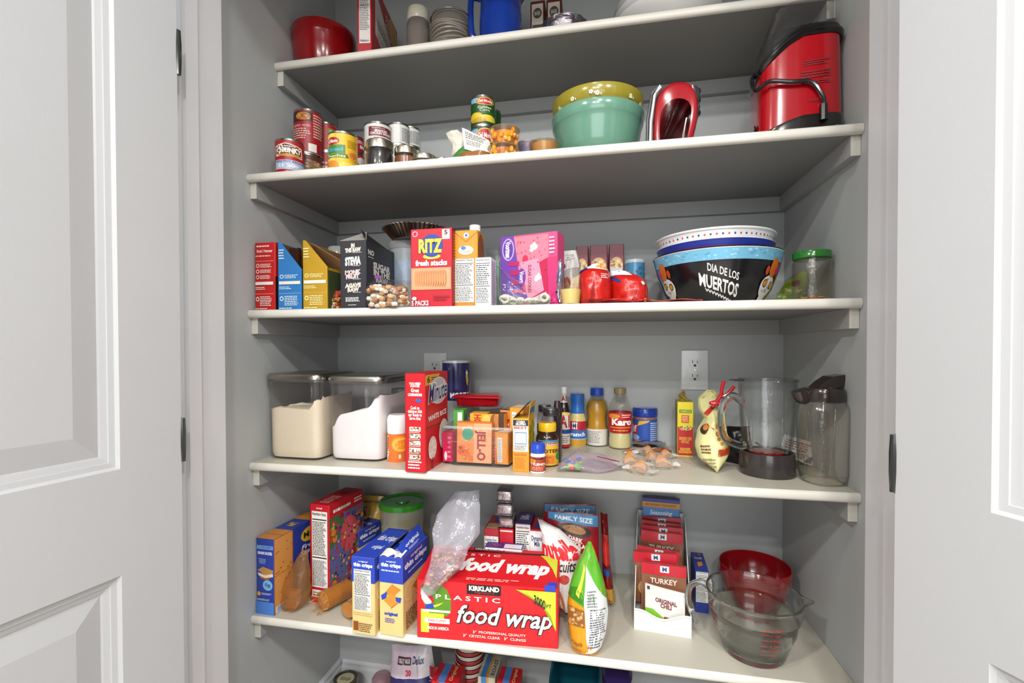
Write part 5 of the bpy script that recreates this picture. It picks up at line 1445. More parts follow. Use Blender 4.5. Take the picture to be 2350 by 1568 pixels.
fl = B()
fl.prism([(-r * .55, hh - .004), (-r * .2, hh + .012), (r * .2, hh + .024), (r * .72, hh + .028), (r * .78, hh + .026), (r * .66, hh + .004), (r * .1, hh + .002), (-r * .5, hh - .012)], -.017, .017, 'g#2e2523')
mk = B(); decals(mk, Loft([(z, 2 * r * q + .001, 2 * r * q + .001, 0, 0, 2.6) for z, q in P_]).surf(h * .2, h * .85, -40, 60), sum([[('r', '#d8cfbf', .3, .05 + .12 * k, .55, .06 + .12 * k)] for k in range(8)], []))
thing('pitcher', 'tall clear plastic pitcher with dark brown flip lid at the shelf end', 'pitcher', (x, y, Z4), [('body', j, [('measure_marks', mk)]), ('lid', lid, [('spout', sp), ('flip_cap', fl)])], rz=R_(8))

# ================================================================ the shelf at eye height
def fbox(name, label, px0, px1, pt, y, D, z, key, faces, group=None, extra=None, dy=0):
    x0, za = ony(px0, pt, y); x1, zb_ = ony(px1, pt, y + dy)
    return carton(name, label, 'box', (x0, y), (x1, y + dy), D, (za + zb_) / 2 - z, z, key, faces, group, extra)
YB = -.384
def steps(fg, ink='#e8d9d2'):
    return [('L', ink, .1, .93, .75, .97, 1), ('t', ink, 'Rosti / Hemmer', .12, .855, .88, .9, {'fat': .02}), ('L', ink, .06, .79, .95, .82, 1), ('r', ink, .06, .725, .92, .728),
            ('e', ink, .08, .63, .24, .69), ('e', fg, .11, .64, .21, .68), ('L', ink, .28, .63, .9, .69, 3), ('e', ink, .08, .545, .24, .605), ('e', fg, .11, .555, .21, .595), ('L', ink, .28, .55, .9, .605, 3),
            ('e', ink, .08, .46, .24, .52), ('e', fg, .11, .47, .21, .51), ('L', ink, .28, .46, .85, .52, 3), ('r', '#e6ddd6', .05, .375, .92, .42), ('L', ink, .06, .3, .6, .35, 2), ('r', ink, .05, .24, .94, .243),
            ('e', ink, .08, .13, .24, .2), ('e', fg, .11, .145, .21, .185), ('L', ink, .28, .06, .9, .21, 6), ('L', ink, .06, .01, .7, .04, 1)]
def uncut(w, D, h): return []
fbox('meal_kit_box', 'closed red carton standing against the side wall at the shelf end', 584, 631, 557, YB, .13, Z3, '#b81a18', {'f': steps('#b81a18'), 'r': [('r', '#2a1a1a', 0, 0, 1, .5)]})
def cutbox(name, label, px0, px1, pt, D, key, ink, inner, z=Z3, low=.58):
    """carton torn open along a slant: narrow front keeps its near corner, the inside shows"""
    x0, zt_ = ony(px0, pt, YB); x1, _ = ony(px1, pt, YB)
    w, h = x1 - x0, zt_ - z
    b = B(); t = .001
    hl = h * low
    # front with slanted top edge
    P = [(-w/2, 0), (w/2, 0), (w/2, hl), (-w/2 + w * .12, h), (-w/2, h)]
    b.prism(P, -D/2, -D/2 + t, key)
    b.box(-w/2, -w/2 + t, -D/2, D/2, 0, h, key)
    b.box(w/2 - t, w/2, -D/2, D/2, 0, hl, key)
    b.box(-w/2, w/2, D/2 - t, D/2, 0, h, key)
    b.box(-w/2, w/2, -D/2, D/2, 0, t, key)
    ds = [d for d in steps(key, ink)]
    S = plane_surf((-w/2, -D/2, 0), (w, 0, 0), (0, 0, h))
    keep = []
    for d in ds:
        if d[0] in ('r', 'L', 'e') and d[5] < low - .02: keep.append(d)
        elif d[0] == 't': pass
    keep += [('L', ink, .05, .74, .3, .9, 4)]
    decals(b, S, keep)
    k = B(); k.box(-w/2 + t, -w/2 + t + .0008, -D/2 + t, D/2 - t, t, h - .002, inner); k.box(-w/2 + t, w/2 - t, D/2 - t - .001, D/2 - t, t, h - .004, inner)
    return w, h, D, b, k, ((x0 + x1) / 2, YB + D / 2, z)
w, h, D, b, k, loc = cutbox('', '', 637, 693, 556, .12, '#2f74b4', '#cfe2ef', '#6a4a2e')
p = B()
for i in range(2):
    p.sheet(lambda u, v, i=i: (-w * .38 + w * .42 * i + w * .4 * u, -.03 + .03 * i + .003 * math.sin(9 * v), .02 + (h - .03) * v + .002 * math.sin(15 * u)), 10, 8, ['b#3a241a', 'b#4a2c1c'][i], .012)
thing('meal_kit_box', 'blue carton cut open on a slant with dark pouches showing', 'box', loc, [('carton', b), ('lining', k), ('pouches', p)])
w, h, D, b, k, loc = cutbox('', '', 694, 752, 552, .2, '#b08a1e', '#ecdf9a', '#8a6444', low=.6)
fl = B()
fl.sheet(lambda u, v: (-w/2 + .004 + w * 1.25 * u, -D/2 + .03 + .05 * v, h * (1 - .17 * u) - .045 * v * (1.1 - .1 * u) - .02 * u), 8, 4, '#9a7350', .0012)
g = B(); g.box(w/2 - .0009, w/2 + .0004, -D/2 + .002, D/2, 0, h * .56, '#3a4a2e'); g.box(w/2, w/2 + .0012, -D/2 + .06, -D/2 + .1, 0, h * .55, '#b08a1e')
thing('meal_kit_box', 'mustard gold carton cut open on a slant with brown cardboard inside', 'box', loc, [('carton', b), ('lining', k), ('flap', fl), ('side_panel', g)])
# granola bar pack, white lidded tub behind
x, y, r = RC(753, 800, 600, -.12)
h = HZ(x, y - r, 564) - Z3
b = B(); L = Loft([(0, r * 1.9), (h * .9, r * 2)]); L.mesh(b, 'g#9c3a34', 32)
l = B(); Loft([(h * .88, r * 2.08), (h * .98, r * 2.08), (h, r * 1.9), (h, r * .1)]).mesh(l, 'g#d9d8d4', 32)
thing('food_tub', 'red tub with white lid behind the gold carton', 'food container', (x, y, Z3), [('tub', b), ('lid', l)])
b, o, P = pouch([(757, 672), (752, 708)], [(784, 664), (783, 708)], 'b#7a3a1c', -.345, -.352, .02, [('S', ['#c98a3c', '#e0b060', '#8a4a1c', '#5a2a14'], .3, .05, .98, .95, 60, .07, 1.2), ('r', '#c9ced8', .0, .05, .5, .3), ('r', '#a83228', .3, .7, 1, 1)], seed=41, nu=8, nv=8)
thing('snack_bar', 'nut bar in printed wrapper lying between the gold and black cartons', 'snack', (o[0], o[1], Z3 + .001), [('bar', b)])

# black sugar carton with gabled open top
SG = '#e6e3de'
def gab(w, D, h):
    a = B()
    pk = .026
    vs = [(-w/2, -D/2, h), (w/2, -D/2, h), (w * .28, -D/2 + .03, h + pk), (-w/2, -D/2 + .001, h + .0015), (w/2, -D/2 + .002, h + .0015), (w * .28, -D/2 + .031, h + pk + .001)]
    a.add(vs, [(0, 1, 2), (5, 4, 3), (0, 3, 4, 1), (1, 4, 5, 2), (2, 5, 3, 0)], '#8a8682')
    c = B()
    S = c.sheet(lambda u, v: (w/2 - .0005 - w * .2 * v, -D/2 + D * u, h - .001 + pk * v * (1 - .75 * u)), 8, 3, '#24232a', .001)
    e = B()
    e.sheet(lambda u, v: (-w/2 + .001 + w * .1 * v, -D/2 + D * (.2 + .8 * u), h - .001 + .012 * v), 8, 3, '#4a463f', .001)
    return [('flap', a), ('flap', c), ('flap', e)]
logo = []
for k, (cc, tx) in enumerate([('#e8d9a8', 'IN THE RAW'), ('#d8e8d8', 'STEVIA'), ('#e89aa0', 'MONK FRUIT'), ('#eab39a', 'AGAVE RAW')]):
    v = .82 - k * .195
    logo += [('t', '#f2efe8', tx.replace(' ', '\n', 1), .2, v, .8, v + .13, {'fat': .06, 'sk': .015}), ('t', cc, tx.replace(' ', '\n', 1), .22, v + .004, .78, v + .126, {'fat': .01, 'sk': .015}), ('L', '#cfcac4', .5, v - .005, .85, v + .01, 1)]
fbox('sugar_box', 'black sugar carton with open gabled top beside the gold carton', 780, 840, 552, -.385, .155, Z3, '#26252c',
     {'f': logo + [('L', SG, .22, .1, .8, .17, 4), ('L', SG, .32, .045, .65, .06, 1)],
      'r': [('t', SG, 'NO', .06, .8, .25, .88, {'fat': .03}), ('L', SG, .06, .76, .25, .78, 1), ('t', SG, 'SUGAR\nIN THE\nRAW', .22, .42, .82, .72, {'fat': .05}), ('L', '#a8a29a', .6, .43, .95, .5, 2), ('r', '#17161a', 0, 0, 1, .35)]}, extra=gab)
# zip bag of nuts and cookies
b, o, P = pouch([(858, 640), (845, 655), (838, 672), (845, 707)], [(900, 642), (935, 660), (941, 680), (941, 705)], 'c#efeaf4', -.385, -.392, .06, amp=.004, seed=17)
c = B(); rnd = random.Random(8)
for k in range(110):
    u, v = .08 + .84 * rnd.random(), .02 + .6 * rnd.random() ** 1.2
    c.blob(P(u, v, .2 + .5 * rnd.random()), .0068, ['d#d8cdb8', 'd#a87a4a', 'd#e8e0d0', 'd#8a5a34', 'd#c9a064'][k % 5], 8, (1.2, .8, .8), .35, k)
zp = B(); zp.sheet(lambda u, v: tuple(P(.1 + .35 * u, .99 + .01 * v, .3) + Vector((0, -.002, .006 * v - .022 * u * 0))), 6, 2, 'b#7a3a88')
thing('zip_bag', 'zip bag of mixed nuts in front of the black sugar carton', 'plastic bag', (o[0], o[1], Z3 + .001), [('bag', b), ('nuts', c), ('zip', zp)])
# clear tub with foil pans on it
x, y, r = RC(893, 975, 600, -.19)
h = HZ(x, y - r, 551) - Z3
b = B(); Loft([(0, r * 1.6), (.004, r * 1.75), (h * .9, r * 1.96), (h * .9, r * 1.9), (.006, r * 1.7)]).mesh(b, 'k#dfe5ea', 40)
l = B(); Loft([(h * .9, r * 2.04), (h * .93, r * 2.08), (h, r * 2.06), (h + .001, r * 1.9), (h - .001, r * .1)]).mesh(l, 'k#e0e0dd', 40)
f = B(); Loft([(.005, r * 1.6), (h * .25, r * 1.75), (h * .28, r * .1)]).mesh(f, 'd#d8b070', 32); 
g = B(); Loft([(h * .45, r * 1.76), (h * .72, r * 1.84)]).mesh(g, '#5f86ae', 40, 1, False, False)
thing('storage_tub', 'tall milky tub behind the red cracker box with a foil pan on its lid', 'food container', (x, y, Z3), [('tub', b), ('lid', l), ('contents', f), ('label', g)])
zl = Z3 + h + .002
x2, y2, r2 = RC(880, 1030, 520, -.2)
hp_ = HZ(x2, y2 - r2, 511) - zl
def pan(R0, R1, h, key, n=72, amp=.0015):
    b = B(); vs = []; rows = [(R0, 0), (R0 + (R1 - R0) * .5, h * .5), (R1, h), (R1 + .004, h + .001), (R1 + .0035, h - .001), (R1 - .001, h - .001), (R0 + (R1 - R0) * .5 - .0006, h * .5), (R0 - .0006, .0006)]
    for R, z in rows:
        for k in range(n):
            a = 2 * PI * k / n
            q = R + (amp if k % 2 else -amp) * (1 if 0 < z else .2)
            vs.append((q * math.cos(a), q * math.sin(a), z + (.0006 if k % 2 else 0)))
    m_ = len(rows)
    b.add(vs, [(i * n + k, i * n + (k + 1) % n, (i + 1) * n + (k + 1) % n, (i + 1) * n + k) for i in range(m_ - 1) for k in range(n)] + [tuple(range(n))[::-1], tuple(range((m_ - 1) * n, m_ * n))], key, False)
    return b
thing('foil_pan', 'crimped foil pie pan resting on the lid of the milky tub', 'pan', (x2, y2, zl), [('pan', pan(r2 * .72, r2, max(.02, hp_), 'm#8d7f74', 96))], rot=(R_(0), 0, 0))

# the big red cracker box
CK = [('r', '#c9926a', .02, .22, .97, .5), ('r', '#d9a078', .07, .25, .93, .48)]
for k in range(13): CK += [('e', '#b0643a', .1 + k * .058, .26, .165 + k * .058, .47), ('e', '#cf8a5a', .108 + k * .058, .265, .16 + k * .058, .465)]
RZ = '#b90f26'
fbox('cracker_box', 'tall red box of round crackers in the middle of the eye level shelf', 942, 1038, 525, -.388, .055, Z3, RZ,
     {'f': [('t', '#e79aa6', 'O', .04, .9, .18, .98), ('r', '#e8e0e0', .76, .86, .94, .985), ('t', '#5a1620', '5', .81, .915, .89, .975, {'fat': .04}), ('e', '#22409a', .25, .64, .78, .93), ('e', '#e2c23a', .3, .61, .72, .68), ('e', '#22409a', .27, .635, .76, .9), ('t', '#1d2f7a', 'RITZ', .19, .685, .77, .875, {'fat': .1}), ('t', '#f0d83c', 'RITZ', .2, .69, .76, .87, {'fat': .05}),
           ('t', '#f3e7e4', 'fresh stacks', .12, .525, .88, .6, {'fat': .05}), ('t', '#f3e7e4', 'the\noriginal', .34, .42, .64, .5, {'fat': .03})] + CK + [('t', '#f0dede', '5 PACKS', .04, .015, .45, .08, {'fat': .03}), ('e', '#f0dede', .05, .085, .16, .13), ('L', '#8a0a1c', .55, .08, .95, .15, 2)],
      'r': [('r', '#7c0a18', 0, 0, 1, 1), ('L', '#d9a83a', .2, .05, .8, .95, 24)]})
# orange broth carton with white cap
def scap(w, D, h):
    b = B(); b.tube([(w * .3, -D * .2, h), (w * .3, -D * .2, h + .014)], .013, 'g#e2e1dd', 24)
    return [('cap', b)]
fbox('broth_carton', 'orange broth carton with white screw cap behind a small white box', 1043, 1096, 529, -.37, .06, Z3, '#d58c1c',
     {'f': [('p', '#a8641a', [(.02, .985), (.02, .97), (.5, .845), (.5, .86)]), ('p', '#a8641a', [(.98, .985), (.5, .86), (.5, .845), (.98, .97)]), ('e', '#e8ecee', .4, .9, .62, .97), ('e', '#3a6ab0', .45, .915, .57, .955), ('e', '#ebe8df', .17, .68, .82, .8), ('e', '#3f74b8', .28, .745, .5, .795), ('t', '#c98a2c', 'Chicken', .25, .715, .75, .74), ('r', '#d8a05a', .3, .64, .7, .655)] + nut(.04, .06, .84, .63) + [('r', '#c27c18', 0, 0, 1, .055)],
      'r': [('e', '#8a4a22', .05, .5, .95, .98)]}, extra=scap)
fbox('small_carton', 'small white carton with facts panel in front of the orange broth carton', 1090, 1127, 591, -.386, .05, Z3, '#dfe2e4', {'f': nut(.03, .04, .97, .98, '#33363f', 10), 'r': [('L', '#9aa0a8', .05, .02, .95, .95, 26)], 't': [('r', '#c8c4b8', 0, 0, 1, 1)]})
x0, zt_ = ony(1118, 572, -.2); x1, _ = ony(1148, 572, -.2); h = zt_ - Z3; w = x1 - x0
b = B(); Loft([(0, w, .08, 0, 0, 5), (h - .006, w * 1.1, .09, 0, 0, 6), (h, w * 1.25, .1, 0, 0, 6), (h, w * 1.1, .085, 0, 0, 6), (.004, w * .9, .075, 0, 0, 5)]).mesh(b, 'c#e6efec', 40)
g = B(); g.tube([(.006, -.01, .01), (.006, -.012, h * .82)], .005, 'g#8fc4a4', 12)
thing('clear_bin', 'narrow clear bin with a pale green tube between carton and pink box', 'bin', ((x0 + x1) / 2, -.16, Z3), [('bin', b), ('tube', g)])

# pink and purple cookie box
x0, za = ony(1149, 535, -.31); x1, zb_ = ony(1279, 541, -.345)
cloud = lambda u, v, s, key: [('e', key, u - s, v - s * .6, u + s, v + s * .6), ('e', key, u - s * .3, v - s * .2, u + s * .5, v + s), ('e', key, u - s * 1.1, v - s, u, v + s * .1)]
carton('cookie_box', 'pink and purple frosted cookie box tilted behind the zip bag of rings', 'box', (x0, -.31), (x1, -.345), .05, (za + zb_) / 2 - Z3, Z3, '#d8467e',
       {'f': [('p', '#e8788c', [(.24, .98), (.85, .98), (.85, .4), (.33, .5)]), ('p', '#6a3aa0', [(0, 1), (.24, 1), (.33, .52), (.36, .3), (.5, .12), (0, 0)]), ('e', '#b9a3d8', .03, .66, .25, .97), ('e', '#5d3596', .05, .68, .23, .95), ('t', '#ece6f2', 'Voortman', .09, .7, .19, .93, {'rot': -90, 'fat': .04})] +
             cloud(.6, .82, .07, '#f2e6c8') + [('e', '#c8204e', .4, .6, .5, .72), ('p', '#b81048', [(.84, .66), (.68, .6), (.66, .4), (.74, .0), (.84, .05)]), ('r', '#b0185a', .15, .58, .34, .64), ('r', '#b0185a', .18, .45, .36, .52), ('r', '#b0185a', .2, .32, .4, .38), ('r', '#b0185a', .22, .2, .42, .25),
              ('p', '#e890a8', [(.36, .62), (.68, .66), (.78, .22), (.5, .1)]), ('e', '#6a3a98', .32, .3, .46, .54), ('t', '#efe6f2', 'Voort', .35, .34, .43, .5, {'rot': -90, 'fat': .03}), ('t', '#7a2850', 'SUGAR COOKIES', .5, .2, .56, .58, {'rot': -90})] + cloud(.68, .4, .06, '#f0e2cc') +
             [('p', '#eab0bc', [(.5, .1), (.82, .2), (.84, .02), (.62, 0)]), ('S', ['#a81a4a', '#b85aa0', '#e0507a'], .3, .5, .82, .97, 26, .012, 1), ('L', '#f3c4d4', .87, .7, .97, .95, 5), ('r', '#c22a6a', .85, 0, 1, .66), ('L', '#a0185a', .7, .02, .9, .14, 4)],
        'l': [('r', '#4a2a6e', 0, 0, 1, 1)]})
# zip bag of rings
b, o, P = pouch([(1140, 612), (1140, 650), (1142, 680), (1146, 702)], [(1150, 616), (1180, 640), (1230, 668), (1268, 698)], 'c#e6f0ea', -.37, -.385, .05, amp=.004, seed=19)
c = B(); rnd = random.Random(3)
for k in range(20):
    px, py = 1152 + 104 * rnd.random(), 698 - (4 + 12 * rnd.random()) * (k % 2)
    xx, zz_ = ony(px, py, -.385)
    q = Vector((xx, -.39 + .03 * rnd.random(), max(zz_, Z3 + .009))) - Vector((o[0], o[1], Z3 + .001))
    R1 = .0078; M = Matrix.Rotation(rnd.random() * 1.4, 3, 'X') @ Matrix.Rotation(rnd.random() * 3, 3, 'Y')
    c.tube([q + M @ Vector((R1 * math.cos(t), 0, R1 * math.sin(t))) for t in [2 * PI * j / 12 for j in range(13)]], .0032, 'd#cfccbe', 7, caps=False)
zp = B(); zp.sheet(lambda u, v: tuple(P(.02 + .96 * u, .985 + .012 * v, .2)), 10, 2, 'b#1f6a48')
thing('zip_bag', 'zip bag of pale candy rings with a green seal', 'plastic bag', (o[0], o[1], Z3 + .001), [('bag', b), ('rings', c), ('zip', zp)])
# thin silver blue packets, printed white bag
b, o, P = pouch([(1284, 584), (1266, 620), (1270, 660), (1281, 684)], [(1290, 584), (1294, 620), (1294, 660), (1292, 690)], 'f#b9bcd0', -.33, -.34, .016, [('r', '#44506e', .1, .5, .6, .8), ('e', '#2a2a30', .2, .3, .5, .36)], amp=.004, seed=51, nu=8)
thing('snack_packet', 'silvery blue packet on edge beside the pink cookie box', 'packet', (o[0], o[1], Z3 + .001), [('packet', b)])
b, o, P = pouch([(1284, 560), (1286, 600), (1290, 650), (1300, 690)], [(1323, 556), (1331, 585), (1333, 640), (1330, 690)], 'b#a8a29c', -.22, -.25, .04, [('r', '#c9c6c2', .2, .6, .95, .98), ('L', '#888', .3, .75, .9, .9, 3), ('e', '#8a4a24', .1, .3, .5, .5), ('p', '#dcc4a0', [(.3, .2), (.9, .25), (.95, .5), (.6, .45)]), ('e', '#7a2a2a', .05, .62, .3, .72), ('r', '#33507e', .3, .05, .8, .2)], amp=.007, seed=53)
thing('cookie_bag', 'crumpled white and tan film bag between pink box and maroon cartons', 'bag', (o[0], o[1], Z3 + .001), [('bag', b)])
for k, (a, c_, t_, lab) in enumerate([(1322, 1350, 566, 'narrowest maroon oatmeal carton, partly behind the crumpled film bag'), (1354, 1394, 563, 'middle maroon oatmeal carton behind the red chip bags'), (1398, 1432, 561, 'maroon oatmeal carton nearest the blue can')]):
    fbox('oatmeal_box', lab, a, c_, t_, -.1 + .004 * k, .06, Z3, '#7c2638', {'f': [('e', '#c9a468', .06, .55, .94, .82), ('S', ['#8a5a34', '#e0c48a'], .14, .6, .86, .78, 26, .07, .35), ('p', '#b9bec2', [(.06, .66), (.94, .66), (.75, .48), (.25, .48)]), ('t', '#dfe3e8', 'Oat', .3, .38, .7, .5), ('L', '#d9b9bf', .2, .25, .8, .33, 2)], 't': [('r', '#3a1018', 0, 0, 1, 1)]}, 'maroon oatmeal cartons')
x, y, r = RC(1434, 1480, 610, -.1)
h = HZ(x, y - r, 594) - Z3
b = B(); L = Loft([(0, r * 1.94), (.004, r * 2), (h - .008, r * 2)]); L.mesh(b, 'g#4a86ac', 36); decals(b, L.surf(0, h - .01, -90, 160), [('S', ['#9cc4d8', '#2f648e'], .05, .05, .95, .95, 30, .06, .6), ('e', '#b9d4e2', .3, .2, .7, .7)])
l = B(); Loft([(h - .009, r * 2.05), (h, r * 2.02), (h, r * 1.8), (h - .002, r * .1)]).mesh(l, 'g#b3bcc2', 36)
thing('drink_can', 'light blue canister with grey lid behind the red chip bags', 'canister', (x, y, Z3), [('can', b), ('lid', l)], facing(x, y))
# two red chip bags rolled shut
def chip(Lz, Rz, y0, lab, seed, ds):
    b, o, P = pouch(Lz, Rz, 'b#b81c14', y0, y0 - .015, .075, ds, amp=.007, seed=seed, nu=16, nv=16)
    thing('chip_bag', lab, 'bag', (o[0], o[1], Z3 + .001), [('bag', b)], group=None)
chip([(1362, 603), (1330, 622), (1328, 650), (1330, 696)], [(1385, 604), (1400, 625), (1404, 650), (1404, 696)], -.33, 'red chip bag with white and orange top beside the pudding cup', 61,
     [('p', '#e0e2ea', [(0, .74), (1, .72), (1, 1), (0, 1)]), ('p', '#e0922a', [(.45, .8), (.95, .74), (.9, .98), (.6, 1)]), ('p', '#1f3f8a', [(.0, .62), (.25, .7), (.1, .8), (0, .8)]), ('L', '#f0d8d0', .68, .44, .9, .6, 3), ('p', '#8e1210', [(.3, .0), (.5, .4), (.45, 0)])])
chip([(1402, 618), (1400, 650), (1402, 696)], [(1440, 618), (1478, 635), (1488, 660), (1486, 694)], -.32, 'red chip bag with blue and white top beside the party bowls', 63,
     [('p', '#dfe2ea', [(0, .78), (.7, .74), (.8, 1), (0, 1)]), ('p', '#1f3f8a', [(.0, .8), (.25, .62), (.3, .5), (.15, .55), (0, .7)]), ('e', '#e8dcd8', .8, .42, .9, .52), ('p', '#93110f', [(.5, .0), (.7, .35), (.65, 0)])])
# pudding cup
x, y, r = RC(1282, 1337, 690, -.355)
h = HZ(x, y - r, 652) - Z3
b = B(); Loft([(0, r * 1.5), (.002, r * 1.62), (h * .94, r * 1.98), (h * .97, r * 2.3), (h, r * 2.4), (h, r * 2.1), (h * .94, r * 1.92), (.004, r * 1.55)]).mesh(b, 'c#f2efe6', 40)
f = B(); Loft([(.003, r * 1.5), (h * .78, r * 1.84), (h * .8, r * .1)]).mesh(f, 'g#e6d484', 36)
thing('pudding_cup', 'clear cup of pale yellow pudding at the shelf edge', 'cup', (x, y, Z3), [('cup', b), ('pudding', f)])
b, o, P = pouch([(1262, 682), (1260, 700)], [(1275, 668), (1284, 699)], 'b#c22a72', -.36, -.365, .02, seed=65, nu=8, nv=6)
thing('snack_packet', 'bright pink packet squeezed beside the pudding cup', 'packet', (o[0], o[1], Z3 + .001), [('packet', b)])
b = B(); b.sheet(lambda u, v: (-.07 + .14 * u, -.012 + .024 * v, .003 + .0035 * (1 + math.sin(11 * u + 4 * v)) * .5), 18, 6, 'b#a8321e', .001); b.blob((-.045, -.006, .006), .004, 'g#d9b33a', 8)
x0, _ = ony(1530, 688, -.375)
thing('candy_wrapper', 'flattened red candy wrapper before the black party bowl', 'wrapper', (x0, -.378, Z3), [('wrapper', b)])
b = B(); b.sheet(lambda u, v: (-.05 + .1 * u, -.01 + .02 * v, .003 + .003 * (1 + math.sin(7 * u + 4 * v))), 14, 6, 'b#b01420', .001)
x0, _ = ony(1437, 690, -.375)
thing('candy_wrapper', 'flattened red wrapper at the foot of the two chip bags', 'wrapper', (x0, -.382, Z3), [('wrapper', b)])

# party bowls, nested
x, y, r = RC(1498, 1802, 590, -.205)
h = HZ(x, y - r, 563) - Z3
print('PARTY', x, y, r, h)
def pbowl(r, h, r0, key, inner, lip=.003):
    b = B()
    secs = [(0, r0 * 1.9), (.0, r0 * 2), (h * .3, 2 * (r0 + (r - r0) * .45)), (h * .7, 2 * (r0 + (r - r0) * .8)), (h * .97, 2 * r * .985), (h, 2 * r), (h + .0015, 2 * r - .002)]
    Lo = Loft(secs); Lo.mesh(b, key, 72, 2, True, False)
    Loft([(h + .0015, 2 * r - .002), (h, 2 * r - .006), (h * .7, 2 * (r0 + (r - r0) * .8) - .006), (h * .3, 2 * (r0 + (r - r0) * .45) - .006), (.004, r0 * 1.9)]).mesh(b, inner, 72, 2, False, True)
    return b, Lo
b, L = pbowl(r, h, r * .66, 'g#161519', 'g#5a9ac8')
S = L.surf(h * .02, h * .99, -90, 150)
W_ = '#e2e0de'
def skull(u, v, m):
    o = lambda a, b_: (u + a * m, v + b_)
    return [(d[0], d[1], u + (d[2] - u) * 1.35, d[3], u + (d[4] - u) * 1.35, d[5]) if d[0] in 'er' else d for d in _sk(u, v, m, o)]
def _sk(u, v, m, o):
    return [('e', W_, u - .055, v - .3, u + .055, v + .1), ('e', '#d8701c', u - .01 * m - .03, v + .06, u - .01 * m + .03, v + .42), ('e', '#d01a78', u - .045 * m - .018, v + .12, u - .045 * m + .018, v + .28), ('e', '#c84a2a', u + .035 * m - .012, v + .1, u + .035 * m + .012, v + .26),
            ('e', '#2a1a16', u - .042, v - .12, u - .008, v + .03), ('e', '#d8921c', u - .038, v - .1, u - .012, v + .01), ('e', '#2a1a16', u + .012, v - .14, u + .044, v + .0), ('e', '#d8921c', u + .016, v - .12, u + .04, v - .02),
            ('p', '#8a6aa0', [o(-.005, -.2), o(.008, -.2), o(.002, -.12)]), ('S', ['#b8186a', '#6a9a3a', '#2a6ab0'], u - .045, v - .26, u + .045, v + .06, 10, .005, 4), ('r', W_, u - .03, v - .42, u + .03, v - .25), ('e', '#d8701c', u - .018, v - .42, u + .018, v - .34)]
ds = [('r', '#6fb0d0', 0, .78, 1, .985), ('S', ['#9ccbe0', '#5a9cc4', '#84bcd8'], 0, .8, 1, .97, 60, .012, 2), ('r', '#e6e9ec', 0, .985, 1, 1.0)]
ds += [('t', W_, 'DIA DE LOS', .44, .60, .63, .74, {'sk': -.2, 'fat': .02}), ('t', W_, 'MUERTOS', .385, .34, .64, .58, {'sk': -.24, 'fat': .03})]
zz_ = []
for k in range(9):
    u0, v0 = .42 + k * .02, .26 - k * .025
    ds.append(('p', W_, [(u0, v0 + .02), (u0 + .01, v0 - .04), (u0 + .02, v0), (u0 + .02, v0 + .02), (u0 + .01, v0 - .015), (u0, v0 + .045)]))
ds += skull(.115, .45, 1) + skull(.875, .42, -1)
decals(b, S, ds, base=.0006, step=.00006)
thing('party_bowl', 'large black bowl with white festive lettering and skull pictures', 'bowl', (x, y, Z3), [('bowl', b)], facing(x, y) + R_(2))
x2, y2, r2 = RC(1507, 1781, 570, -.205)
z2 = HZ(x2, y2 - r2, 544)
hh = .1
b, L = pbowl(r2, hh, r2 * .62, 'g#e0e2e8', 'g#5a9ac8')
decals(b, L.surf(hh * .3, hh * .99, -90, 200), [('r', '#1f2f8e', 0, .66, 1, 1), ('r', '#8a2450', 0, .74, 1, .8), ('r', '#1f2f8e', 0, .55, 1, .6)])
thing('party_bowl', 'blue banded bowl nested between the dotted bowl and the black one', 'bowl', (x2, y2, z2 - hh), [('bowl', b)], facing(x2, y2))
x3, y3, r3 = RC(1505, 1782, 540, -.205)
z3_ = HZ(x3, y3 - r3, 521)
b, L = pbowl(r3, hh, r3 * .62, 'g#e6e6e8', 'g#e6e6e8')
dots = []
for k in range(40):
    for q in range(3):
        dots.append(('e', ['#d8502a', '#1f4a6a', '#d8602a', '#2a5a7a'][(k + q) % 4], .01 + k * .025 + .012 * (q % 2), .86 - q * .15, .0185 + k * .025 + .012 * (q % 2), .93 - q * .15))
decals(b, L.surf(hh * .3, hh * .95, -90, 220), dots, step=.000001)
b.tube([(r3 * math.cos(2 * PI * k / 64), r3 * math.sin(2 * PI * k / 64), hh) for k in range(65)], .0025, 'g#eceaea', 6, caps=False)
thing('party_bowl', 'white bowl with orange and blue dots, topmost of the nested party bowls', 'bowl', (x3, y3, z3_ - hh), [('bowl', b)], facing(x3, y3))

# glass jar with green lid, chip bag and foil scrap beside it
x, y, r = RC(1816, 1911, 640, -.285)
h = HZ(x, y - r, 571) - Z3
j = B(); Loft([(0, r * 1.7), (.004, r * 1.92), (.012, r * 2), (h * .78, r * 2), (h * .83, r * 1.93), (h * .85, r * 1.82), (h * .97, r * 1.82), (h * .97, r * 1.74), (h * .83, r * 1.78), (h * .78, r * 1.9), (.012, r * 1.9), (.006, r * 1.7)]).mesh(j, 'c#e6e2da', 48, 1, True, True)
l = B(); Loft([(h * .86, r * 1.92), (h * .865, r * 1.98), (h * .98, r * 1.98), (h, r * 1.9), (h, r * .1)]).mesh(l, 'g#1f6a1e', 48)
sd = B(); rnd = random.Random(2)
for k in range(150):
    a, q = rnd.random() * 6.28, math.sqrt(rnd.random()) * r * .84
    sd.blob((q * math.cos(a), q * math.sin(a), .007 + .009 * rnd.random() * (1.2 - q / r)), .0028, ['d#a8763a', 'd#8a5a2a', 'd#c0925a'][k % 3], 6, (1.8 if k % 2 else .7, .7 if k % 2 else 1.8, .7), 0, k)
sd.tube([(0, 0, .004), (0, 0, .0065)], r * .84, 'd#9a6a34', 24)
sd_p = ('seeds', sd)
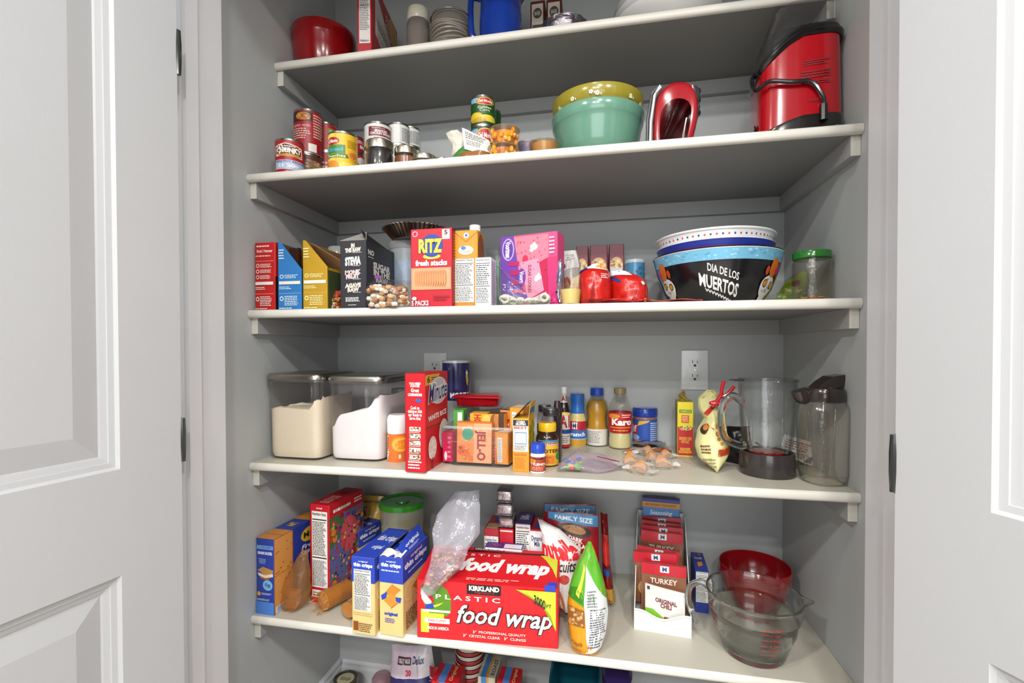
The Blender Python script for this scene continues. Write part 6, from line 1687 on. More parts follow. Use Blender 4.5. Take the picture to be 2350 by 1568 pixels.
thing('glass_jar', 'glass jar with green screw lid holding a little brown grain', 'jar', (x, y, Z3), [('jar', j), ('lid', l), sd_p], facing(x, y))
b, o, P = pouch([(1838, 600), (1800, 628), (1775, 665), (1770, 680)], [(1856, 604), (1852, 640), (1842, 664), (1836, 680)], 'b#8ea824', -.16, -.19, .03, [('e', '#8a1f3a', .2, .62, .5, .78), ('S', ['#c8d43a', '#5a8a20', '#dcdc5a'], .1, .1, .9, .6, 26, .07, .6)], seed=71, nu=10, nv=12)
thing('chip_bag', 'lime green chip bag leaning behind the jar with green lid', 'bag', (o[0], o[1], Z3 + .001), [('bag', b)])
b, o, P = pouch([(1826, 645), (1790, 660), (1752, 678), (1748, 684)], [(1832, 645), (1836, 660), (1832, 676), (1828, 684)], 'c#f2f0ec', -.3, -.32, .035, amp=.008, seed=73)
thing('plastic_bag', 'crumpled clear plastic bag between the party bowl and the glass jar', 'plastic bag', (o[0], o[1], Z3 + .001), [('bag', b)])

# ================================================================ the shelf of cans
def can(name, label, px0, px1, pt, y, z0, key, ds, top='m#a9a49c', ac=-90, span=170, group=None, h=None, rt=0):
    x, _, r = RC(px0, px1, pt, y)
    if h is None: h = HZ(x, y - r, pt + 1) - z0
    b = B()
    L = Loft([(.0045, r * 1.97), (.005, r * 1.97), (h - .005, r * 1.97)]); L.mesh(b, key, 44)
    decals(b, L.surf(.005, h - .005, ac, span), ds, base=.0004, step=.00006)
    ends = []
    for s in (0, 1):
        e = B()
        q = (lambda t: t) if s == 0 else (lambda t: h - t)
        prof = [(q(.001), r * .1), (q(.002), r * 1.8), (q(0), r * 1.88), (q(0), r * 1.98), (q(.0035), r * 2.0), (q(.005), r * 1.94)]
        Loft(prof).mesh(e, top, 44)
        ends.append(('lid' if s else 'rim', e))
    return thing(name, label, 'can', (x, y, z0), [('can', b)] + ends, facing(x, y) + rt, group), (x, y, r, z0 + h)
CR = '#a81420'
tagl = [('r', '#d8d4cc', .42, .0, .54, .05)]
can('food_can', 'short red chunky soup can at the shelf end by the side wall', 630, 699, 316, -.345, Z2, CR,
    [('p', '#e8dcd0', [(.1, .84), (.4, .93), (.8, .84), (.82, .5), (.12, .52)]), ('p', '#4a1a16', [(.13, .82), (.4, .9), (.77, .82), (.79, .53), (.14, .54)]), ('L', '#e8dcd0', .3, .8, .65, .86, 1), ('t', '#f0ead8', 'CHUNKY', .16, .62, .78, .78, {'fat': .05}), ('e', '#b9862e', .2, .5, .8, .6), ('r', '#a9b4cc', .1, .1, 1, .4), ('t', '#f0eef0', '21 20g', .2, .14, .7, .28, {'fat': .03}), ('t', '#33467a', 'HEALTHY REQUEST', .12, .31, .95, .38)] + tagl)
_, (x, y, r, zt_) = can('food_can', 'lower soup can with a bread picture, second stack from the side wall', 672, 739, 350, -.262, Z2, '#8c6a4a', [('S', ['#c9a878', '#6a4a30', '#a88458'], .3, .05, .98, .85, 50, .06, .8), ('r', '#5a2a1c', .2, .86, 1, 1)])
can('food_can', 'tall dark red soup can with meat picture stacked high by the wall', 673, 740, 247, -.262, zt_ + .0005, '#9a141e',
    [('p', '#2a120e', [(.0, .72), (.6, .75), (.6, .98), (.0, .98)]), ('e', '#b5702c', .18, .76, .56, .96), ('S', ['#d89a4a', '#8a4a1c'], .22, .8, .52, .93, 24, .03, .5), ('L', '#d8b8a8', .62, .35, .97, .95, 9), ('t', '#d9a8a0', 'READ AND', .1, .6, .55, .66), ('L', '#d8b8a8', .05, .3, .55, .58, 5), ('r', '#e0dcd4', .5, .0, .7, .2)])
_, (x, y, r, zt_) = can('food_can', 'lower of the two red cans behind the yellow peach can', 722, 774, 345, -.2, Z2, '#9a141e', [('L', '#d9b0a0', .2, .2, .9, .8, 6)])
can('food_can', 'upper red can with a green band behind the tallest soup can', 722, 774, 278, -.2, zt_ + .0005, '#a01820', [('r', '#7a8a3a', .55, .5, 1, .85), ('L', '#e0c9a0', .6, .55, .95, .8, 3)])
can('fruit_can', 'bright yellow peach can with a red oval badge', 752, 821, 299, -.335, Z2, '#dcae1e',
    [('p', '#e8c85a', [(0, 1), (.3, 1), (.32, .0), (0, 0)]), ('e', '#a01822', .02, .68, .42, .9), ('t', '#f0e2d8', 'Del Monte', .05, .74, .38, .84), ('r', '#3a7a2a', .08, .44, .55, .68), ('t', '#3f9ac0', 'Sliced', .05, .5, .5, .62, {'fat': .04}), ('r', '#2f6a24', .05, .33, .62, .43), ('t', '#e6e0a8', 'Peaches', .1, .345, .56, .415), ('e', '#d8862c', .0, .0, .4, .26), ('e', '#e0a040', .6, .3, .92, .56), ('e', '#c8702a', .64, .34, .86, .52), ('e', '#e8c23a', .4, .02, .8, .22), ('L', '#a8801a', .6, .62, .9, .85, 4)] + tagl)
_, (x, y, r, zt_) = can('food_can', 'lower tomato can showing between the peach can and dark jar', 782, 838, 348, -.22, Z2, '#a8281e', [('e', '#c8342a', .5, .1, .95, .7), ('e', '#e0dcd0', .6, .7, .95, .95)])
can('food_can', 'upper red can showing between the peach can and dark jar', 782, 838, 308, -.22, zt_ + .0005, '#96121c', [('r', '#d8cfc8', .7, .25, 1, .5), ('L', '#e8d0c8', .6, .6, .95, .85, 3)])
WC = '#cfcfca'
WL = 'white chicken cans'
_, (x, y, r, zt_) = can('food_can', 'lower white can hidden behind the dark preserve jar', 835, 899, 335, -.24, Z2, WC, [])
can('food_can', 'white can with maroon chicken label above the dark preserve jar', 835, 899, 277, -.24, zt_ + .0005, WC, [('r', '#6a1a2a', .26, .42, .9, .86), ('t', '#e6dcdc', 'BRANDED\nCHICKEN BREAST', .3, .48, .86, .72, {'fat': .03}), ('L', '#d8b8c0', .35, .76, .7, .82, 1), ('L', '#8a2a3a', .4, .3, .8, .38, 1)])
_, (x, y, r, zt_) = can('food_can', 'lower white can hidden behind the amber preserve jar', 888, 940, 330, -.2, Z2, WC, [])
can('food_can', 'white can with fine print above the amber preserve jar', 888, 940, 279, -.2, zt_ + .0005, WC, [('L', '#6a6c70', .6, .1, .95, .85, 9), ('r', '#b8b8b4', .55, 0, .57, 1)])
_, (x, y, r, zt_) = can('food_can', 'lower white can farthest from the wall of soup cans', 918, 965, 335, -.15, Z2, WC, [('L', '#6a6c70', .4, .1, .9, .85, 9)])
can('food_can', 'upper white can with fine print at the end of the white stack', 918, 965, 288, -.15, zt_ + .0005, WC, [('L', '#6a6c70', .4, .1, .9, .85, 9)])

def mason(label, px0, px1, pt, y, fill, z=Z2, lidh=.022, low=False):
    x, _, r = RC(px0, px1, pt, y)
    h = HZ(x, y - r, pt + 1) - z
    h = max(h, .028)
    b = B(); hl = h - lidh
    Loft([(0, r * 1.75), (.005, r * 1.96), (max(.008, hl * .8), r * 2), (max(.01, hl - .004), r * 1.85), (hl + .004, r * 1.75), (hl + .004, r * 1.65), (.006, r * 1.7)]).mesh(b, 'c#e8e8e4', 40)
    f = B(); Loft([(.004, r * 1.7), (.006, r * 1.88), (max(.007, hl * .78), r * 1.9), (max(.009, hl - .004), r * 1.7)]).mesh(f, 'g#' + fill, 36)
    l = B(); Loft([(hl, r * 1.86), (hl + .001, r * 1.95), (h - .004, r * 1.95), (h - .001, r * 1.88), (h, r * 1.75), (h - .0008, r * 1.6), (h - .0003, r * .1)]).mesh(l, 'm#b4ac9a', 48)
    thing('preserve_jar', label, 'jar', (x, y, z), [('jar', b), ('contents', f), ('lid', l)], facing(x, y))
mason('preserve jar of near black jam with a metal screw lid', 838, 904, 313, -.352, '1a1216')
mason('preserve jar of amber brown sauce beside the dark jam', 904, 958, 330, -.345, '7a3c18', lidh=.018)
mason('squat jar whose silver lid barely clears the shelf edge, nearest the amber jar', 944, 1002, 354, -.345, '8a8478', lidh=.014)
mason('lowest squat jar with silver lid next to the torn white carton', 994, 1034, 358, -.3, '8a8478', lidh=.012)

GR = '#1c4a1c'
gd = [('p', '#7ab0d0', [(.08, .98), (.36, .98), (.3, .78), (.1, .82)]), ('e', '#d8c040', .28, .7, .86, .99), ('e', '#b01c28', .31, .72, .83, .97), ('t', '#e8dcd8', 'Del Monte', .36, .8, .78, .9, {'fat': .03}), ('t', '#c8d8b8', 'Golden\nCorn', .35, .46, .75, .66), ('r', '#2a6a24', .2, .38, .8, .44), ('e', '#d8b828', .05, .12, .5, .42), ('e', '#e0c43a', .4, .08, .95, .34), ('e', '#b8921c', .1, .04, .6, .22)]
_, (x, y, r, zt_) = can('vegetable_can', 'lower green corn can showing behind the peach cup', 1080, 1137, 286, -.2, Z2, GR, gd)
can('vegetable_can', 'upper green corn can, topmost thing near the middle of its shelf', 1080, 1136, 216, -.2, zt_ + .0005, GR, gd)
_, (x, y, r, zt_) = can('vegetable_can', 'lower plain green can at the back behind the corn cans', 1106, 1150, 300, -.1, Z2, '#1a4a20', [])
can('vegetable_can', 'upper plain green can peeking out behind the corn cans', 1106, 1150, 248, -.1, zt_ + .0005, '#1a4a20', [('r', '#123a16', .7, 0, .74, 1)])

# torn white carton lying open
def px_sheet(L_, R__, y0, y1, key, th, deco=None, amp=.003, seed=0, nv=10, nu=10):
    F_ = world_sheet(L_, R__, '', y0, y1, amp=amp, seed=seed)
    b = B(); O = torn_o
    S = b.sheet(lambda u, v: tuple(Vector(F_(u, v)) - O), nu, nv, key, th)
    if deco: decals(b, S, deco, base=.0006)
    return b
torn_o = Vector((*[ony(1075, 360, -.31)[0]], -.31, Z2 + .0005))
e = px_sheet([(1023, 306), (1029, 318), (1040, 335), (1036, 356)], [(1050, 298), (1062, 312), (1060, 335), (1062, 358)], -.335, -.335, '#c9c1b2', .001, amp=.004, seed=2)
b = px_sheet([(1060, 293), (1063, 318), (1066, 342)], [(1122, 322), (1128, 338), (1127, 360)], -.315, -.345, '#dcd9d2', .001, [('L', '#7c7c78', .1, .55, .9, .9, 4), ('L', '#9a9a94', .1, .25, .7, .5, 3)], amp=.002, seed=4)
g = px_sheet([(1062, 336), (1050, 346), (1040, 357), (1040, 362)], [(1068, 336), (1085, 340), (1112, 348), (1118, 362)], -.34, -.345, '#2a6a24', .001, amp=.001)
k_ = px_sheet([(1050, 300), (1060, 330), (1062, 362)], [(1105, 325), (1125, 345), (1127, 362)], -.28, -.28, '#b9b4a8', .001, amp=.001)
thing('torn_carton', 'torn white and green carton lying open in front of the corn cans', 'box', tuple(torn_o), [('flap', b), ('flap', e), ('side_panel', g), ('carton', k_)])
x0, zt_ = ony(1090, 348, -.355)
b = B(); Loft([(.0, .03, .02, 0, 0, 2.4), (.008, .075, .045, 0, 0, 2.4), (.02, .07, .042, 0, 0, 2.4), (max(.026, zt_ - Z2), .03, .02, .008, 0, 2)], .004, 40, 3).mesh(b, 'b#8a5a2c', 28, 3)
thing('snack_pouch', 'brown pouch in front of the torn white carton', 'packet', (x0, -.352, Z2), [('pouch', b)])
def fcup(label, px0, px1, pt, y, z, fill, chunks, dome=True, fruit='g#e08a1e', cover='c#f0e8dc'):
    x, _, r = RC(px0, px1, pt, y)
    zt_ = HZ(x, y - r, pt + 2); h = zt_ - z
    b = B(); Loft([(0, r * 1.3), (.003, r * 1.45), (h * .9, r * 1.88), (h * .92, r * 2.02), (h, r * 2.04), (h, r * 1.8), (h * .88, r * 1.82), (.005, r * 1.4)]).mesh(b, cover, 40)
    l = B(); Loft([(h + .0002, r * 2.02), (h + .0012, r * 2.0), (h + .0012, r * .1)]).mesh(l, 'k#e8dcc4', 40)
    f = B(); rnd = random.Random(int(px0))
    if chunks:
        Loft([(.004, r * 1.3), (h * .8, r * 1.6)]).mesh(f, 'g#c87818', 24)
        for k in range(34):
            a = 2 * PI * rnd.random(); t = .1 + .75 * rnd.random(); q = r * (.62 + .26 * t)
            f.blob((q * math.cos(a), q * math.sin(a), h * t), r * .2, ['g#e8961e', 'g#f0a630', 'g#dc8414'][k % 3], 8, (.8, .8, 1.1), .2, k)
    else:
        Loft([(.004, r * 1.35), (h * .86, r * 1.76)]).mesh(f, fruit, 32)
    thing('fruit_cup', label, 'cup', (x, y, z), [('cup', b), ('lid', l), ('fruit', f)], facing(x, y))
    return zt_
zz = fcup('lower clear cup of orange peach chunks by the shelf edge', 1119, 1190, 325, -.352, Z2, '', True)
fcup('upper clear cup of orange peach chunks stacked on its twin', 1122, 1193, 283, -.352, zz + .0018, '', True)
fcup('clear cup of tan fruit puree with foil lid beside the mint bowl', 1214, 1284, 314, -.35, Z2, '', False, fruit='g#c08a3a')
fcup('small cup with blue and red film cover between two fruit cups', 1188, 1238, 318, -.315, Z2, '', False, fruit='g#2a3f8a', cover='k#b8a8b8')

# mint and olive mixing bowls
def mix(px0, px1, pt, y, key, inner, zb, deco=None, foot=.78, label='', rise=None):
    x, _, r = RC(px0, px1, pt, y)
    zt_ = HZ(x, y - r, pt)
    h = zt_ - zb
    b = B()
    secs = [(0, r * 2 * foot * .7), (.0, r * 2 * foot * .72), (.004, r * 2 * foot * .76), (h * .25, r * 2 * .80), (h * .55, r * 2 * .905), (h * .8, r * 1.93), (h * .81, r * 1.95), (h * .985, r * 2.01), (h, r * 2.0)]
    L = Loft(secs); L.mesh(b, key, 72, 2, True, False)
    Loft([(h, r * 2.0), (h - .001, r * 1.965), (h * .55, r * 1.77), (h * .25, r * 1.56), (.006, r * foot * 1.4)]).mesh(b, inner, 72, 2, False, True)
    if deco: decals(b, L.surf(0, h, -90, 180), deco, base=.0006)
    return thing('mixing_bowl', label, 'bowl', (x, y, zb), [('bowl', b)], facing(x, y)), (x, y, r, h)
_, (x, y, r, h) = mix(1266, 1479, 222, -.225, 'g#66947f', 'g#66947f', Z2, label='mint green mixing bowl holding the olive one', foot=.7)
print('MINT', x, y, r, h)
fl = []
for k, (u, v) in enumerate([(.12, .70), (.2, .73), (.33, .76), (.46, .79), (.5, .76), (.73, .76), (.84, .72), (.9, .68)]):
    W2 = '#dedcc8'
    for a in range(5):
        q = 2 * PI * a / 5
        fl.append(('e', W2, u + .009 * math.cos(q) - .006, v + .06 + .022 * math.sin(q) - .015, u + .009 * math.cos(q) + .006, v + .06 + .022 * math.sin(q) + .015))
    fl.append(('r', W2, u + .02, v + .03, u + .028, v + .055))
mix(1267, 1478, 187, -.225, 'g#94882a', 'g#94882a', Z2 + h * .24, fl, label='olive green mixing bowl with white flowers set inside the mint one', foot=.7)

# hand mixer standing on its heel
x0, zt_ = ony(1482, 206, -.29); x1, _ = ony(1606, 206, -.29)
w, h = x1 - x0, zt_ - Z2
b = B()
def outline(P, n=5): return [tuple(p) for p in smooth_path([(x, 0, z) for x, z in P] + [(P[0][0], 0, P[0][1])], n)[:-1]]
RM = 'g#9c0c1a'
ring = [(-.36, 0), (-.36, .45), (-.30, .80), (-.12, .97), (.12, 1.0), (.34, .93), (.45, .72), (.44, .45), (.36, .2), (.28, .0), (.12, .0), (.16, .25), (.22, .5), (.2, .64), (.04, .68), (-.1, .6), (-.14, .42), (-.14, .2), (-.14, 0)]
P = [(x * w, z * h) for x, z in ring]
def slab(b, P, y0, y1, key, bev=.006):
    n = len(P); c = (sum(p[0] for p in P) / n, sum(p[1] for p in P) / n)
    rows = []
    import_ = [(y0 + bev * 0, .0), (y0, 0)]
    def inset(k):
        out = []
        for i in range(n):
            a, b_, c_ = Vector(P[i - 1]), Vector(P[i]), Vector(P[(i + 1) % n])
            t = (c_ - a).normalized(); nn = Vector((t.y, -t.x))
            out.append(b_ - nn * k)
        return out
    A = sum(P[i][0] * P[(i + 1) % n][1] - P[(i + 1) % n][0] * P[i][1] for i in range(n))
    sg = 1 if A > 0 else -1
    lay = [(y0, bev), (y0 + bev * .3, bev * .3), (y0 + bev, 0), (y1 - bev, 0), (y1 - bev * .3, bev * .3), (y1, bev)]
    vs = []
    for y, k in lay:
        vs += [(p.x, y, p.y) for p in inset(k * sg)]
    fs = [(r * n + i, r * n + (i + 1) % n, (r + 1) * n + (i + 1) % n, (r + 1) * n + i) for r in range(len(lay) - 1) for i in range(n)]
    fs += [tuple(range(n))[::-1], tuple(range((len(lay) - 1) * n, len(lay) * n))]
    b.add(vs, fs, key, True)
sp_ = [(p[0], p[2]) for p in [(q.x, 0, q.z) for q in smooth_path([(x, 0, z) for x, z in P], 3)]]
slab(b, sp_, -.03, .03, RM, .012)
k_ = B(); slab(k_, [(-.40 * w, 0), (-.37 * w, .45 * h), (-.31 * w, .82 * h), (-.2 * w, .95 * h), (-.24 * w, .95 * h), (-.36 * w, .86 * h), (-.44 * w, .5 * h), (-.45 * w, 0)], -.034, .034, 'g#a9abae', .006)
e = B(); slab(e, [(-.45 * w, 0), (-.44 * w, .5 * h), (-.36 * w, .86 * h), (-.24 * w, .95 * h), (-.3 * w, .96 * h), (-.42 * w, .85 * h), (-.49 * w, .5 * h), (-.5 * w, 0)], -.032, .032, 'g#3a3c3e', .004)
sw = B(); slab(sw, [(.33 * w, .96 * h), (.44 * w, .95 * h), (.5 * w, .88 * h), (.47 * w, .76 * h), (.5 * w, .66 * h), (.46 * w, .5 * h), (.4 * w, .5 * h), (.41 * w, .72 * h)], -.014, .014, 'g#2c2e30', .004)
for zz_ in (.9, .78, .6): sw.blob((.47 * w, -.0, zz_ * h), .007, 'g#2c2e30', 10, (1, 1.4, 1))
gi = B(); slab(gi, [(.13 * w, .0), (.16 * w, .25 * h), (.225 * w, .48 * h), (.25 * w, .46 * h), (.21 * w, .24 * h), (.18 * w, 0)], -.031, -.012, 'g#8a8f94', .003)
co = B(); co.tube(smooth_path([(.3 * w, .01, .006), (.42 * w, -.01, .016), (.55 * w, -.014, .026), (.62 * w, 0, .02), (.6 * w, .02, .006), (.4 * w, .03, .005)]), .0042, 'g#55585a', 8)
thing('hand_mixer', 'metallic red hand mixer standing on its heel beside the bowls', 'mixer', ((x0 + x1) / 2, -.285, Z2 + .0005), [('body', b), ('motor_cover', k_), ('heel_rest', e), ('speed_switch', sw), ('grip', gi), ('cord', co)], R_(-4))

# popcorn machine
xl, zb = ony(1727, 298, -.315); xr, _ = ony(1921, 276, -.315)
x, y, r = RC(1726, 1921, 250, -.275)
print('POPPER', x, y, r)
w = 2 * r
zt_ = HZ(x + r * .6, y - r * .8, 74) - Z2
zl_ = HZ(x - r * .9, y, 196) - Z2
print('POP', zt_, zl_)
def ptop(px_):      # slanting crown, falling away to the side
    t = (px_ / r + 1) / 2
    return zl_ + (zt_ - zl_) * min(1, max(0, t * 2.3)) ** .85
body = B()
n, rows = 64, 14
N5 = 4.5
def pring(z, k=1.0):
    out = []
    for i in range(n):
        a = 2 * PI * i / n
        c, s = math.cos(a), math.sin(a)
        out.append((r * k * math.copysign(abs(c) ** (2 / N5), c), r * .92 * k * math.copysign(abs(s) ** (2 / N5), s)))
    return out
vs = []
base_r = pring(0, 1)
for j in range(rows + 1):
    for (a, b_) in base_r:
        tz = ptop(a)
        z = .012 + (tz - .012) * j / rows
        k = 1.0 - .05 * (z / zt_)
        vs.append((a * k, b_ * k, z))
fs = [(j * n + i, j * n + (i + 1) % n, (j + 1) * n + (i + 1) % n, (j + 1) * n + i) for j in range(rows) for i in range(n)] + [tuple(range(n))[::-1], tuple(range(rows * n, (rows + 1) * n))]
body.add(vs, fs, 'g#a60a18', True)
fr = lambda u0, v0, U, V: plane_surf((u0, -r * .92 * .985 - .001, v0), (U, 0, 0), (0, 0, V))
Sb = plane_surf((-r, -r * .92 * 1.001, 0), (2 * r, 0, 0), (0, r * .92 * .05, zt_))
decals(body, Sb, [('L', '#6a0810', .5, .68, .82, .74, 3), ('L', '#6a0810', .48, .56, .86, .64, 3), ('L', '#6a0810', .48, .5, .86, .54, 2), ('L', '#7a0a14', .56, .33, .76, .36, 2)], base=.0012)
bs = B()
vs = []
for z, k in ((0, .9), (0, 1.0), (.034, 1.03), (.042, 1.01)):
    for (a, b_) in base_r:
        t = (a / r + 1) / 2
        vs.append((a * k, b_ * k, z * (.35 + .65 * min(1, t * 2.2)) + (0 if z == 0 else .004)))
bs.add(vs, [(j * n + i, j * n + (i + 1) % n, (j + 1) * n + (i + 1) % n, (j + 1) * n + i) for j in range(3) for i in range(n)] + [tuple(range(n))[::-1], tuple(range(3 * n, 4 * n))], 'g#1c1a18', True)
for q in (-.25, .75): bs.tube([(q * r, -r * .955, .014), (q * r, -r * .968, .014)], .004, 'm#8a8a86', 10)
rm = B()
pts = [(a * .95, b_ * .95, ptop(a) + .002) for a, b_ in base_r]
rm.tube([Vector(p) for p in pts] + [Vector(pts[0])], .0075, 'g#161516', 10, caps=False)
rm.tube([Vector((p[0] * .93, p[1] * .93, p[2] + .012)) for p in pts] + [Vector((pts[0][0] * .93, pts[0][1] * .93, pts[0][2] + .012))], .007, 'g#1e1d1e', 10, caps=False)
dm = B()
vs = []
hmax = 1.836 - Z2 - zt_ * .98
for k, dz in ((.9, .012), (.86, .03), (.78, hmax * .6), (.74, hmax * .9), (.66, hmax), (.62, hmax * .98), (.72, hmax * .88), (.84, .03)):
    for (a, b_) in base_r:
        vs.append((a * k + .01 * (dz > .05), b_ * k, max(ptop(a) + dz * .6, 0) * .2 + (zt_ * .98 + dz) * .8 if dz > .02 else ptop(a) + dz))
dm.add(vs, [(j * n + i, j * n + (i + 1) % n, (j + 1) * n + (i + 1) % n, (j + 1) * n + i) for j in range(7) for i in range(n)], 'c#dcdcdc', True)
cd_ = B()
zc_ = HZ(x, y - r, 190) - Z2
pc = smooth_path([(-r * 1.0, -r * .2, ptop(-r) + .02), (-r * 1.12, -r * .5, zl_ - .006), (-r * 1.07, -r * .75, zc_ + .008), (-r * .8, -r * 1.0, zc_ + .014), (-r * .3, -r * 1.02, zc_ + .006), (r * .15, -r * 1.02, zc_), (r * .4, -r * 1.02, zc_ - .03), (r * .44, -r * 1.0, .06), (r * .44, -r * .98, .03)])
cd_.tube(pc, .0042, 'g#151415', 8)
cd_.tube([(r * .44, -r * .99, .028), (r * .44, -r * .99, .06)], .0075, 'g#151415', 8)
swt = B(); swt.prism([(-.006 + q[0], q[1]) for q in [(-.007, 0), (.004, -.009), (.012, 0), (.002, .009)]], 0, -.004, 'g#201e20')
so = [('body', body), ('base', bs), ('rim', rm), ('hood', dm), ('cord', cd_), ('power_switch', swt)]
o = thing('popcorn_machine', 'tall red popcorn machine with black rim, clear hood and looped cord', 'popcorn machine', (x, y, Z2 + .0003), so, facing(x, y) + R_(14))
for c in o.children:
    if c.name.startswith('power_switch'):
        c.location = (-r * 1.0, -r * .45, .045); c.rotation_euler = (0, 0, R_(-90))

# ================================================================ the top shelf
def rowbowl(px0, px1, pt, y, z, key, label, foot=.8):
    x, _, r = RC(px0, px1, 90, y)
    zt_ = HZ(x, y - r, pt); h = zt_ - z
    b = B()
    L = Loft([(0, r * 2 * foot * .9), (.003, r * 2 * foot), (h * .35, r * 1.85), (h * .75, r * 1.97), (h * .8, r * 2.0), (h * .97, r * 2.0), (h, r * 1.97), (h, r * 1.92), (h * .7, r * 1.88), (h * .35, r * 1.76), (.006, r * 2 * foot * .9)])
    L.mesh(b, key, 64, 2)
    thing('red_bowl', label, 'bowl', (x, y, z), [('bowl', b)], facing(x, y))
rowbowl(667, 818, 36, -.17, Z1, 'g#8c0f14', 'deep red bowl at the end of the top shelf by the side wall')
x0, zt_ = ony(819, -60, -.285); x1, _ = ony(850, -60, -.285)
carton('cracker_box', 'tall red cracker carton with a white facts panel beside the deep red bowl', 'box', (x0, -.285), (x1, -.28), .22, .2, Z1, '#a50d1a',
       {'f': [('r', '#cfc8c4', .14, .13, .9, 1)] + [('L', '#555', .18, .3, .86, .95, 30), ('r', '#333', .18, .62, .86, .625), ('t', '#222a5a', 'Nabisco', .2, .15, .8, .18)],
        'r': [('p', '#c9c2bc', [(.12, .34), (.95, .12), (.95, .42), (.12, .95)]), ('L', '#5a5654', .2, .32, .9, .42, 5), ('L', '#5a5654', .2, .45, .7, .6, 6), ('t', '#e8d4d0', 'FACT', .1, .04, .4, .1), ('L', '#e8c4c0', .5, .55, .95, .9, 6), ('e', '#c0843a', .6, .6, 1, 1)]})
def jar1(label, px0, px1, pt, y, lidkey, bodykey, fill, name='storage_jar', lid=.15, coils=False):
    x, _, r = RC(px0, px1, 60, y)
    h = HZ(x, y - r, pt) - Z1
    b = B(); hl = h * (1 - lid)
    Loft([(0, r * 1.9), (.004, r * 2), (hl * .9, r * 2), (hl, r * 1.8), (hl, r * 1.7), (hl * .9, r * 1.92), (.006, r * 1.9)]).mesh(b, bodykey, 44)
    parts = [('jar', b)]
    if lidkey:
        l = B(); Loft([(hl - .002, r * 1.84), (hl, r * 1.92), (h - .003, r * 1.9), (h, r * 1.8), (h, r * .1)]).mesh(l, lidkey, 44); parts.append(('lid', l))
    if fill:
        f = B(); Loft([(.006, r * 1.7), (hl * .7, r * 1.8), (hl * .75, r * .6)], .006, 30, 2).mesh(f, fill, 32, 3); parts.append(('contents', f))
    if coils:
        for k in range(9):
            c = [(r * .97 * math.cos(2 * PI * i / 40), r * .97 * math.sin(2 * PI * i / 40), .02 + (h * .85 - .02) * k / 9 + .004 * math.sin(i * .3 + k)) for i in range(41)]
            parts[0][1].tube(c, .0028, 'g#8a7f74', 6, caps=False)
        rr_ = B(); rr_.tube([(r * .99 * math.cos(2 * PI * i / 48), r * .99 * math.sin(2 * PI * i / 48), h) for i in range(49)], .003, 'g#6e665e', 8, caps=False); parts.append(('rim', rr_))
    thing(name, label, 'jar', (x, y, Z1), parts, facing(x, y))
jar1('hazy plastic jar with cream lid beside the tall red carton', 933, 987, 7, -.2, 'g#cfc8b4', 'k#b9b2ac', 'd#7a5c46', lid=.2)
jar1('wide clear tub full of coiled taupe ribbon next to the blue pitcher', 988, 1082, 17, -.19, None, 'k#a39a90', 'd#5c544c', 'ribbon_tub', lid=.02, coils=True)
x0, _ = ony(1088, 80, -.2)
b = B(); b.blob((0, 0, .03), .02, 'f#4a3a52', 14, (.8, .8, 1.5), .8, 6)
thing('gift_bow', 'crumpled dark purple foil bow between the ribbon tub and blue pitcher', 'bow', (x0, -.2, Z1), [('bow', b)])
x, y, r = RC(1100, 1198, 60, -.2)
b = B(); Loft([(0, r * 1.8), (.004, r * 1.94), (.08, r * 2), (.16, r * 1.86), (.2, r * 1.8), (.2, r * 1.7), (.16, r * 1.76), (.006, r * 1.8)]).mesh(b, 'g#16368e', 44)
hd = B(); hd.tube(smooth_path([(-r * .95, 0, .15), (-r * 1.35, 0, .15), (-r * 1.4, 0, .1), (-r * 1.3, 0, .05), (-r * .98, 0, .045)]), .008, 'g#16368e', 10)
sp = B(); vsx = [(r * .8, -.015, .13), (r * .8, .015, .13), (r * 1.18, 0, .115 + .04), (r * .85, -.02, .2), (r * .85, .02, .2), (r * 1.22, 0, .2)]
sp.add(vsx, [(0, 1, 2), (3, 5, 4), (0, 2, 5, 3), (1, 4, 5, 2), (0, 3, 4, 1)], 'g#16368e')
thing('pitcher', 'opaque blue plastic pitcher on the top shelf', 'pitcher', (x, y, Z1), [('body', b), ('handle', hd), ('spout', sp)], facing(x, y))
cf = {'f': [('r', '#c6bcae', .1, .03, .88, .96), ('e', '#4c463c', .2, .74, .8, .9), ('t', '#c6bcae', 'BAKER', .3, .79, .7, .85), ('r', '#55504a', .14, .6, .84, .65), ('L', '#5a544e', .16, .3, .8, .55, 5), ('r', '#4a443e', .14, .08, .84, .14), ('L', '#5a544e', .16, .16, .8, .27, 3)]}
x0, za = ony(1217, 5, -.13); x1, _ = ony(1250, 8, -.13)
carton('snack_carton', 'cream carton with dark red edges, the one next to the blue pitcher', 'box', (x0, -.13), (x1, -.13), .05, za - Z1, Z1, '#5a1c14', cf)
x0, za = ony(1254, 1, -.13); x1, _ = ony(1289, 4, -.13)
carton('snack_carton', 'cream carton with dark red edges, above the lacy glass dish', 'box', (x0, -.13), (x1, -.13), .05, za - Z1, Z1, '#5a1c14', cf)
x, y, r = RC(1240, 1351, 50, -.17)
h = HZ(x, y - r, 28) - Z1
b = B(); 
Loft([(0, r * 1.6), (.004, r * 1.7), (h * .7, r * 1.9), (h, r * 2), (h, r * 1.9), (h * .6, r * 1.7), (.005, r * 1.5)], .002, 90, 4).mesh(b, 'f#8a828a', 60, 3)
wl = B(); Loft([(h * .3, r * 1.2, r * 1.2, .0, -r * .35), (h * .62, r * 1.3, r * 1.2, 0, -r * .38), (h * .7, r * 1.1, r * 1.1, 0, -r * .38), (h * .72, r * .1, r * .1, 0, -r * .38)]).mesh(wl, 'g#d8d6d4', 40)
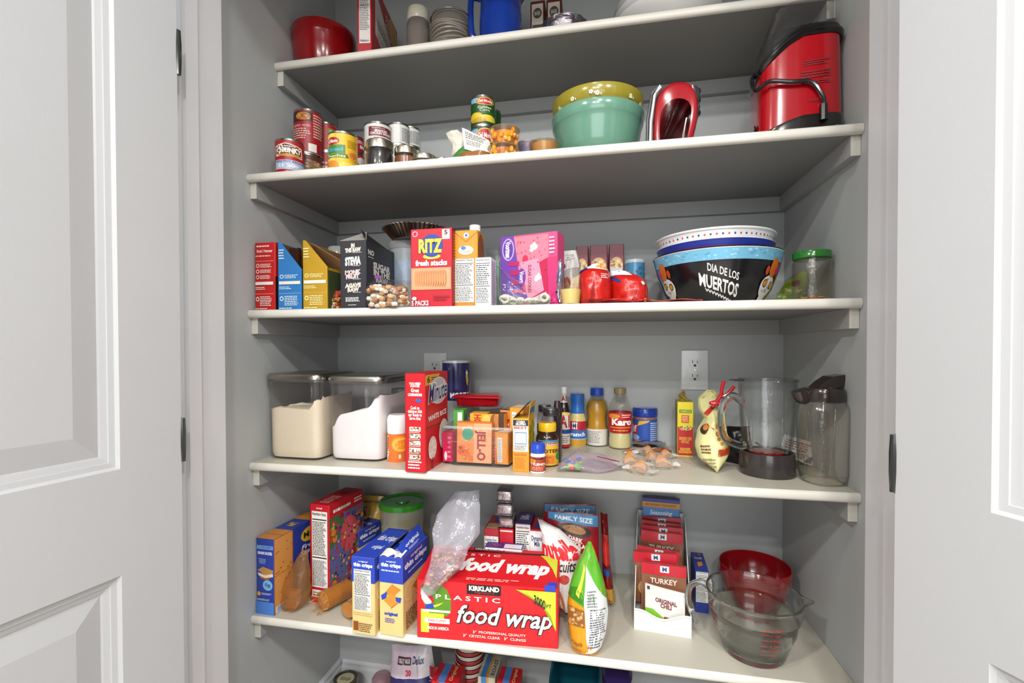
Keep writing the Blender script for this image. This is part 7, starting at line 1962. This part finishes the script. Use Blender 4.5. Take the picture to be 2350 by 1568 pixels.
thing('glass_dish', 'patterned lacy dish with a white cover below the cream cartons', 'dish', (x, y, Z1), [('dish', b), ('cover', wl)], facing(x, y))
x, y, r = RC(1372, 1700, 30, -.14)
r = min(r, .135)
for k in range(3):
    b = B(); z0 = .022 * k; q = 1 - .02 * k
    Loft([(z0 + .002, r * 1.2 * q), (z0 + .006, r * 1.3 * q), (z0 + .045, r * 1.92 * q), (z0 + .055, r * 2.04 * q), (z0 + .058, r * 2.06 * q), (z0 + .057, r * 2.02 * q), (z0 + .049, r * 1.88 * q), (z0 + .011, r * 1.25 * q)], .001, 20, k).mesh(b, 'g#d2d0ce', 64)
    thing('serving_bowl', ('lowest', 'middle', 'topmost')[k] + ' of the shallow white serving bowls on the top shelf', 'bowl', (x, y, Z1), [('bowl', b)], group='stacked white serving bowls')

# ================================================================ on the floor, under the lowest shelf
FZ = FL
def cups(px0, px1, pt, y, n, key, label, lean=0):
    x, _, r = RC(px0, px1, pt, y)
    h = HZ(x, y, pt) - FZ
    parts = []
    for k in range(n):
        b = B(); z = h - .012 * (n - k)
        Loft([(0, r * 1.84), (.004, r * 1.9), (.0085, r * 1.97), (.0105, r * 2.02), (.012, r * 2), (.010, r * 1.9), (0, r * 1.8)]).mesh(b, key[k % len(key)], 32, 1, True, True)
        parts.append((b, z))
    return x, y, r, h, parts
# white, navy and red bag of cups
b, o, P = pouch([(900, 1445), (898, 1520), (899, 1600), (902, 1680)], [(990, 1445), (1000, 1520), (1003, 1600), (1003, 1680)], 'b#cfc9cf', -.16, -.2, .08,
    [('r', '#27265c', .0, .2, 1, .72), ('r', '#c9b7c4', 0, .72, .7, 1), ('r', '#4a2030', .22, .84, .55, .91), ('t', '#e9e2e6', 'GREAT VALUE', .25, .855, .52, .895), ('t', '#2a2550', 'Delux', .58, .85, .85, .92, {'sh': .3}), ('t', '#c4202c', '20', .42, .74, .55, .8, {'fat': .05}),
     ('t', '#e6e2ee', 'FOAM CUPS FOR\nHOT AND COLD', .3, .58, .72, .68), ('L', '#cfcbe0', .15, .42, .9, .56, 4)], amp=.006, seed=21)
thing('cup_bag', 'white and navy film bag of foam cups standing on the floor', 'bag', (o[0], o[1], FZ + .001), [('bag', b)])
b, o, P = pouch([(985, 1465), (988, 1560), (990, 1680)], [(1040, 1465), (1042, 1560), (1044, 1680)], 'b#8e1a26', -.19, -.22, .06, [('r', '#23255a', .55, 0, 1, .8), ('S', ['#e0d0cf', '#c9b0b0'], .05, .5, .6, .95, 26, .035, .3), ('r', '#d6d3da', .7, .86, 1, 1)], seed=23)
thing('cup_bag', 'red and navy film bag squeezed beside the striped paper cups', 'bag', (o[0], o[1], FZ + .001), [('bag', b)])
x, y, r, h, parts = cups(1045, 1112, 1470, -.14, 18, ['#b34a44', '#e3d7cf'], '')
for k, (cb, z) in enumerate(parts):
    lab = 'paper cup rim in the leaning red and white striped stack'
    o = thing('paper_cup', lab, 'cup', (x, y, FZ + z + .0), [('cup', cb)], group='stacked red and white paper cups')
base = B(); Loft([(0, r * 1.3), (h - .2, r * 1.75), (h - .192, r * 1.8)]).mesh(base, '#e3d7cf', 32)
thing('paper_cup', 'lowest cup that carries the red and white striped stack', 'cup', (x, y, FZ), [('cup', base)])
def pack(px0, px1, pt, y, D, base_, faces, label, tilt=0, hh=.34):
    x0, zt_ = ony(px0, pt, y); x1, _ = ony(px1, pt, y)
    return carton('napkin_pack', label, 'package', (x0, y), (x1, y), D, zt_ - FZ, FZ, base_, faces)
RP = '#b8131f'
pack(990, 1050, 1562, -.27, .07, RP, {'f': [('r', '#4a76b4', .3, 0, .5, 1), ('t', '#e8d9b8', 'dixie', .6, .9, .95, .97)], 't': [('r', '#4a76b4', .22, 0, .5, 1), ('t', '#d9b36a', 'Original', .62, .1, .8, .9, {'rot': 90})]}, 'red package with blue band standing below the food wrap box, nearest the cup bag')
pack(1096, 1136, 1552, -.26, .09, '#b9b09c', {'f': [('r', '#3f78ac', .2, 0, .5, 1), ('r', '#c08a3a', .5, 0, .62, 1)], 't': [('r', '#3f78ac', .15, 0, .45, 1), ('r', '#c08a3a', .45, 0, .6, 1), ('t', '#444', 'ROAST', .68, .1, .92, .8, {'rot': 90})]}, 'cream package with blue and brown bands between two red ones')
pack(1140, 1190, 1566, -.28, .06, RP, {'f': [('r', '#4a76b4', .3, 0, .55, 1)], 't': [('r', '#4a76b4', .25, 0, .55, 1), ('t', '#d9b36a', 'Original', .65, .1, .85, .9, {'rot': 90})]}, 'red package with blue band standing nearest the blue tub')
x, y, r = RC(764, 822, 1560, -.1)
h = HZ(x, y, 1556) - FZ
b = B(); Loft([(0, r * 1.9), (.004, r * 2), (h - .004, r * 2), (h, r * 1.96), (h, r * 1.8), (h - .003, r * 1.78), (h - .003, r * .1)]).mesh(b, 'g#4b4636', 40)
decals(b, plane_surf((-r * .7, -r * .7, h - .0028), (r * 1.4, 0, 0), (0, r * 1.4, 0)), [('e', '#c9bf9a', 0, 0, 1, 1), ('t', '#4b4636', 'SOUP', .2, .35, .8, .6)])
thing('canister', 'dark olive canister with cream round label by the left baseboard', 'canister', (x, y, FZ), [('canister', b)])
x, y, r = RC(853, 900, 1548, -.12)
h = HZ(x, y, 1545) - FZ
b = B(); Loft([(0, r * 1.8), (.004, r * 2), (h * .9, r * 2), (h * .96, r * 1.6), (h, r * .8), (h, r * .1)]).mesh(b, 'k#b78a94', 32)
thing('plastic_jar', 'translucent mauve jar standing behind the white and navy cup bag', 'jar', (x, y, FZ), [('jar', b)])
x0, zt_ = ony(1262, 1532, -.2); x1, _ = ony(1378, 1540, -.2); w = x1 - x0; h = zt_ - FZ
b = B(); Loft([(0, w * .8, .2, 0, 0, 5), (.01, w * .86, .22, 0, 0, 5), (h - .02, w * .96, .26, 0, 0, 5), (h - .012, w, .28, 0, 0, 5), (h - .018, w * .93, .25, 0, 0, 5), (.02, w * .82, .2, 0, 0, 5)]).mesh(b, 'g#1f7186', 48, 1, True, True)
l = B(); l.tube([(-w * .5, -.13, h + .0), (-w * .2, -.14, h - .004), (w * .3, -.14, h - .012), (w * .62, -.12, h - .03)], .006, 'k#dfe6e6', 8)
thing('storage_tub', 'teal blue plastic tub with a pale clear rim on the floor', 'food container', ((x0 + x1) / 2, -.15, FZ), [('tub', b), ('rim', l)])
x0, zt_ = ony(1382, 1543, -.2); x1, _ = ony(1452, 1548, -.2); w = x1 - x0; h = zt_ - FZ
b = B(); Loft([(0, w * .8, .15, 0, 0, 4), (h - .03, w * .95, .2, 0, 0, 4), (h - .028, w * 1.04, .22, 0, 0, 4), (h - .008, w * 1.04, .22, 0, 0, 4), (h, w * .9, .18, 0, 0, 4)]).mesh(b, 'g#3a2a66', 40)
thing('storage_tub', 'purple plastic tub beside the teal tub on the floor', 'food container', ((x0 + x1) / 2, -.12, FZ), [('tub', b)])
